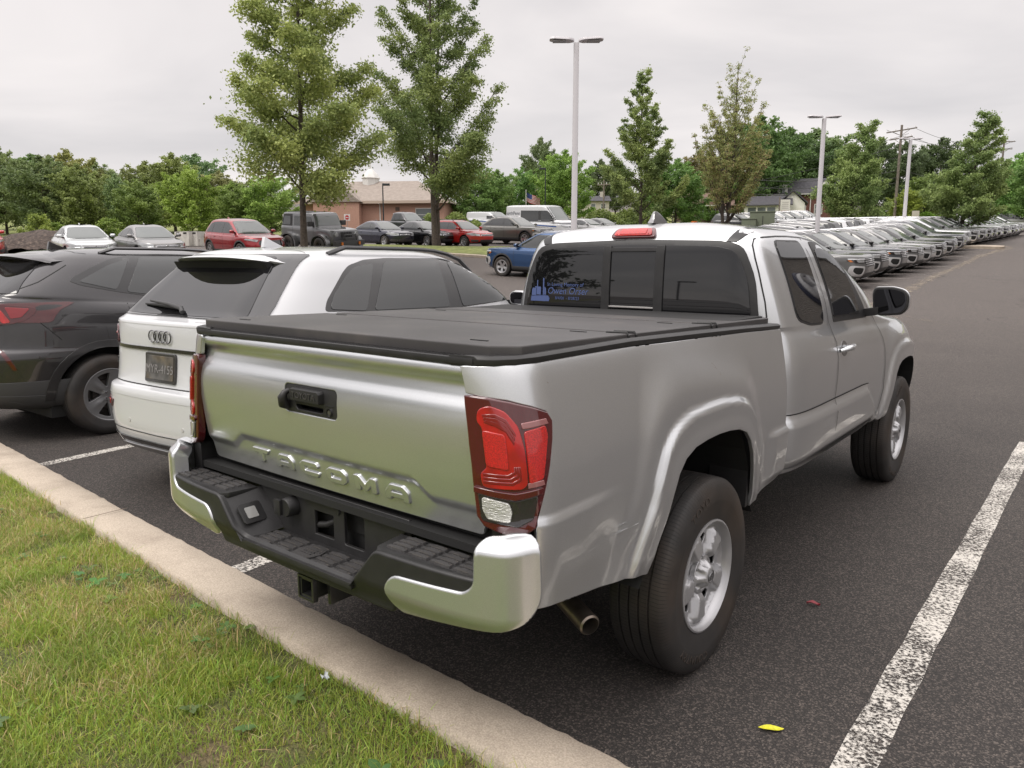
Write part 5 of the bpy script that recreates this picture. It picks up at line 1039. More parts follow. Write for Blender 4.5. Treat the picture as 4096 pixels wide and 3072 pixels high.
# ------------------------------------------------------------ ground, lawn, curb, markings
RXx, RXy = math.cos(YAW), -math.sin(YAW)
def ground_sheet():
    S_ = [-60, -30, -15, -8]+[-6+i*1.0 for i in range(66)]+[62+4*i for i in range(15)]+[130+14*i for i in range(14)]+[340, 420, 600]
    Tt = [-300, -180, -110, -70]+[-50+2.5*i for i in range(41)]+[70, 110, 180, 300]
    V = []
    for a in S_:
        for b in Tt:
            x = CAM.x+FX*a+RXx*b; y = CAM.y+FY*a+RXy*b; V.append((x, y, T(x, y)))
    n = len(Tt); F = [(i*n+j, i*n+j+1, (i+1)*n+j+1, (i+1)*n+j) for i in range(len(S_)-1) for j in range(n-1)]
    me = bpy.data.meshes.new('asphalt'); me.from_pydata(V, [], F); me.shade_smooth()
    return me
def asphalt_mat():
    m = bpy.data.materials.new('asphalt'); m.use_nodes = True; nt = m.node_tree; L = nt.links; b = nt.nodes['Principled BSDF']
    g = N(nt, 'ShaderNodeNewGeometry')
    def noise(scale, det=4, rough=.5, vec=None):
        n = N(nt, 'ShaderNodeTexNoise'); n.inputs['Scale'].default_value = scale; n.inputs['Detail'].default_value = det; n.inputs['Roughness'].default_value = rough; L.new(vec or g.outputs['Position'], n.inputs['Vector']); return n
    def ramp(src, p0, p1, c0, c1):
        r = N(nt, 'ShaderNodeValToRGB'); r.color_ramp.elements[0].position = p0; r.color_ramp.elements[1].position = p1; r.color_ramp.elements[0].color = (*c0, 1); r.color_ramp.elements[1].color = (*c1, 1); L.new(src, r.inputs[0]); return r
    def mix(f, a, bb, mode='MIX'):
        x = N(nt, 'ShaderNodeMix', data_type='RGBA'); x.blend_type = mode
        if isinstance(f, float): x.inputs['Factor'].default_value = f
        else: L.new(f, x.inputs['Factor'])
        L.new(a, x.inputs['A']); L.new(bb, x.inputs['B']) if not isinstance(bb, tuple) else setattr(x.inputs['B'], 'default_value', (*bb, 1)); return x.outputs['Result']
    big = ramp(noise(.35, 5, .6).outputs['Fac'], .32, .68, (.052, .047, .045), (.084, .076, .071))
    # the lot is older and paler away from the freshly sealed stalls
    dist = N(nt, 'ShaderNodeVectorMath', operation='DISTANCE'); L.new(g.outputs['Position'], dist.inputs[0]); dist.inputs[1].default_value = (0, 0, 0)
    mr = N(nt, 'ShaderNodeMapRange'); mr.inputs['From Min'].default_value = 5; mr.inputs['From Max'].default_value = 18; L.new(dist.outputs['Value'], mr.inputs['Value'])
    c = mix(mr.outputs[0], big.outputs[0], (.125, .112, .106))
    vo = N(nt, 'ShaderNodeTexVoronoi'); vo.inputs['Scale'].default_value = 170; L.new(g.outputs['Position'], vo.inputs['Vector'])
    st = ramp(vo.outputs['Color'], .55, .92, (.50, .50, .50), (2.4, 2.25, 2.1)); c = mix(.9, c, st.outputs[0], 'MULTIPLY')
    sp = ramp(noise(420, 2).outputs['Fac'], .40, .72, (.70, .70, .70), (1.45, 1.42, 1.38)); c = mix(.8, c, sp.outputs[0], 'MULTIPLY')
    wv = noise(.9, 3); vm = N(nt, 'ShaderNodeVectorMath', operation='MULTIPLY_ADD'); L.new(wv.outputs['Color'], vm.inputs[0]); vm.inputs[1].default_value = (1.6, 1.6, 0); L.new(g.outputs['Position'], vm.inputs[2])
    cr = N(nt, 'ShaderNodeTexVoronoi'); cr.feature = 'DISTANCE_TO_EDGE'; cr.inputs['Scale'].default_value = .30; L.new(vm.outputs[0], cr.inputs['Vector'])
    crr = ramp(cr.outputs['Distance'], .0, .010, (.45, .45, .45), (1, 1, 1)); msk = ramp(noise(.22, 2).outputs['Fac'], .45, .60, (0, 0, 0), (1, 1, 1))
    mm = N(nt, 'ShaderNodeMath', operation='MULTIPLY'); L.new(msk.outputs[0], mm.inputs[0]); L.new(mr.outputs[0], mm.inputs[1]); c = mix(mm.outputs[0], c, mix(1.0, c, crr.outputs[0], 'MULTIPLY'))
    L.new(c, b.inputs['Base Color']); b.inputs['Roughness'].default_value = .78; b.inputs['Specular IOR Level'].default_value = .35
    bp = N(nt, 'ShaderNodeBump'); bp.inputs['Strength'].default_value = .9; bp.inputs['Distance'].default_value = .004; L.new(vo.outputs['Distance'], bp.inputs['Height']); L.new(bp.outputs[0], b.inputs['Normal'])
    return m
asp = asphalt_mat(); gr = link('asphalt', ground_sheet(), asp); tag(gr, kind='structure')
def worn_paint(name, col, lo, hi, scale=55):
    m = bpy.data.materials.new(name); m.use_nodes = True; nt = m.node_tree; L = nt.links; b = nt.nodes['Principled BSDF']; g = N(nt, 'ShaderNodeNewGeometry')
    b.inputs['Base Color'].default_value = (*col, 1); b.inputs['Roughness'].default_value = .7
    n = N(nt, 'ShaderNodeTexNoise'); n.inputs['Scale'].default_value = scale; n.inputs['Detail'].default_value = 5; n.inputs['Roughness'].default_value = .7; L.new(g.outputs['Position'], n.inputs['Vector'])
    n2 = N(nt, 'ShaderNodeTexNoise'); n2.inputs['Scale'].default_value = 3; n2.inputs['Detail'].default_value = 3; L.new(g.outputs['Position'], n2.inputs['Vector'])
    ad = N(nt, 'ShaderNodeMath', operation='MULTIPLY_ADD'); ad.inputs[1].default_value = .35; L.new(n2.outputs['Fac'], ad.inputs[0]); L.new(n.outputs['Fac'], ad.inputs[2])
    r = N(nt, 'ShaderNodeMapRange'); r.inputs['From Min'].default_value = lo; r.inputs['From Max'].default_value = hi; L.new(ad.outputs[0], r.inputs['Value']); L.new(r.outputs[0], b.inputs['Alpha'])
    return m
wl1 = worn_paint('worn_white_paint', (.58, .55, .50), .595, .735, 70); wl2 = worn_paint('faded_white_paint', (.34, .32, .30), .62, .78, 20); tan_ = worn_paint('sandy_grit', (.30, .25, .19), .62, .80, 9)
def strip(name, pts, wd, m, dz=.004, jit=0):
    V = []; rr = random.Random(len(pts)+int(wd*100)); P = []
    for i in range(len(pts)-1):
        a, b_ = Vector(pts[i]), Vector(pts[i+1]); k = max(1, int((b_-a).length/.25)); P += [a.lerp(b_, j/k) for j in range(k)]
    P.append(Vector(pts[-1]))
    for i, p in enumerate(P):
        t = (P[min(i+1, len(P)-1)]-P[max(i-1, 0)]).normalized(); n = Vector((-t.y, t.x))*wd/2*(1+rr.uniform(-jit, jit))
        for q in (p-n, p+n): V.append((q.x, q.y, T(q.x, q.y)+dz))
    me = bpy.data.meshes.new(name); me.from_pydata(V, [], [(2*i, 2*i+1, 2*i+3, 2*i+2) for i in range(len(P)-1)]); o = link(name, me, m); return tag(o, kind='structure')
strip('parking_line', [(1.515, -.62), (1.535, 2), (1.55, 5.2)], .122, wl1, jit=.07); strip('parking_line', [(-1.385, -.68), (-1.44, .1), (-1.62, 4.8)], .12, wl1); strip('parking_line', [(-4.40, -.58), (-4.46, 0), (-4.85, 4.8)], .115, wl1)
for x in (4.55, 7.6, -7.7): strip('parking_line', [(x, -.6), (x, 4.8)], .12, wl1)
RY = [23.2+2.62*k for k in range(21)]
for k in range(21):
    y = RY[k]-1.31; strip('parking_line', [(-10.2, y), (-3.7, y)], .12, wl2, dz=.012)
strip('sand_seam', [(-2.3, 12), (-2.9, 18), (-2.95, 22.5), (-3.3, 30), (-3.5, 36), (-3.4, 41), (-3.0, 44), (-2.6, 47), (-3.4, 50)], .30, tan_, .009, .7)
strip('sand_patch', [(-2.2, 15.5), (-1.2, 16.6)], 1.6, worn_paint('sandy_patch', (.24, .20, .155), .70, .95, 4), .007, .4)
# curb
cfar = [(-30, .6), (-12, -.22), (-8, -.42), (-5, -.588), (-3.7, -.655), (-2.45, -.722), (-1.5, -.765), (-.5, -.806), (.3, -.826), (1.1, -.838), (3, -.845), (8, -.85), (20, -.85)]
def ycf(x): return lerpk(x, cfar)
CW = .245
def curb():
    xs = []; x = -30
    while x < 20:
        xs.append(x); x += .6 if x < -7 or x > 3 else .035
    rr = random.Random(3); V = []; F = []; prof = 7; joints = [-5.45, -2.43, 3.6]
    for i, x in enumerate(xs):
        y = ycf(x)+rr.gauss(0, .0022); j = min(abs(x-q) for q in joints); dz = -.012*max(0, 1-j/.02); e = rr.gauss(0, .0025); w2 = CW+rr.gauss(0, .003)
        for (yy, z) in ((y+.012, -.02), (y+.006+e, .075), (y, .112+e*.5), (y-.020+e, .130), (y-w2+.02, .134), (y-w2, .122), (y-w2-.004, .02)): V.append((x, yy, z+dz*(z > .05)))
    for i in range(len(xs)-1):
        for k in range(prof-1): F.append((i*prof+k, (i+1)*prof+k, (i+1)*prof+k+1, i*prof+k+1))
    me = bpy.data.meshes.new('curb'); me.from_pydata(V, [], F); me.shade_smooth(); return me
conc = mat('curb_concrete', (.44, .375, .30), .9, coord='Object', noise=(170, .22, 3), bump=(220, .55, .003), mix2=((.34, .285, .225), 4, .42, .66))
cu_ = link('curb', curb(), conc); tag(cu_, kind='structure')
jm = MB()
for x in (-5.45, -2.43): jm.add([(x-.007, ycf(x)+.004, .1345), (x+.003, ycf(x)+.004, .1345), (x+.014, ycf(x)-CW, .1385), (x+.004, ycf(x)-CW, .1385)], [(0, 1, 2, 3)])
tag(jm.build('curb_joint', mat('joint_dirt', (.10, .075, .055), .9)), kind='structure')
# lawn
def lawn():
    xs = [-30+2*i for i in range(11)]+[-9+.15*i for i in range(81)]+[3.5+2*i for i in range(10)]; ys = [0, -.05, -.15, -.3, -.5, -.75, -1.0, -1.3, -1.7, -2.2, -3, -4, -6, -9, -14, -22, -36, -60]
    rr = random.Random(8); V = []
    for x in xs:
        for dy in ys: V.append((x, ycf(x)-CW-.006+dy, .092+.02*sm(-dy, 0, 1)+.012*math.sin(x*2.3+dy*3)*sm(-dy, 0, .4)+rr.uniform(-.004, .004)))
    n = len(ys); me = bpy.data.meshes.new('lawn'); me.from_pydata(V, [], [(i*n+j, i*n+j+1, (i+1)*n+j+1, (i+1)*n+j) for i in range(len(xs)-1) for j in range(n-1)]); me.shade_smooth(); return me
lw = link('lawn', lawn(), mat('lawn_soil', (.105, .115, .035), .95, noise=(60, .5, 6), mix2=((.15, .115, .06), 2.2, .48, .62), bump=(90, 1, .02))); tag(lw, kind='structure')
def zlawn(x, y): dy = y-(ycf(x)-CW-.006); return .092+.02*sm(-dy, 0, 1)+.012*math.sin(x*2.3+dy*3)*sm(-dy, 0, .4)
def fastmesh(name, V, F4, m, cols=None, tri=False):
    """numpy arrays to mesh; F4 (n,k) index array; cols per-face colours (n,3)"""
    k = F4.shape[1]; me = bpy.data.meshes.new(name); me.vertices.add(len(V)); me.vertices.foreach_set('co', V.astype(np.float32).ravel())
    me.loops.add(F4.size); me.loops.foreach_set('vertex_index', F4.astype(np.int32).ravel()); me.polygons.add(len(F4)); me.polygons.foreach_set('loop_start', np.arange(0, F4.size, k, dtype=np.int32)); me.polygons.foreach_set('loop_total', np.full(len(F4), k, dtype=np.int32))
    me.update(calc_edges=True)
    if cols is not None:
        a = me.color_attributes.new('tint', 'FLOAT_COLOR', 'CORNER'); c = np.ones((F4.size, 4), np.float32); c[:, :3] = np.repeat(cols, k, 0); a.data.foreach_set('color', c.ravel())
    me.materials.append(m); return me
def leafmat(name, rough=.55, transl=.35, objvar=0):
    m = bpy.data.materials.new(name); m.use_nodes = True; nt = m.node_tree; L = nt.links; b = nt.nodes['Principled BSDF']; a = N(nt, 'ShaderNodeAttribute'); a.attribute_name = 'tint'; src = a.outputs['Color']
    if objvar:
        oi = N(nt, 'ShaderNodeObjectInfo'); mr = N(nt, 'ShaderNodeMapRange'); mr.inputs['To Min'].default_value = 1-objvar; mr.inputs['To Max'].default_value = 1+objvar; L.new(oi.outputs['Random'], mr.inputs['Value'])
        v = N(nt, 'ShaderNodeVectorMath', operation='SCALE'); L.new(src, v.inputs[0]); L.new(mr.outputs[0], v.inputs['Scale']); mu = N(nt, 'ShaderNodeVectorMath', operation='MULTIPLY'); L.new(v.outputs[0], mu.inputs[0]); L.new(oi.outputs['Color'], mu.inputs[1]); src = mu.outputs[0]
    L.new(src, b.inputs['Base Color']); b.inputs['Roughness'].default_value = rough; b.inputs['Specular IOR Level'].default_value = .3
    t = N(nt, 'ShaderNodeBsdfTranslucent'); L.new(src, t.inputs['Color']); mx = N(nt, 'ShaderNodeMixShader'); mx.inputs[0].default_value = transl; out = nt.nodes['Material Output']
    L.new(b.outputs[0], mx.inputs[1]); L.new(t.outputs[0], mx.inputs[2]); L.new(mx.outputs[0], out.inputs['Surface']); return m
grassm = leafmat('grass_blades', .5, .3)
def vnoise(x, y, sc_, seed=0):
    """smooth value noise, numpy"""
    r = np.random.RandomState(seed); G = r.rand(256, 256); u, v = x*sc_+100, y*sc_+100; i, j = np.floor(u).astype(int), np.floor(v).astype(int); fu, fv = u-i, v-j; fu, fv = fu*fu*(3-2*fu), fv*fv*(3-2*fv)
    g = lambda a, b: G[a % 256, b % 256]; return (g(i, j)*(1-fu)+g(i+1, j)*fu)*(1-fv)+(g(i, j+1)*(1-fu)+g(i+1, j+1)*fu)*fv
def grass(n, xr, yr, seed, hscale=1, wscale=1):
    r = np.random.RandomState(seed); x = r.uniform(xr[0], xr[1], n); dy = r.uniform(yr[0], yr[1], n); yc = np.interp(x, [k[0] for k in cfar], [k[1] for k in cfar])-CW-.0
    y = yc+dy; p = vnoise(x, y, 2.3, 1)*.6+vnoise(x, y, 6, 2)*.4; keep = (r.rand(n) < .35+1.2*p)
    bare = vnoise(x, y, 3.2, 5)*.6+vnoise(x, y, 9, 6)*.4; edge = np.exp(-((-dy)/.15)**2); keep &= ~((bare > .66) & (r.rand(n) < .75)); keep &= ~((edge > .6) & (vnoise(x, y*0, 4, 9) > .55) & (r.rand(n) < .7))
    x, y, dy, p = x[keep], y[keep], dy[keep], p[keep]; n = len(x)
    z = .088+.02*np.clip(-dy, 0, 1)+.012*np.sin(x*2.3+dy*3)*np.clip(-dy/.4, 0, 1)
    h = r.gamma(6, .0072, n)*hscale*(.6+.8*p); wd = r.uniform(.0008, .0018, n)*wscale; az = r.uniform(0, 2*PI, n); ln = np.abs(r.normal(.55, .38, n)); fa = r.uniform(0, 2*PI, n)
    ca, sa = np.cos(az), np.sin(az); px, py = -np.sin(fa), np.cos(fa); V = np.zeros((n, 7, 3))
    for k, t in enumerate((0, .4, .75, 1)):
        bx = x+ca*h*ln*t**1.7; by = y+sa*h*ln*t**1.7; bz = z+h*(t-.30*np.minimum(ln, 1.6)*t*t); ww = wd*(1-.35*t) if k < 3 else 0
        if k < 3: V[:, 2*k, 0] = bx-px*ww; V[:, 2*k, 1] = by-py*ww; V[:, 2*k, 2] = bz; V[:, 2*k+1, 0] = bx+px*ww; V[:, 2*k+1, 1] = by+py*ww; V[:, 2*k+1, 2] = bz
        else: V[:, 6, 0] = bx; V[:, 6, 1] = by; V[:, 6, 2] = bz
    i0 = np.arange(n)[:, None]*7; Fq = np.concatenate([i0+np.array([[0, 1, 3]]), i0+np.array([[0, 3, 2]]), i0+np.array([[2, 3, 5]]), i0+np.array([[2, 5, 4]]), i0+np.array([[4, 5, 6]])])
    dry = vnoise(x, y, 1.5, 11)*.55+vnoise(x, y, 5, 12)*.45; dr = np.clip((dry-.42)*3.2, 0, 1)*.75; strawy = (r.rand(n) < .09+.50*dr)
    g = np.stack([.27+.13*r.rand(n), .37+.12*r.rand(n), .065+.03*r.rand(n)], 1); g2 = np.stack([.18+.09*r.rand(n), .26+.08*r.rand(n), .06+.03*r.rand(n)], 1); pick = (vnoise(x, y, 3.5, 21) > .55)[:, None]; g = np.where(pick, g*.55+g2*.45, g)
    s_ = np.stack([.50+.16*r.rand(n), .42+.12*r.rand(n), .20+.08*r.rand(n)], 1); c = np.where(strawy[:, None], s_, g); return V.reshape(-1, 3), Fq, np.concatenate([c]*5)
for i, (n, xr, yr, hs, ws) in enumerate(((430000, (-5.4, 1.6), (-1.75, .015), .85, 1), (60000, (-9, 3), (-3.2, -1.0), 1.1, 1.6))):
    V, Fq, c = grass(n, xr, yr, 5+i, hs, ws); me = fastmesh('grass', V, Fq, grassm, c); o = link('grass', me); tag(o, kind='stuff')
# broad weeds among the blades
def weeds():
    r = random.Random(12); V = []; F = []; C = []
    for k in range(55):
        x = r.uniform(-4.6, 1.2); dy = -abs(r.gauss(0, .25)) if r.random() < .45 else -r.uniform(.1, 1.3); y = ycf(x)-CW+dy; z = zlawn(x, y)+.01; n = r.randint(3, 7); a0 = r.uniform(0, 6); sz = r.uniform(.02, .045); cc = (r.uniform(.09, .15), r.uniform(.17, .24), r.uniform(.04, .07))
        for j in range(n):
            a = a0+2*PI*j/n+r.uniform(-.3, .3); l = sz*r.uniform(.7, 1.3); up = r.uniform(.3, .9); i0 = len(V); d = Vector((math.cos(a), math.sin(a), 0)); p = Vector((-d.y, d.x, 0)); b = Vector((x, y, z+.015))
            for t, w_ in ((0, .08), (.35, .3), (.7, .26), (1, .02)): q = b+d*l*t+Vector((0, 0, l*(up*t-.5*t*t))); V += [q-p*l*w_, q+p*l*w_]
            F += [(i0, i0+1, i0+3, i0+2), (i0+2, i0+3, i0+5, i0+4), (i0+4, i0+5, i0+7, i0+6)]; C += [cc]*3
    return link('weeds', fastmesh('weeds', np.array([tuple(v) for v in V]), np.array(F), grassm, np.array(C)))
tag(weeds(), kind='stuff')
# fallen leaves, wrapper
def leaf_thing(px, L_, W_, col, ang, label, curl=.3, z=.006, fn=None):
    x, y = px; V = []; F = []; n = 8
    for i in range(n+1):
        t = i/n; w_ = W_*math.sin(PI*t)**.8+.0006; q = Vector((x+math.cos(ang)*L_*(t-.5), y+math.sin(ang)*L_*(t-.5), z+curl*.010*math.sin(PI*t*1.2)**2)); p = Vector((-math.sin(ang), math.cos(ang), 0)); V += [q-p*w_+Vector((0, 0, curl*.012)), q+Vector((0, 0, 0)), q+p*w_+Vector((0, 0, curl*.014))]
    for i in range(n): k = 3*i; F += [(k, k+1, k+4, k+3), (k+1, k+2, k+5, k+4)]
    mb = MB(); mb.add(V, F); o = mb.build('fallen_leaf', mat('leaf_'+str(round(col[0], 3)), col, .5, noise=(90, .25)), smooth=60); return tag(o, label, 'leaf')
leaf_thing((1.246, -.241), .085, .014, (.66, .62, .025), .55, 'bright yellow leaf lying on the asphalt near the curb')
leaf_thing((1.066, .807), .060, .012, (.24, .025, .035), .2, 'dark red leaf lying on the asphalt beside the rear wheel', curl=.7)
tr_ = MB(); rr = random.Random(2); b0 = Vector((-.02, -1.13, .135))
for k in range(4): a = rr.uniform(0, 3); tr_.add([b0+Vector((rr.uniform(-.02, .02), rr.uniform(-.012, .012), rr.uniform(0, .01)))+Vector((math.cos(a+q)*.016, math.sin(a+q)*.012, rr.uniform(0, .01))) for q in (0, 1.6, 3.1, 4.7)], [(0, 1, 2, 3)])
tag(tr_.build('litter', mat('wrapper', (.55, .58, .60), .3)), 'small crumpled silvery wrapper in the grass at the curb edge', 'litter')
# ------------------------------------------------------------ trees
leafm = leafmat('leaves', .5, .35, .10); barkm = mat('bark', (.085, .068, .055), .9, noise=(12, .35), bump=(30, 1, .02))
def tree_mesh(H, prof, seed, nlimb, nleaf, lsize, cols, trunk_r=.14, clear=.12, rise=.75, twig=.9, droop=0, multi=1, lean=0, blob=.20, top_sparse=0):
    """tapering trunk, ascending limbs with twigs, leaves in small sprays along the twigs. prof(t) -> crown radius at height fraction t"""
    r = np.random.RandomState(seed); R_ = random.Random(seed); mb = MB(); spr = []
    for s_ in range(multi):
        off = Vector((R_.uniform(-.25, .25), R_.uniform(-.25, .25), 0))*(multi > 1); tl = []
        for i in range(11):
            t = i/10; tl.append(Vector((off.x*(1+3*t)+lean*H*t*t+math.sin(t*5+seed)*.05*H*.1, off.y*(1+3*t)+math.cos(t*4+seed)*.04*H*.1, H*.97*t*(1-.10*s_))))
        mb.tube(tl, [trunk_r*(1.15 if i == 0 else 1)*(1-.93*(i/10)**.8)+.008 for i in range(11)], 8)
        def tp(t): k = min(9, int(t*10)); return tl[k].lerp(tl[k+1], t*10-k)
        nl = nlimb//multi
        for k in range(nl):
            t0 = clear+(.97-clear)*((k+.5)/nl)**.95; p0 = tp(min(.97, t0)); a = k*2.39996+R_.uniform(-.4, .4)
            Rr = prof(min(1, t0+.10))*R_.uniform(.72, 1.12); d = Vector((math.cos(a), math.sin(a), 0)); ri = rise*R_.uniform(.75, 1.2)
            n = 6; pts = [p0+d*Rr*(j/n)+Vector((0, 0, Rr*ri*(j/n)**1.25-droop*Rr*(j/n)**2)) for j in range(n+1)]
            tr = trunk_r*.33*(1-t0)**.6+.006; mb.tube(pts, [tr*(1-.85*j/n)+.003 for j in range(n+1)], 5, caps=False)
            m = max(3, int(Rr*4.5))
            for q in range(m):
                f = .22+.78*(q+R_.random())/m; jj = min(n-1, int(f*n)); c = pts[jj].lerp(pts[jj+1], f*n-jj); ta = a+R_.choice((-1, 1))*R_.uniform(.4, 1.25); tlng = twig*(.35+.30*Rr)*(1.15-f*.75)*R_.uniform(.6, 1.2)
                e = c+Vector((math.cos(ta)*tlng, math.sin(ta)*tlng, tlng*R_.uniform(.05, .6)*max(.3, rise)))
                if tr > .012 and q % 2 == 0: mb.tube([c, e], [.008, .003], 3, caps=False)
                for z in range(3):
                    g = R_.uniform(.2, 1.05); spr.append((c.lerp(e, g), tlng*.22+.05, t0+R_.uniform(-.05, .05)))
            spr.append((pts[-1], .14, t0))
        for z in range(10): spr.append((tp(R_.uniform(.88, 1)), .16, .95))
    S = np.array([[p.x, p.y, p.z, s2, t] for p, s2, t in spr]); w_ = S[:, 3]**1.2
    if top_sparse: w_ = w_*np.clip(1-top_sparse*(S[:, 4]), .12, 1)
    idx = r.choice(len(S), nleaf, p=w_/w_.sum()); sig = np.minimum(S[idx, 3], blob*1.4)[:, None]; P = S[idx, :3]+r.normal(0, 1, (nleaf, 3))*sig*np.array([1, 1, .6])
    nrm = r.normal(0, 1, (nleaf, 3))+np.array([0, 0, .7]); nrm /= np.linalg.norm(nrm, axis=1)[:, None]; u = np.cross(nrm, r.normal(0, 1, (nleaf, 3))); u /= np.linalg.norm(u, axis=1)[:, None]; v = np.cross(nrm, u)
    sz = (lsize*r.uniform(.6, 1.25, nleaf))[:, None]; V = np.stack([P-u*sz, P-v*sz*.62+u*sz*.1, P+u*sz, P+v*sz*.62+u*sz*.1], 1).reshape(-1, 3)
    Fq = np.arange(nleaf*4).reshape(-1, 4); C_ = np.array(cols); clump = (np.sin(S[idx, 0]*2.1+seed)+np.sin(S[idx, 1]*2.7)+np.sin(S[idx, 2]*1.9+seed*2))/3
    k = np.clip(.5+.55*clump+r.normal(0, .18, nleaf), 0, 1)[:, None]; c = C_[0]*(1-k)+C_[1]*k
    if len(cols) > 2: red = (r.rand(nleaf) < .30*(np.clip(1-2.2*S[idx, 4], 0, 1)+.2))[:, None]; c = np.where(red, C_[2], c)
    c = c*r.uniform(.8, 1.2, (nleaf, 1)); return mb, V, Fq, c
def tree(name, loc, label, cat='tree', group=None, rotz=0, **k):
    e = empty(name, loc, (0, 0, rotz)); tag(e, label, cat, group); mb, V, Fq, c = tree_mesh(**k)
    mb.build('trunk', barkm, e, smooth=50); link('crown', fastmesh('crown', V, Fq, leafm, c), None, e); return e
MAPLE = ((.24, .31, .11), (.46, .51, .17)); MAPL2 = ((.19, .265, .10), (.37, .44, .15)); OLIVE = ((.29, .33, .13), (.43, .45, .17), (.44, .31, .18)); LIGHT = ((.20, .29, .10), (.36, .45, .16)); DARKG = ((.08, .115, .06), (.14, .185, .09))
cone = lambda R, pw=.8, b=.25: (lambda t: R*max(.06, (1-t))**pw*min(1, .45+t/b*.55))
tree('maple_tree', at(1226, 31), 'tall leafy maple in front of the boxy grey off-roader', group='trees in the parking lot islands', H=15.5, prof=lambda t: 3.7*max(.05, 1-t)**.50*(.85+.15*min(1, t/.2)), seed=4, nlimb=48, nleaf=78000, lsize=.066, cols=MAPLE, trunk_r=.14, clear=.135, rise=.60, twig=1.25, droop=.05, blob=.23)
tree('maple_tree', at(1747, 42.5), 'tall upswept maple with its trunk in front of the red wagon', group='trees in the parking lot islands', H=18.5, prof=lambda t: 4.6*max(.05, 1-t)**.62*(.70+.30*min(1, t/.18)), seed=9, nlimb=52, nleaf=80000, lsize=.068, cols=MAPL2, trunk_r=.165, clear=.10, rise=1.05, twig=.95, multi=2, blob=.19)
tree('maple_tree', at(2557, 62), 'open conical maple rising just left of the roof antenna', group='trees in the parking lot islands', H=13.2, prof=lambda t: 4.0*max(.05, 1-t)**.62*(.85+.15*min(1, t/.2)), seed=13, nlimb=46, nleaf=50000, lsize=.082, cols=MAPL2, trunk_r=.15, clear=.08, rise=1.0, twig=.75, blob=.17)
tree('maple_tree', at(2908, 66), 'sparse olive and reddish maple with a twiggy see-through top', group='trees in the parking lot islands', H=14.6, prof=lambda t: 3.7*max(.05, 1-t)**.48*(.95+.05*min(1, t/.2)), seed=17, nlimb=95, nleaf=46000, lsize=.070, cols=OLIVE, trunk_r=.15, clear=.06, rise=1.75, twig=.55, multi=5, blob=.13, top_sparse=.62)
tree('maple_tree', at(3395, 60), 'bushy light green tree just right of the second white lamp pole', group='trees in the parking lot islands', H=8.9, prof=lambda t: 3.3*max(.05, 1-t)**.55*(.8+.2*min(1, t/.25)), seed=21, nlimb=40, nleaf=44000, lsize=.078, cols=LIGHT, trunk_r=.15, clear=.10, rise=.75, twig=1.0, lean=.10, blob=.20)
tree('maple_tree', at(3840, 48), 'broad light green tree standing between the parked crossovers at right', group='trees in the parking lot islands', H=8.0, prof=lambda t: 3.1*max(.05, 1-t)**.55*(.85+.15*min(1, t/.25)), seed=23, nlimb=42, nleaf=46000, lsize=.068, cols=LIGHT, trunk_r=.15, clear=.13, rise=.55, twig=.95, lean=.13, blob=.24)
# background trees: a few crowns, each placed many times
def proto_tree(name, **k):
    e = empty(name); mb, V, Fq, c = tree_mesh(**k); mb.build('trunk', barkm, e, smooth=50); link('crown', fastmesh('crown', V, Fq, leafm, c), None, e); return e
rnd_prof = lambda R: (lambda t: R*math.sin(PI*min(1, max(.02, (t*.86+.14))))**.6)
PR = [proto_tree('broadleaf_tree', H=9, prof=rnd_prof(3.6), seed=31, nlimb=40, nleaf=22000, lsize=.125, cols=((.19, .235, .105), (.35, .39, .17)), trunk_r=.16, clear=.06, rise=.55, twig=1.1, blob=.32),
      proto_tree('broadleaf_tree', H=9, prof=rnd_prof(3.0), seed=37, nlimb=42, nleaf=22000, lsize=.12, cols=((.22, .25, .12), (.38, .41, .19)), trunk_r=.15, clear=.05, rise=.8, twig=1.0, blob=.30),
      proto_tree('conifer_tree', H=12, prof=lambda t: 2.8*max(.04, 1-t)**.8, seed=41, nlimb=70, nleaf=16000, lsize=.17, cols=DARKG, trunk_r=.16, clear=.05, rise=-.05, twig=.8, blob=.22, droop=.1),
      proto_tree('leafy_bush', H=2.4, prof=lambda t: 1.7*max(.05, 1-t)**.45, seed=43, nlimb=26, nleaf=5000, lsize=.085, cols=((.19, .25, .08), (.31, .38, .11)), trunk_r=.04, clear=.02, rise=.5, twig=.8, blob=.22)]
used = [0]*4
def place(i, px, s, h, label, wd=1, rot=0, col=(1, 1, 1), dz=0, group=None, cat=None):
    o = PR[i] if not used[i] else copy_tree(PR[i]); used[i] = 1; h0 = (9, 9, 12, 2.4)[i]; p = at(px, s); o.location = p+Vector((0, 0, dz)); k = h/h0; o.scale = (k*wd, k*wd, k); o.rotation_euler = (0, 0, rot)
    for ch in o.children: ch.color = (*col, 1)
    tag(o, label, cat or ('bush' if i == 3 else 'tree'), group); return o
G1 = 'trees of the wood behind the left rows'
G2 = 'distant trees behind the houses'
WD = [(-150, 62, 8.6, 1, 1.1), (30, 66, 9.6, 0, .8), (150, 70, 9.2, 0, 1.1), (290, 66, 9.2, 1, 1.0), (400, 72, 8.6, 1, 1.1), (480, 66, 6.6, 1, .9), (600, 70, 8.4, 0, 1.0), (705, 68, 9.0, 1, 1.1), (800, 74, 9.6, 0, 1.1), (890, 70, 7.2, 1, 1.2), (960, 64, 5.6, 0, 1.2), (-60, 76, 9.4, 1, 1.2), (220, 82, 9.8, 1, 1.2), (1010, 74, 6.4, 1, 1.2)]
nm_ = ['ragged pale green', 'tall thin grey-green', 'wide mid green', 'feathery yellowish green', 'broad dull green', 'low scrubby green', 'rounded fresh green', 'tall fresh green', 'full dark green', 'drooping olive', 'small dusky green', 'dense deep green', 'far misty green', 'yellow-green']
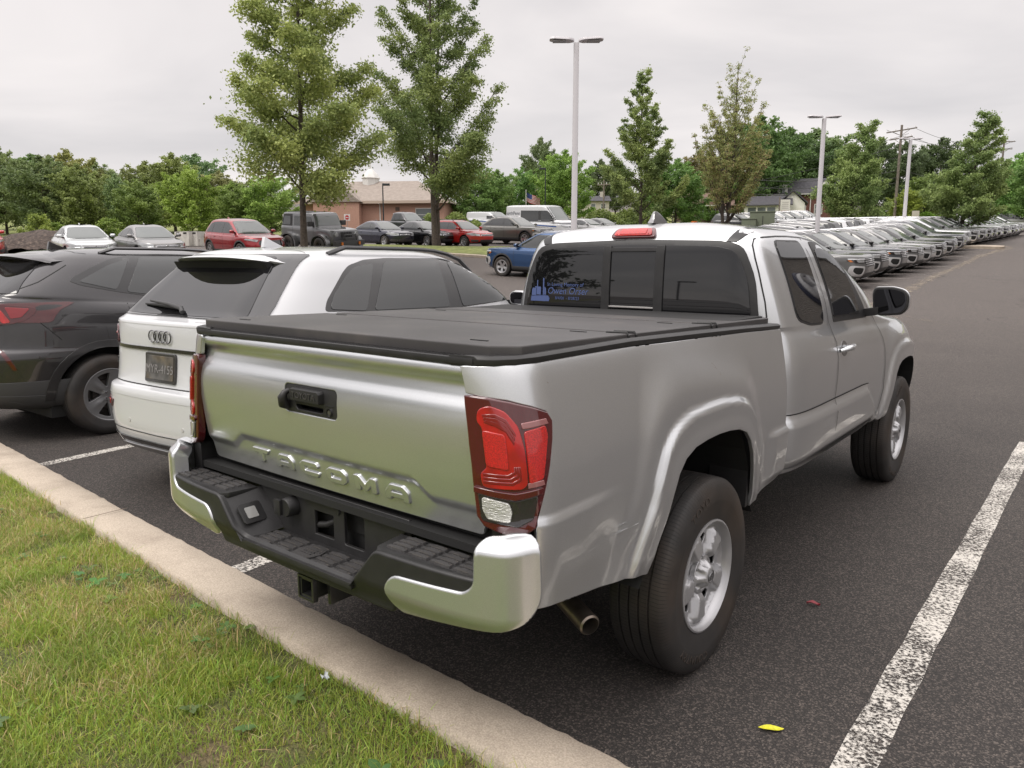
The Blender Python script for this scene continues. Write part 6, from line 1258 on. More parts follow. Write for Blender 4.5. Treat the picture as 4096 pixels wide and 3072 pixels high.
wh_ = ['at the left picture edge', 'left of the black lamp head', 'behind the black lamp head', 'just right of the black lamp head', 'above the silver-white sedan', 'in the dip of the wood skyline', 'above the grey sedan', 'above the white concrete blocks', 'left of the red crossover roof', 'above the red crossover', 'right behind the red crossover', 'behind the left edge of the wood', 'deep behind the black lamp', 'left of the big maple trunk']
for k, (px, s, h, i, wd) in enumerate(WD): place(i, px, s, h*.80, f'{nm_[k]} tree {wh_[k]}', wd, k*1.3, (1-.12*(k % 3), 1-.05*(k % 2), 1-.1*(k % 4)), group=G1)
for k, (px, s, h, c, lb) in enumerate([(190, 58, 6.4, (.75, .85, .8), 'dark rounded tree left of the pale weeds'), (330, 57, 5.6, (.95, 1.05, .8), 'bright low tree behind the silver-white sedan'), (560, 58, 4.6, (1, 1.15, .8), 'short fresh green tree above the grey sedan hood'), (770, 56, 5.4, (1.15, 1.4, .7), 'vivid lime green tree above the concrete blocks'), (1090, 60, 5.2, (1.1, 1.35, .8), 'lime green tree low beside the boxy off-roader'), (940, 60, 4.4, (.9, 1.1, .7), 'low leafy tree above the red crossover windscreen')]):
    place(k % 2, px, s, h, lb, 1.15, k*2.1+.5, c, group=G1)
place(2, 815, 62, 5.0, 'narrow dark conifer left of the red crossover', .42, 0, (.9, 1.1, .9), group=G1); place(2, 855, 62, 4.2, 'shorter narrow conifer behind the red crossover roof', .45, 1, (1, 1.2, 1), group=G1)
for k, (px, s, h, i, wd, c, lb) in enumerate([(1905, 76, 6.8, 0, 1.2, (.8, 1.1, .7), 'green tree behind the grassy mound beside the small van'), (1990, 84, 6.4, 1, 1.1, (.75, 1.0, .7), 'green tree between the far black lamp and the flagpole'), (2085, 88, 7.0, 0, .75, (.75, 1.1, .75), 'round green tree just left of the turret roof'), (2165, 130, 13.5, 0, .62, (.75, .85, .85), 'tall dark tree towering above the turret roof'), (2260, 86, 8.8, 0, 1.0, (.95, 1.25, .7), 'bright tree right behind the first white lamp pole'), (2210, 92, 8.0, 1, 1.0, (.8, 1.1, .7), 'yellowish tree above the white passenger van'),
    (2400, 125, 9.6, 0, .8, (.55, .62, .62), 'dark grey-green tree left of the open maple'), (2460, 128, 9.0, 1, .9, (.55, .64, .60), 'second grey-green tree left of the open maple'), (2700, 78, 7.4, 0, 1.2, (.65, .95, .6), 'dense green tree right below the open maple'), (2640, 82, 6.6, 1, 1.1, (.6, .9, .55), 'deep green tree behind the roof antenna'), (2790, 115, 10.2, 1, 1.0, (.9, .75, .75), 'brownish green tree above the brick bungalow'),
    (3030, 105, 14.5, 0, 1.05, (.60, .85, .62), 'large dark green tree behind the olive maple'), (3140, 118, 13.8, 0, 1.2, (.52, .70, .60), 'dark tree behind the house chimney'), (3240, 124, 14.2, 1, 1.2, (.62, .80, .66), 'hazy green tree above the slate roof'), (3330, 122, 12.5, 0, 1.1, (.7, .85, .65), 'green tree left of the tall utility pole'), (2950, 100, 5.5, 0, 1.1, (.7, 1.0, .6), 'low green tree beside the green cabinet'),
    (3500, 112, 12.0, 0, .8, (.42, .52, .50), 'dark pine left of the utility pole'), (3600, 114, 11.5, 1, .8, (.42, .52, .52), 'bluish pine right of the utility pole'), (3745, 118, 12.6, 0, .85, (.42, .52, .48), 'wide dark pine behind the broad light green tree'), (3690, 100, 6.5, 0, 1.2, (.8, .95, .6), 'low brownish green tree under the pines'), (3620, 92, 4.6, 1, 1.3, (1.0, 1.1, .5), 'yellow-green shrubby tree right of the third white lamp pole'),
    (4075, 84, 8.6, 0, 1.1, (.75, 1.1, .7), 'green tree cut by the right picture edge'), (4010, 96, 8.4, 1, 1.1, (.8, 1.1, .8), 'pale green tree just inside the right picture edge'), (4190, 80, 8.6, 0, 1.1, (.8, 1.1, .8), 'green tree beyond the right picture edge')]):
    place(i, px, s, h, lb, wd, k*1.7, c, group=G2)
for k, (px, s, h, wd, c, lb) in enumerate([(165, 38, 1.6, .9, (1.2, 1.2, .9), 'pale feathery weed clump on the mulch bank'), (230, 39, 1.2, 1.1, (1, 1.1, .8), 'small weed clump behind the silver-white sedan'), (440, 40, 1.4, 1.1, (1, 1.1, .8), 'weeds growing between the two sedans'), (3085, 104, 1.8, 1.0, (.6, .8, .5), 'dark shrub at the white porch'), (3300, 103, 1.8, 1.5, (1.3, 1.4, .4), 'yellow flowering shrub by the brick wall'), (3360, 100, 1.6, 1.3, (.9, 1.1, .6), 'low shrub right of the yellow one'), (2835, 98, 2.2, .9, (.5, .7, .5), 'rounded shrub before the bungalow windows'), (3470, 98, 1.8, 1.6, (.8, 1.0, .6), 'wide shrub below the utility pole'), (3560, 96, 2.2, 1.5, (.7, .9, .6), 'shrub left of the third white lamp pole'), (3700, 92, 1.6, 1.4, (.8, 1.1, .5), 'clipped shrub behind the far car roofs'), (3780, 90, 1.5, 1.3, (.8, 1.1, .5), 'clipped shrub beside the broad tree trunk')]):
    place(3, px, s, h, lb, wd, k*1.1, c)
def mound(px0, px1, s, h, name, label, dens):
    a, b = at(px0, s), at(px1, s); L_ = (b-a).length; c = (a+b)/2; r = np.random.RandomState(int(px0)); n = dens
    u = r.uniform(-1, 1, n); v = r.uniform(-1, 1, n); hh = h*np.clip(1-np.abs(u)**4, 0, 1)*np.clip(1-v**2, 0, 1)**.5*(.85+.25*np.sin(u*9+v*3)); d = (b-a).normalized(); q = Vector((-d.y, d.x, 0))
    P = np.array([c.x, c.y, c.z])+np.outer(u*L_/2, [d.x, d.y, d.z])+np.outer(v*2.6, [q.x, q.y, 0])+np.outer(hh*r.uniform(.75, 1.05, n), [0, 0, 1])
    nr = r.normal(0, 1, (n, 3))+np.array([0, 0, 1.2]); nr /= np.linalg.norm(nr, axis=1)[:, None]; uu = np.cross(nr, r.normal(0, 1, (n, 3))); uu /= np.linalg.norm(uu, axis=1)[:, None]; vv = np.cross(nr, uu); sz = (.12*r.uniform(.6, 1.2, n))[:, None]
    V = np.stack([P-uu*sz, P-vv*sz*.6, P+uu*sz, P+vv*sz*.6], 1).reshape(-1, 3); k = np.clip(.5+.5*np.sin(u*11)*np.cos(v*4)+r.normal(0, .2, n), 0, 1)[:, None]; col = (np.array([.15, .205, .055])*(1-k)+np.array([.25, .31, .09])*k)*r.uniform(.8, 1.2, (n, 1))
    o = link(name, fastmesh(name, V, np.arange(4*n).reshape(-1, 4), leafm, col)); 
    mb = MB(); m = 16
    vs = []
    for i in range(m+1):
        for j in range(9):
            uu_, vv_ = -1+2*i/m, -1+2*j/8; z_ = h*.8*max(0, 1-abs(uu_)**4)*max(0, 1-vv_**2)**.5*(.85+.25*math.sin(uu_*9+vv_*3)); p = c+d*uu_*L_/2+q*vv_*2.6; vs.append((p.x, p.y, p.z+z_-.05))
    mb.add(vs, [(i*9+j, (i+1)*9+j, (i+1)*9+j+1, i*9+j+1) for i in range(m) for j in range(8)]); mb.build('soil', mat('mound_soil', (.05, .065, .022), .9), o, smooth=60); return tag(o, label, kind='stuff')
mound(1640, 1950, 66, 1.7, 'ground_cover', 'bright green ground cover on the mound left of the vans', 9000); mound(2290, 2680, 72, 2.0, 'ground_cover', 'green ground cover below the open maple', 12000)
# lawn on the islands and beyond
def patch(name, pts, m, dz, step=1.0):
    """a ground patch given by (px, s) corners"""
    P = [at(*p) for p in pts]; xy = [(p.x, p.y) for p in P]; o = panel(name, xy, lambda x, y: (x, y, T(x, y)+dz), m, None, step=step, flange=.15, edge=.02); return tag(o, kind='structure')
isl = mat('island_grass', (.20, .225, .07), .9, noise=(3, .35, 6), bump=(30, 1, .05), coord='Object')
patch('island_grass', [(1000, 29.2), (1350, 30.5), (1700, 38.4), (2160, 36.2), (2160, 41.5), (1500, 41.2), (1180, 32.4), (1000, 31.4)], isl, .13)
far_g = patch('far_grass', [(1500, 84), (2600, 72), (4600, 76), (5400, 150), (-1400, 190), (-1400, 38), (420, 40), (1000, 58)], isl, .03, 6)
kerbm = mat('kerb_pale', (.40, .34, .27), .9, noise=(5, .2)); patch('island_kerb', [(980, 28.9), (1350, 30.2), (1700, 38.1), (2180, 35.9), (2180, 41.9), (1500, 41.6), (1170, 32.8), (980, 31.8)], kerbm, .11, 2)
kk = MB(); c0 = at(3880, 43.5)
MBk = rrect(-7.2, -2.9, 45.6, 47.0, .5); tag(panel('island_kerb', MBk, lambda x, y: (x, y, T(x, y)+.15), kerbm, None, step=.6, flange=.2, edge=.02), kind='structure')
mul = MB(); a, b = at(-60, 36), at(420, 37); n = 26; vs = []; rr = random.Random(5)
for i in range(n+1):
    for j in range(9): t = i/n; p = a.lerp(b, t); hh = .95*math.sin(PI*t)**.6*math.sin(PI*j/8)+rr.uniform(-.05, .05); vs.append((p.x-.9*(j-4)*.5, p.y+1.0*(j-4)*.5, T(p.x, p.y)+max(-.1, hh)))
mul.add(vs, [(i*9+j, (i+1)*9+j, (i+1)*9+j+1, i*9+j+1) for i in range(n) for j in range(8)]); tag(mul.build('mulch_bank', mat('mulch', (.065, .048, .040), .95, noise=(6, .5, 6), bump=(14, 1, .08), mix2=((.13, .10, .08), 9, .5, .7)), smooth=60), kind='structure')
# ------------------------------------------------------------ lamp poles
def lamp_white(px, s, topy, label, heads=2, r=.075):
    p = at(px, s); zt = htop(topy, s); e = empty('street_lamp', p, (0, 0, rad(38))); tag(e, label, 'street lamp', 'white square lamp poles'); h = zt-p.z; m = mat('pole_white', (.62, .60, .62), .4, coat=.2)
    mb = MB(); mb.prism(rrect(-r, r, -r, r, .02, 2), lambda x, y: (x, y, 0), lambda x, y: (x*.8, y*.8, h)); mb.build('pole', m, e, smooth=40); MB().box(-.16, .16, -.16, .16, 0, .12).build('base', m, e, bevel=.02)
    for sg in ((1, -1) if heads == 2 else (1,)):
        hb_ = MB(); hb_.prism(rnd([(0, -.06), (.12, -.17), (.50, -.17), (.58, -.10), (.58, .10), (.50, .17), (.12, .17), (0, .06)], .03), lambda x, y: (sg*(x+.05), y, h+.03+x*.06), lambda x, y: (sg*(x*.97+.05), y*.9, h+.085+x*.05)); hh = hb_.build('lamp_head', m, e, bevel=.01)
        MB().box(min(sg*.25, sg*.55), max(sg*.25, sg*.55), -.12, .12, h+.028, h+.04).build('lens', mat('lens_grey', (.35, .35, .36), .3), hh)
    return e
lamp_white(2291, 18.5, 172, 'first and largest white lamp pole, rising behind the pickup cab'); lamp_white(3256, 29.5, 474, 'second white lamp pole, right of the slate-roofed house', r=.08); lamp_white(3606, 43, 560, 'third white lamp pole, right of the wooden utility pole', r=.085); lamp_white(3822, 62, 700, 'fourth white lamp pole, mostly hidden in the broad light green tree', r=.085); lamp_white(3950, 84, 780, 'farthest white lamp pole, behind the right end of the row', r=.085)
def lamp_black(px, s, topy, label, arm=-1, r=.06, two=False):
    p = at(px, s); e = empty('street_lamp', p, (0, 0, -YAW)); tag(e, label, 'street lamp', 'dark lamp poles'); h = htop(topy, s)-p.z; m = mat('pole_black', (.022, .026, .028), .4)
    MB().tube([(0, 0, 0), (0, 0, h)], [r*1.15, r*.8], 10).build('pole', m, e, smooth=50)
    MB().prism(rrect(0, .62, -.16, .16, .03), lambda x, y: (arm*(x-.02), y, h-.16), lambda x, y: (arm*(x-.02), y, h+.02)).build('lamp_head', m, e, bevel=.015); return e
lamp_black(238, 74, 632, 'dark lamp pole with a box head rising above the wood on the left', 1, .16); lamp_black(1536, 66, 735, 'thin black lamp pole before the tan brick building', 1); lamp_black(2180, 74, 672, 'tall black lamp pole beside the first white lamp pole', -1); lamp_black(2010, 92, 757, 'far small black lamp pole above the vans', -1, .07)
# ------------------------------------------------------------ utility poles and wires
woodp = mat('weathered_wood', (.16, .135, .115), .9, noise=(5, .3), bump=(30, .8, .01, (1, 1, .1)))
def util_pole(px, s, topy, label, arms, r=.15, yaw=.5):
    p = at(px, s); e = empty('utility_pole', p, (0, 0, yaw)); tag(e, label, 'utility pole', 'wooden utility poles'); h = htop(topy, s)-p.z
    MB().tube([(0, 0, 0), (0, 0, h)], [r, r*.7], 10).build('pole', woodp, e, smooth=50)
    for dz, wd in arms:
        a_ = MB(); a_.box(-wd, wd, -.06, .06, h-dz-.06, h-dz+.06); a_.tube([(-wd*.6, 0, h-dz), (0, 0, h-dz-.6)], .025, 5); a_.tube([(wd*.6, 0, h-dz), (0, 0, h-dz-.6)], .025, 5); o = a_.build('crossarm', woodp, e)
        for x in (-wd*.92, -wd*.4, wd*.4, wd*.92): MB().lathe([(.001, 0), (.05, 0), (.04, .08), (.06, .12), (.03, .2), (.001, .22)], 8, 'Z', (x, 0, h-dz+.06)).build('insulator', MATS['pole_white'], o)
    return e, p, h
UP = [util_pole(3575, 92, 500, 'tall wooden utility pole with two crossarms, left of the third white lamp', [(.6, 2.0), (1.5, 1.5)], .19, -.45), util_pole(3985, 120, 553, 'far utility pole rising above the broad light green tree', [(.5, 1.6), (1.6, 1.3)], .18, .6), util_pole(2750, 128, 675, 'far utility pole between the two conical maples', [(.6, 1.5)], .16, .3), util_pole(2236, 120, 690, 'utility pole top above the trees beside the first white lamp', [(.6, 1.3)], .16, .2), util_pole(2413, 104, 720, 'slim pale utility pole in front of the dark conifers', [(.6, .9)], .13, .2)]
wm_ = mat('wire', (.03, .03, .03), .6)
def wire(a, b, sag, label='thin black overhead wire', r=.022):
    pts = [a.lerp(b, i/14)+Vector((0, 0, -sag*4*(i/14)*(1-i/14))) for i in range(15)]; return MB().tube(pts, r, 4, caps=False)
ptop = lambda i, dz, dx: UP[i][1]+Vector((dx*math.cos(.4), dx*math.sin(.4), UP[i][2]-dz))
for k, (i, j, dz, dx, nm) in enumerate([(0, 1, .5, -1.6, 'top left'), (0, 1, .5, 1.6, 'top right'), (0, 1, 1.4, 1.2, 'middle'), (0, 1, 5.0, 0, 'lowest'), (4, 0, 2.4, 0, 'upper'), (4, 0, 3.6, 0, 'lower'), (2, 0, 1.0, .8, 'high'), (3, 2, .6, .8, 'high')]):
    whr = {(0, 1): 'from the tall utility pole to the far one at right', (4, 0): 'running left from the tall utility pole to the pale slim pole', (2, 0): 'between the tall utility pole and the pole between the maples', (3, 2): 'from the left pole top to the pole between the maples'}[(i, j)]
    tag(wire(ptop(i, dz, dx), ptop(j, dz, dx), 1.2).build('overhead_wire', wm_), f'{nm} overhead wire {whr}', 'wire', 'overhead wires')
for k, (dz, nm) in enumerate([(5.2, 'upper'), (6.0, 'middle'), (6.6, 'lower')]):
    tag(wire(ptop(0, dz, 0), at(2850, 86)+Vector((0, 0, 5.6-.8*k)), .9, r=.03).build('overhead_wire', wm_), f'{nm} of the three wires sagging in front of the slate-roofed house', 'wire', 'overhead wires')
# ------------------------------------------------------------ buildings
def house(name, px, s, yaw, W, D_, wall_h, roof_h, mw, mr, label, hip=0, over=.4, cat='house'):
    p = at(px, s); e = empty(name, p, (0, 0, yaw)); tag(e, label, cat); w2, d2 = W/2, D_/2
    mb = MB(); mb.box(-w2, w2, -d2, d2, -1, wall_h)
    if not hip:
        for sx in (-1, 1): mb.add([(sx*w2, -d2, wall_h), (sx*w2, d2, wall_h), (sx*w2, 0, wall_h+roof_h*.97)], [(0, 1, 2)])
    mb.build('wall', mw, e)
    r = MB(); a, b = w2+over, d2+over; h0, h1 = wall_h-.1, wall_h+roof_h; rx = a-(b*.9 if hip else 0); t = .16
    if hip: r.add([(-a, -b, h0), (a, -b, h0), (a, b, h0), (-a, b, h0), (-rx, 0, h1), (rx, 0, h1)], [(0, 1, 5, 4), (2, 3, 4, 5), (1, 2, 5), (3, 0, 4), (3, 2, 1, 0)])
    else: r.prism([(-b, h0), (0, h1), (b, h0), (b, h0+t), (0, h1+t*1.2), (-b, h0+t)], lambda y, z: (-a, y, z), lambda y, z: (a, y, z))
    ro = r.build('roof', mr, e); return e, ro
def win(par, x, y, z, w_, h_, face='y', mt=None, mullion=1, name='window'):
    """framed window on a wall: (x,y,z) lower centre; face = outward axis"""
    f = MB(); t = .10; g = MB(); R = (lambda u, v, o: (x+u, y-o, z+v)) if face == 'y' else (lambda u, v, o: (x+o, y+u, z+v))
    for (u0, u1, v0, v1) in ((-w_/2-t, -w_/2, -t, h_+t), (w_/2, w_/2+t, -t, h_+t), (-w_/2, w_/2, h_, h_+t), (-w_/2, w_/2, -t, 0))+(((-w_/2, w_/2, h_*.48, h_*.52),) if mullion else ()):
        f.add([R(u, v, o) for o in (0, .06) for u, v in ((u0, v0), (u1, v0), (u1, v1), (u0, v1))], [(4, 5, 6, 7), (0, 1, 5, 4), (1, 2, 6, 5), (2, 3, 7, 6), (3, 0, 4, 7)])
    o_ = f.build(name, mt or mat('trim_white', (.62, .61, .58), .6), par); g.add([R(-w_/2, 0, .02), R(w_/2, 0, .02), R(w_/2, h_, .02), R(-w_/2, h_, .02)], [(0, 1, 2, 3)]); g.build('pane', mat('house_glass', (.10, .12, .12), .08, spec=.8), o_); return o_
def brick(name, c1, c2, sc_):
    m = bpy.data.materials.new(name); m.use_nodes = True; nt = m.node_tree; L = nt.links; b = nt.nodes['Principled BSDF']; tc = N(nt, 'ShaderNodeTexCoord'); mp = N(nt, 'ShaderNodeMapping'); mp.inputs['Rotation'].default_value = (rad(90), 0, 0); L.new(tc.outputs['Object'], mp.inputs[0])
    t = N(nt, 'ShaderNodeTexBrick'); t.inputs['Scale'].default_value = sc_; t.inputs['Color1'].default_value = (*c1, 1); t.inputs['Color2'].default_value = (*c2, 1); t.inputs['Mortar'].default_value = (*[q*1.3 for q in c1], 1); t.inputs['Mortar Size'].default_value = .012; L.new(mp.outputs[0], t.inputs['Vector']); L.new(t.outputs['Color'], b.inputs['Base Color']); b.inputs['Roughness'].default_value = .9; return m
trimw = mat('trim_white', (.62, .61, .58), .6); slate_r = mat('slate_roof', (.062, .060, .068), .8, noise=(3, .2), bump=(9, 1, .05, (.3, 3, 3))); tanroof = mat('tan_shingles', (.30, .255, .22), .9, noise=(2, .12), bump=(8, 1, .05, (.3, 3, 3)))
tb_ = brick('tan_brick', (.42, .25, .19), (.38, .22, .165), 4); rbk = brick('red_brick', (.145, .062, .048), (.11, .05, .042), 4); bbk = brick('brown_brick', (.115, .070, .055), (.085, .055, .045), 4)
y1 = rad(38)
B1, r1 = house('bank_building', 1545, 77, y1-.1, 21, 12, 3.2, 3.0, tb_, tanroof, 'tan brick building with pale shingle roof behind the two tall maples', hip=1, over=.7, cat='building')
mb = MB(); mb.box(-11.3, 11.3, -6.78, -6.66, 2.92, 3.24); mb.build('fascia', mat('fascia_tan', (.45, .36, .29), .7), B1); mb = MB(); mb.box(1.2, 1.32, -6.15, -6.02, 0, 3.0); mb.box(1.2, 1.32, -6.75, -6.0, 2.86, 2.98); mb.build('downspout', trimw, B1)
mb = MB(); mb.add([(-8.5, -7.4, 3.1), (-1.0, -7.4, 3.1), (-4.75, -7.4, 5.4), (-8.5, 0, 3.1), (-1.0, 0, 3.1), (-4.75, 0, 5.6)], [(0, 2, 5, 3), (2, 1, 4, 5), (0, 1, 2)]); mb.build('gable', tanroof, B1); MB().box(-8.1, -1.4, -7.2, -6.0, -1, 3.1).build('front_wing', tb_, B1)
MB().lathe([(1.3, 0), (1.3, .9), (1.45, .95), (1.2, 1.3), (.6, 1.9), (.12, 2.2), (.05, 3.2)], 8, 'Z', (-2.2, 0, 5.6)).build('cupola', trimw, B1, smooth=20)
MB().box(3.5, 4.1, -6.06, -6.0, 2.1, 2.5).build('wall_vent', mat('vent_brown', (.10, .07, .055), .7), B1); win(B1, 7.6, -6.0, .9, 2.2, 1.4)
B1.scale = (.66, .8, .78)
B2, r2 = house('brick_bungalow', 2815, 101, y1-.25, 10, 8, 2.9, 2.6, bbk, mat('brown_shingles', (.16, .105, .085), .9, noise=(3, .2)), 'brown brick bungalow under the reddish conical maple', hip=0)
for x in (-.2, 1.5): win(B2, x, -4, 1.0, 1.1, 1.6)
win(B2, 3.2, -4, 1.0, 1.1, 1.6); mb = MB(); mb.add([(-1.6, -5.0, 3.0), (3.6, -5.0, 3.0), (1.0, -5.0, 4.6), (-1.6, -1, 3.0), (3.6, -1, 3.0), (1.0, -1, 4.8)], [(0, 2, 5, 3), (2, 1, 4, 5), (0, 1, 2)]); mb.build('porch_gable', MATS['brown_shingles'], B2)
MB().box(-.8, 2.9, -4.95, -4.85, 2.8, 3.0).build('fascia', trimw, B2)
MB().box(-4.9, -4.2, -.5, .4, 3.5, 7.2).build('chimney', bbk, B2)
B2.scale = (.7, .7, .65)
B3, r3 = house('brick_house', 3215, 104, y1-.30, 12.5, 7.5, 4.3, 2.7, rbk, slate_r, 'red brick house with slate roof and white dormers behind the second white lamp')
for x in (-3.6, 2.6):
    dm = MB(); dm.box(x-.75, x+.75, -3.95, -1.5, 3.9, 5.5); dm.add([(x-.95, -4.05, 5.45), (x+.95, -4.05, 5.45), (x, -4.05, 6.3), (x-.95, -1, 5.45), (x+.95, -1, 5.45), (x, -1, 6.3)], [(0, 2, 5, 3), (2, 1, 4, 5), (0, 1, 2)]); d_ = dm.build('dormer', trimw, B3); win(d_, x, -3.95, 4.2, .7, 1.1, mt=trimw)
for x in (-.6, 1.8, 4.4): win(B3, x, -3.75, 1.0, 1.0, 1.5)
MB().box(-5.6, -4.8, -.4, .5, 5.6, 8.3).build('chimney', bbk, B3); MB().box(-6.7, 6.7, -4.25, -4.1, 4.1, 4.3).build('gutter', trimw, B3)
for x in (.55, 6.2): MB().box(x, x+.12, -3.9, -3.76, 0, 4.1).build('downspout', trimw, B3)
MB().box(-6.25, .1, -3.752, -3.748, 2.0, 2.2)
B3.scale = (.84, .84, .78)
B4, r4 = house('white_cottage', 3062, 97, y1-.30, 5.6, 5.0, 2.4, 1.3, mat('white_siding', (.74, .73, .68), .7, bump=(10, 1, .03, (.05, .05, 6))), slate_r, 'low white sided wing with a dark roof before the brick house')
for x in (-1.8, -.6, .6): win(B4, x, -2.5, .8, 1.0, 1.3, mullion=0)
MB().box(-2.8, 2.9, -2.56, -2.50, -.6, .30).build('foundation', mat('cream_block', (.50, .47, .36), .8), B4)
B4.scale = (.95, .95, .86)
B5, r5 = house('white_cottage', 3163, 97, y1-.30+rad(90), 4.2, 3.2, 2.6, 1.6, MATS['white_siding'], slate_r, 'white gabled entry with steps at the front of the brick house'); win(B5, 2.1, -.5, .8, .8, 1.5, face='x'); MB().box(2.1, 2.16, .3, 1.1, .1, 2.1).build('door', mat('door_green', (.05, .08, .07), .5), B5); win(B5, .5, -1.6, .8, .8, 1.3)
for k in range(4): MB().box(2.1+.3*k, 2.4+.3*k, .1, 1.4, -.2, .1-.1*k+.1).build('step', MATS['cream_block'], B5)
B5.scale = (.9, .9, .9)
B6, r6 = house('white_cottage', 3350, 108, y1-.2, 5, 5, 3.0, 1.8, MATS['white_siding'], slate_r, 'white sided cottage half hidden by the bushy tree right of the brick house'); win(B6, -.8, -2.5, .9, 1, 1.4); win(B6, 1.2, -2.5, .9, 1, 1.4)
B6.scale = (.8, .8, .7)
B7, r7 = house('white_cottage', 2345, 112, y1, 8, 7, 4.6, 1.6, mat('cream_wall', (.48, .45, .38), .8), slate_r, 'cream building between the first white lamp and the dark conifers'); win(B7, 1.0, -3.5, 2.6, .8, 1.2); win(B7, 2.9, -3.5, 2.6, .8, 1.2); MB().box(2.6, 3.4, -1, 0, 5, 7.4).build('chimney', MATS['cream_wall'], B7)
B7.scale = (.75, .75, .52)
B8, r8 = house('far_house', 3840, 122, y1-.1, 10, 8, 3.2, 3.2, bbk, slate_r, 'dark house low behind the broad light green tree'); win(B8, -2, -4, 1, 1, 1.4); win(B8, 2, -4, 1, 1, 1.4)
p = at(2153, 108); tw = empty('turret_house', p, (0, 0, .3)); tw.scale = (.42, .42, .45); tag(tw, 'turret with a brown and white striped witch-hat roof beside the flagpole', 'building')
MB().lathe([(2.0, -1), (2.0, 6.0), (2.3, 6.1)], 8, 'Z').build('wall', MATS['cream_wall'], tw); MB().lathe([(2.5, 6.0), (1.3, 8.6), (.35, 11.0), (.02, 11.6)], 8, 'Z').build('roof', mat('turret_brown', (.15, .085, .065), .8), tw)
for k in range(8): a = 2*PI*k/8; MB().tube([(2.52*math.cos(a), 2.52*math.sin(a), 6.05), (1.32*math.cos(a), 1.32*math.sin(a), 8.65), (.36*math.cos(a), .36*math.sin(a), 11.05)], .10, 5).build('ridge', trimw, tw)
for k in (4, 5, 6): a = 2*PI*(k+.5)/8; MB().box(-.04, .04, -.35, .35, 3.9, 5.4, Matrix.Rotation(a, 4, 'Z') @ Matrix.Translation((1.88, 0, 0))).build('window', MATS['house_glass'], tw)
# brick wall of the showroom, to the right out of frame, with its blue roundel (seen mirrored in the side glass)
SW = empty('showroom', (8.6, 9, 0)); tag(SW, 'large grey-brown split-face wall with a round blue emblem, beyond the right edge', 'building')
wallm = mat('split_face_block', (.25, .225, .20), .9, noise=(1.2, .15, 6), bump=(5, 1, .06, (1, .4, 3))); MB().box(0, 18, 0, 55, -1, 8.6).build('wall', wallm, SW); MB().box(-.08, 18, -.08, 55.1, 8.6, 8.85).build('coping', mat('coping', (.12, .11, .10), .6), SW)
blu = mat('emblem_blue', (.008, .014, .05), .3); dsc = MB().lathe([(.001, -.14), (1.25, -.14), (1.35, -.05), (1.35, 0)], 40, 'X', (0, 22, 6.1)).build('roundel', blu, SW, smooth=40)
em = MB(); cx, cz, R_ = 22, 6.1, 1.05
for P in (((-.38, .86), (-.0, .06), (.38, .86)), ((-.86, .38), (-.42, -.78), (0, .06), (.42, -.78), (.86, .38))): em.tube([(-.16, cx+a_*R_, cz+b_*R_) for a_, b_ in P], .14, 5)
em.tube([(-.16, cx+R_*math.cos(2*PI*k/32), cz+R_*math.sin(2*PI*k/32)) for k in range(33)], .13, 5, caps=False); em.build('emblem', mat('emblem_white', (.6, .6, .62), .4), dsc)
# behind the camera: tree and lamp that show in the rear glass
tb3 = tree('maple_tree', (-14.0, -13.0, .1), 'dense maple on the lawn behind the viewpoint', H=9, prof=rnd_prof(4.2), seed=51, nlimb=46, nleaf=14000, lsize=.13, cols=((.03, .045, .018), (.05, .075, .026)), trunk_r=.2, clear=.12, rise=.35, twig=1.0, blob=.28)
lb = empty('street_lamp', (-22.8, -46, 0)); tag(lb, 'black lamp pole with one arm on the lawn behind the viewpoint', 'street lamp'); MB().tube([(0, 0, 0), (0, 0, 5.2)], .09, 8).build('pole', MATS['pole_black'], lb); MB().box(-.05, 1.3, -.2, .2, 5.05, 5.25).build('lamp_head', MATS['pole_black'], lb)
for k, (x, y, h) in enumerate([(-46, -56, 6), (-52, -50, 5), (-58, -50, 4.2), (-66, -50, 8)]):
    o = copy_tree(PR[k % 2]); o.location = (x, y, 0); o.scale = (h/9,)*3; tag(o, ['tall', 'short', 'middling', 'broad'][k]+' tree far behind the viewpoint, number '+['one', 'two', 'three', 'four'][k]+' from the left', 'tree')
# ------------------------------------------------------------ small street things
def put(px, s): return at(px, s)
tbx = empty('utility_cabinet', put(3045, 62), (0, 0, y1-.3)); tag(tbx, 'large sage green metal utility cabinet before the white cottage', 'cabinet'); gm_ = mat('cabinet_green', (.13, .15, .10), .5, noise=(2, .1)); MB().box(-.95, .95, -.8, .8, 0, 1.9).build('cabinet_body', gm_, tbx, bevel=.03); MB().box(.02, .06, -.83, -.80, .3, 1.6).build('door_seam', dark, tbx); MB().box(-1.0, 1.0, -.85, .85, 1.9, 1.98).build('lid', gm_, tbx, bevel=.02)
tb4 = empty('utility_cabinet', put(2992, 61.5), (0, 0, y1-.3)); tag(tb4, 'smaller sage green cabinet left of the large one', 'cabinet'); MB().box(-.55, .55, -.5, .5, 0, 1.35).build('cabinet_body', gm_, tb4, bevel=.03); MB().box(-.6, .6, -.55, .55, 1.35, 1.42).build('lid', gm_, tb4, bevel=.02)
for k, (px, w_, h_, lb_) in enumerate([(745, .62, .82, 'left white concrete block with lifting slots'), (783, .52, .82, 'middle white concrete block'), (800, .36, .42, 'lower right white concrete block')]):
    e = empty('concrete_block', put(px+8, 44), (0, 0, y1-.5)); tag(e, lb_+' behind the two sedans', 'block', 'white concrete blocks'); MB().box(-w_, w_, -.4, .4, 0, h_).build('block_body', mat('white_concrete', (.50, .48, .44), .85, noise=(3, .2)), e, bevel=.03)
    for x in (-w_*.5, w_*.5): MB().box(x-.14, x+.14, -.412, -.40, h_-.14, h_-.04).build('slot', dark, e)
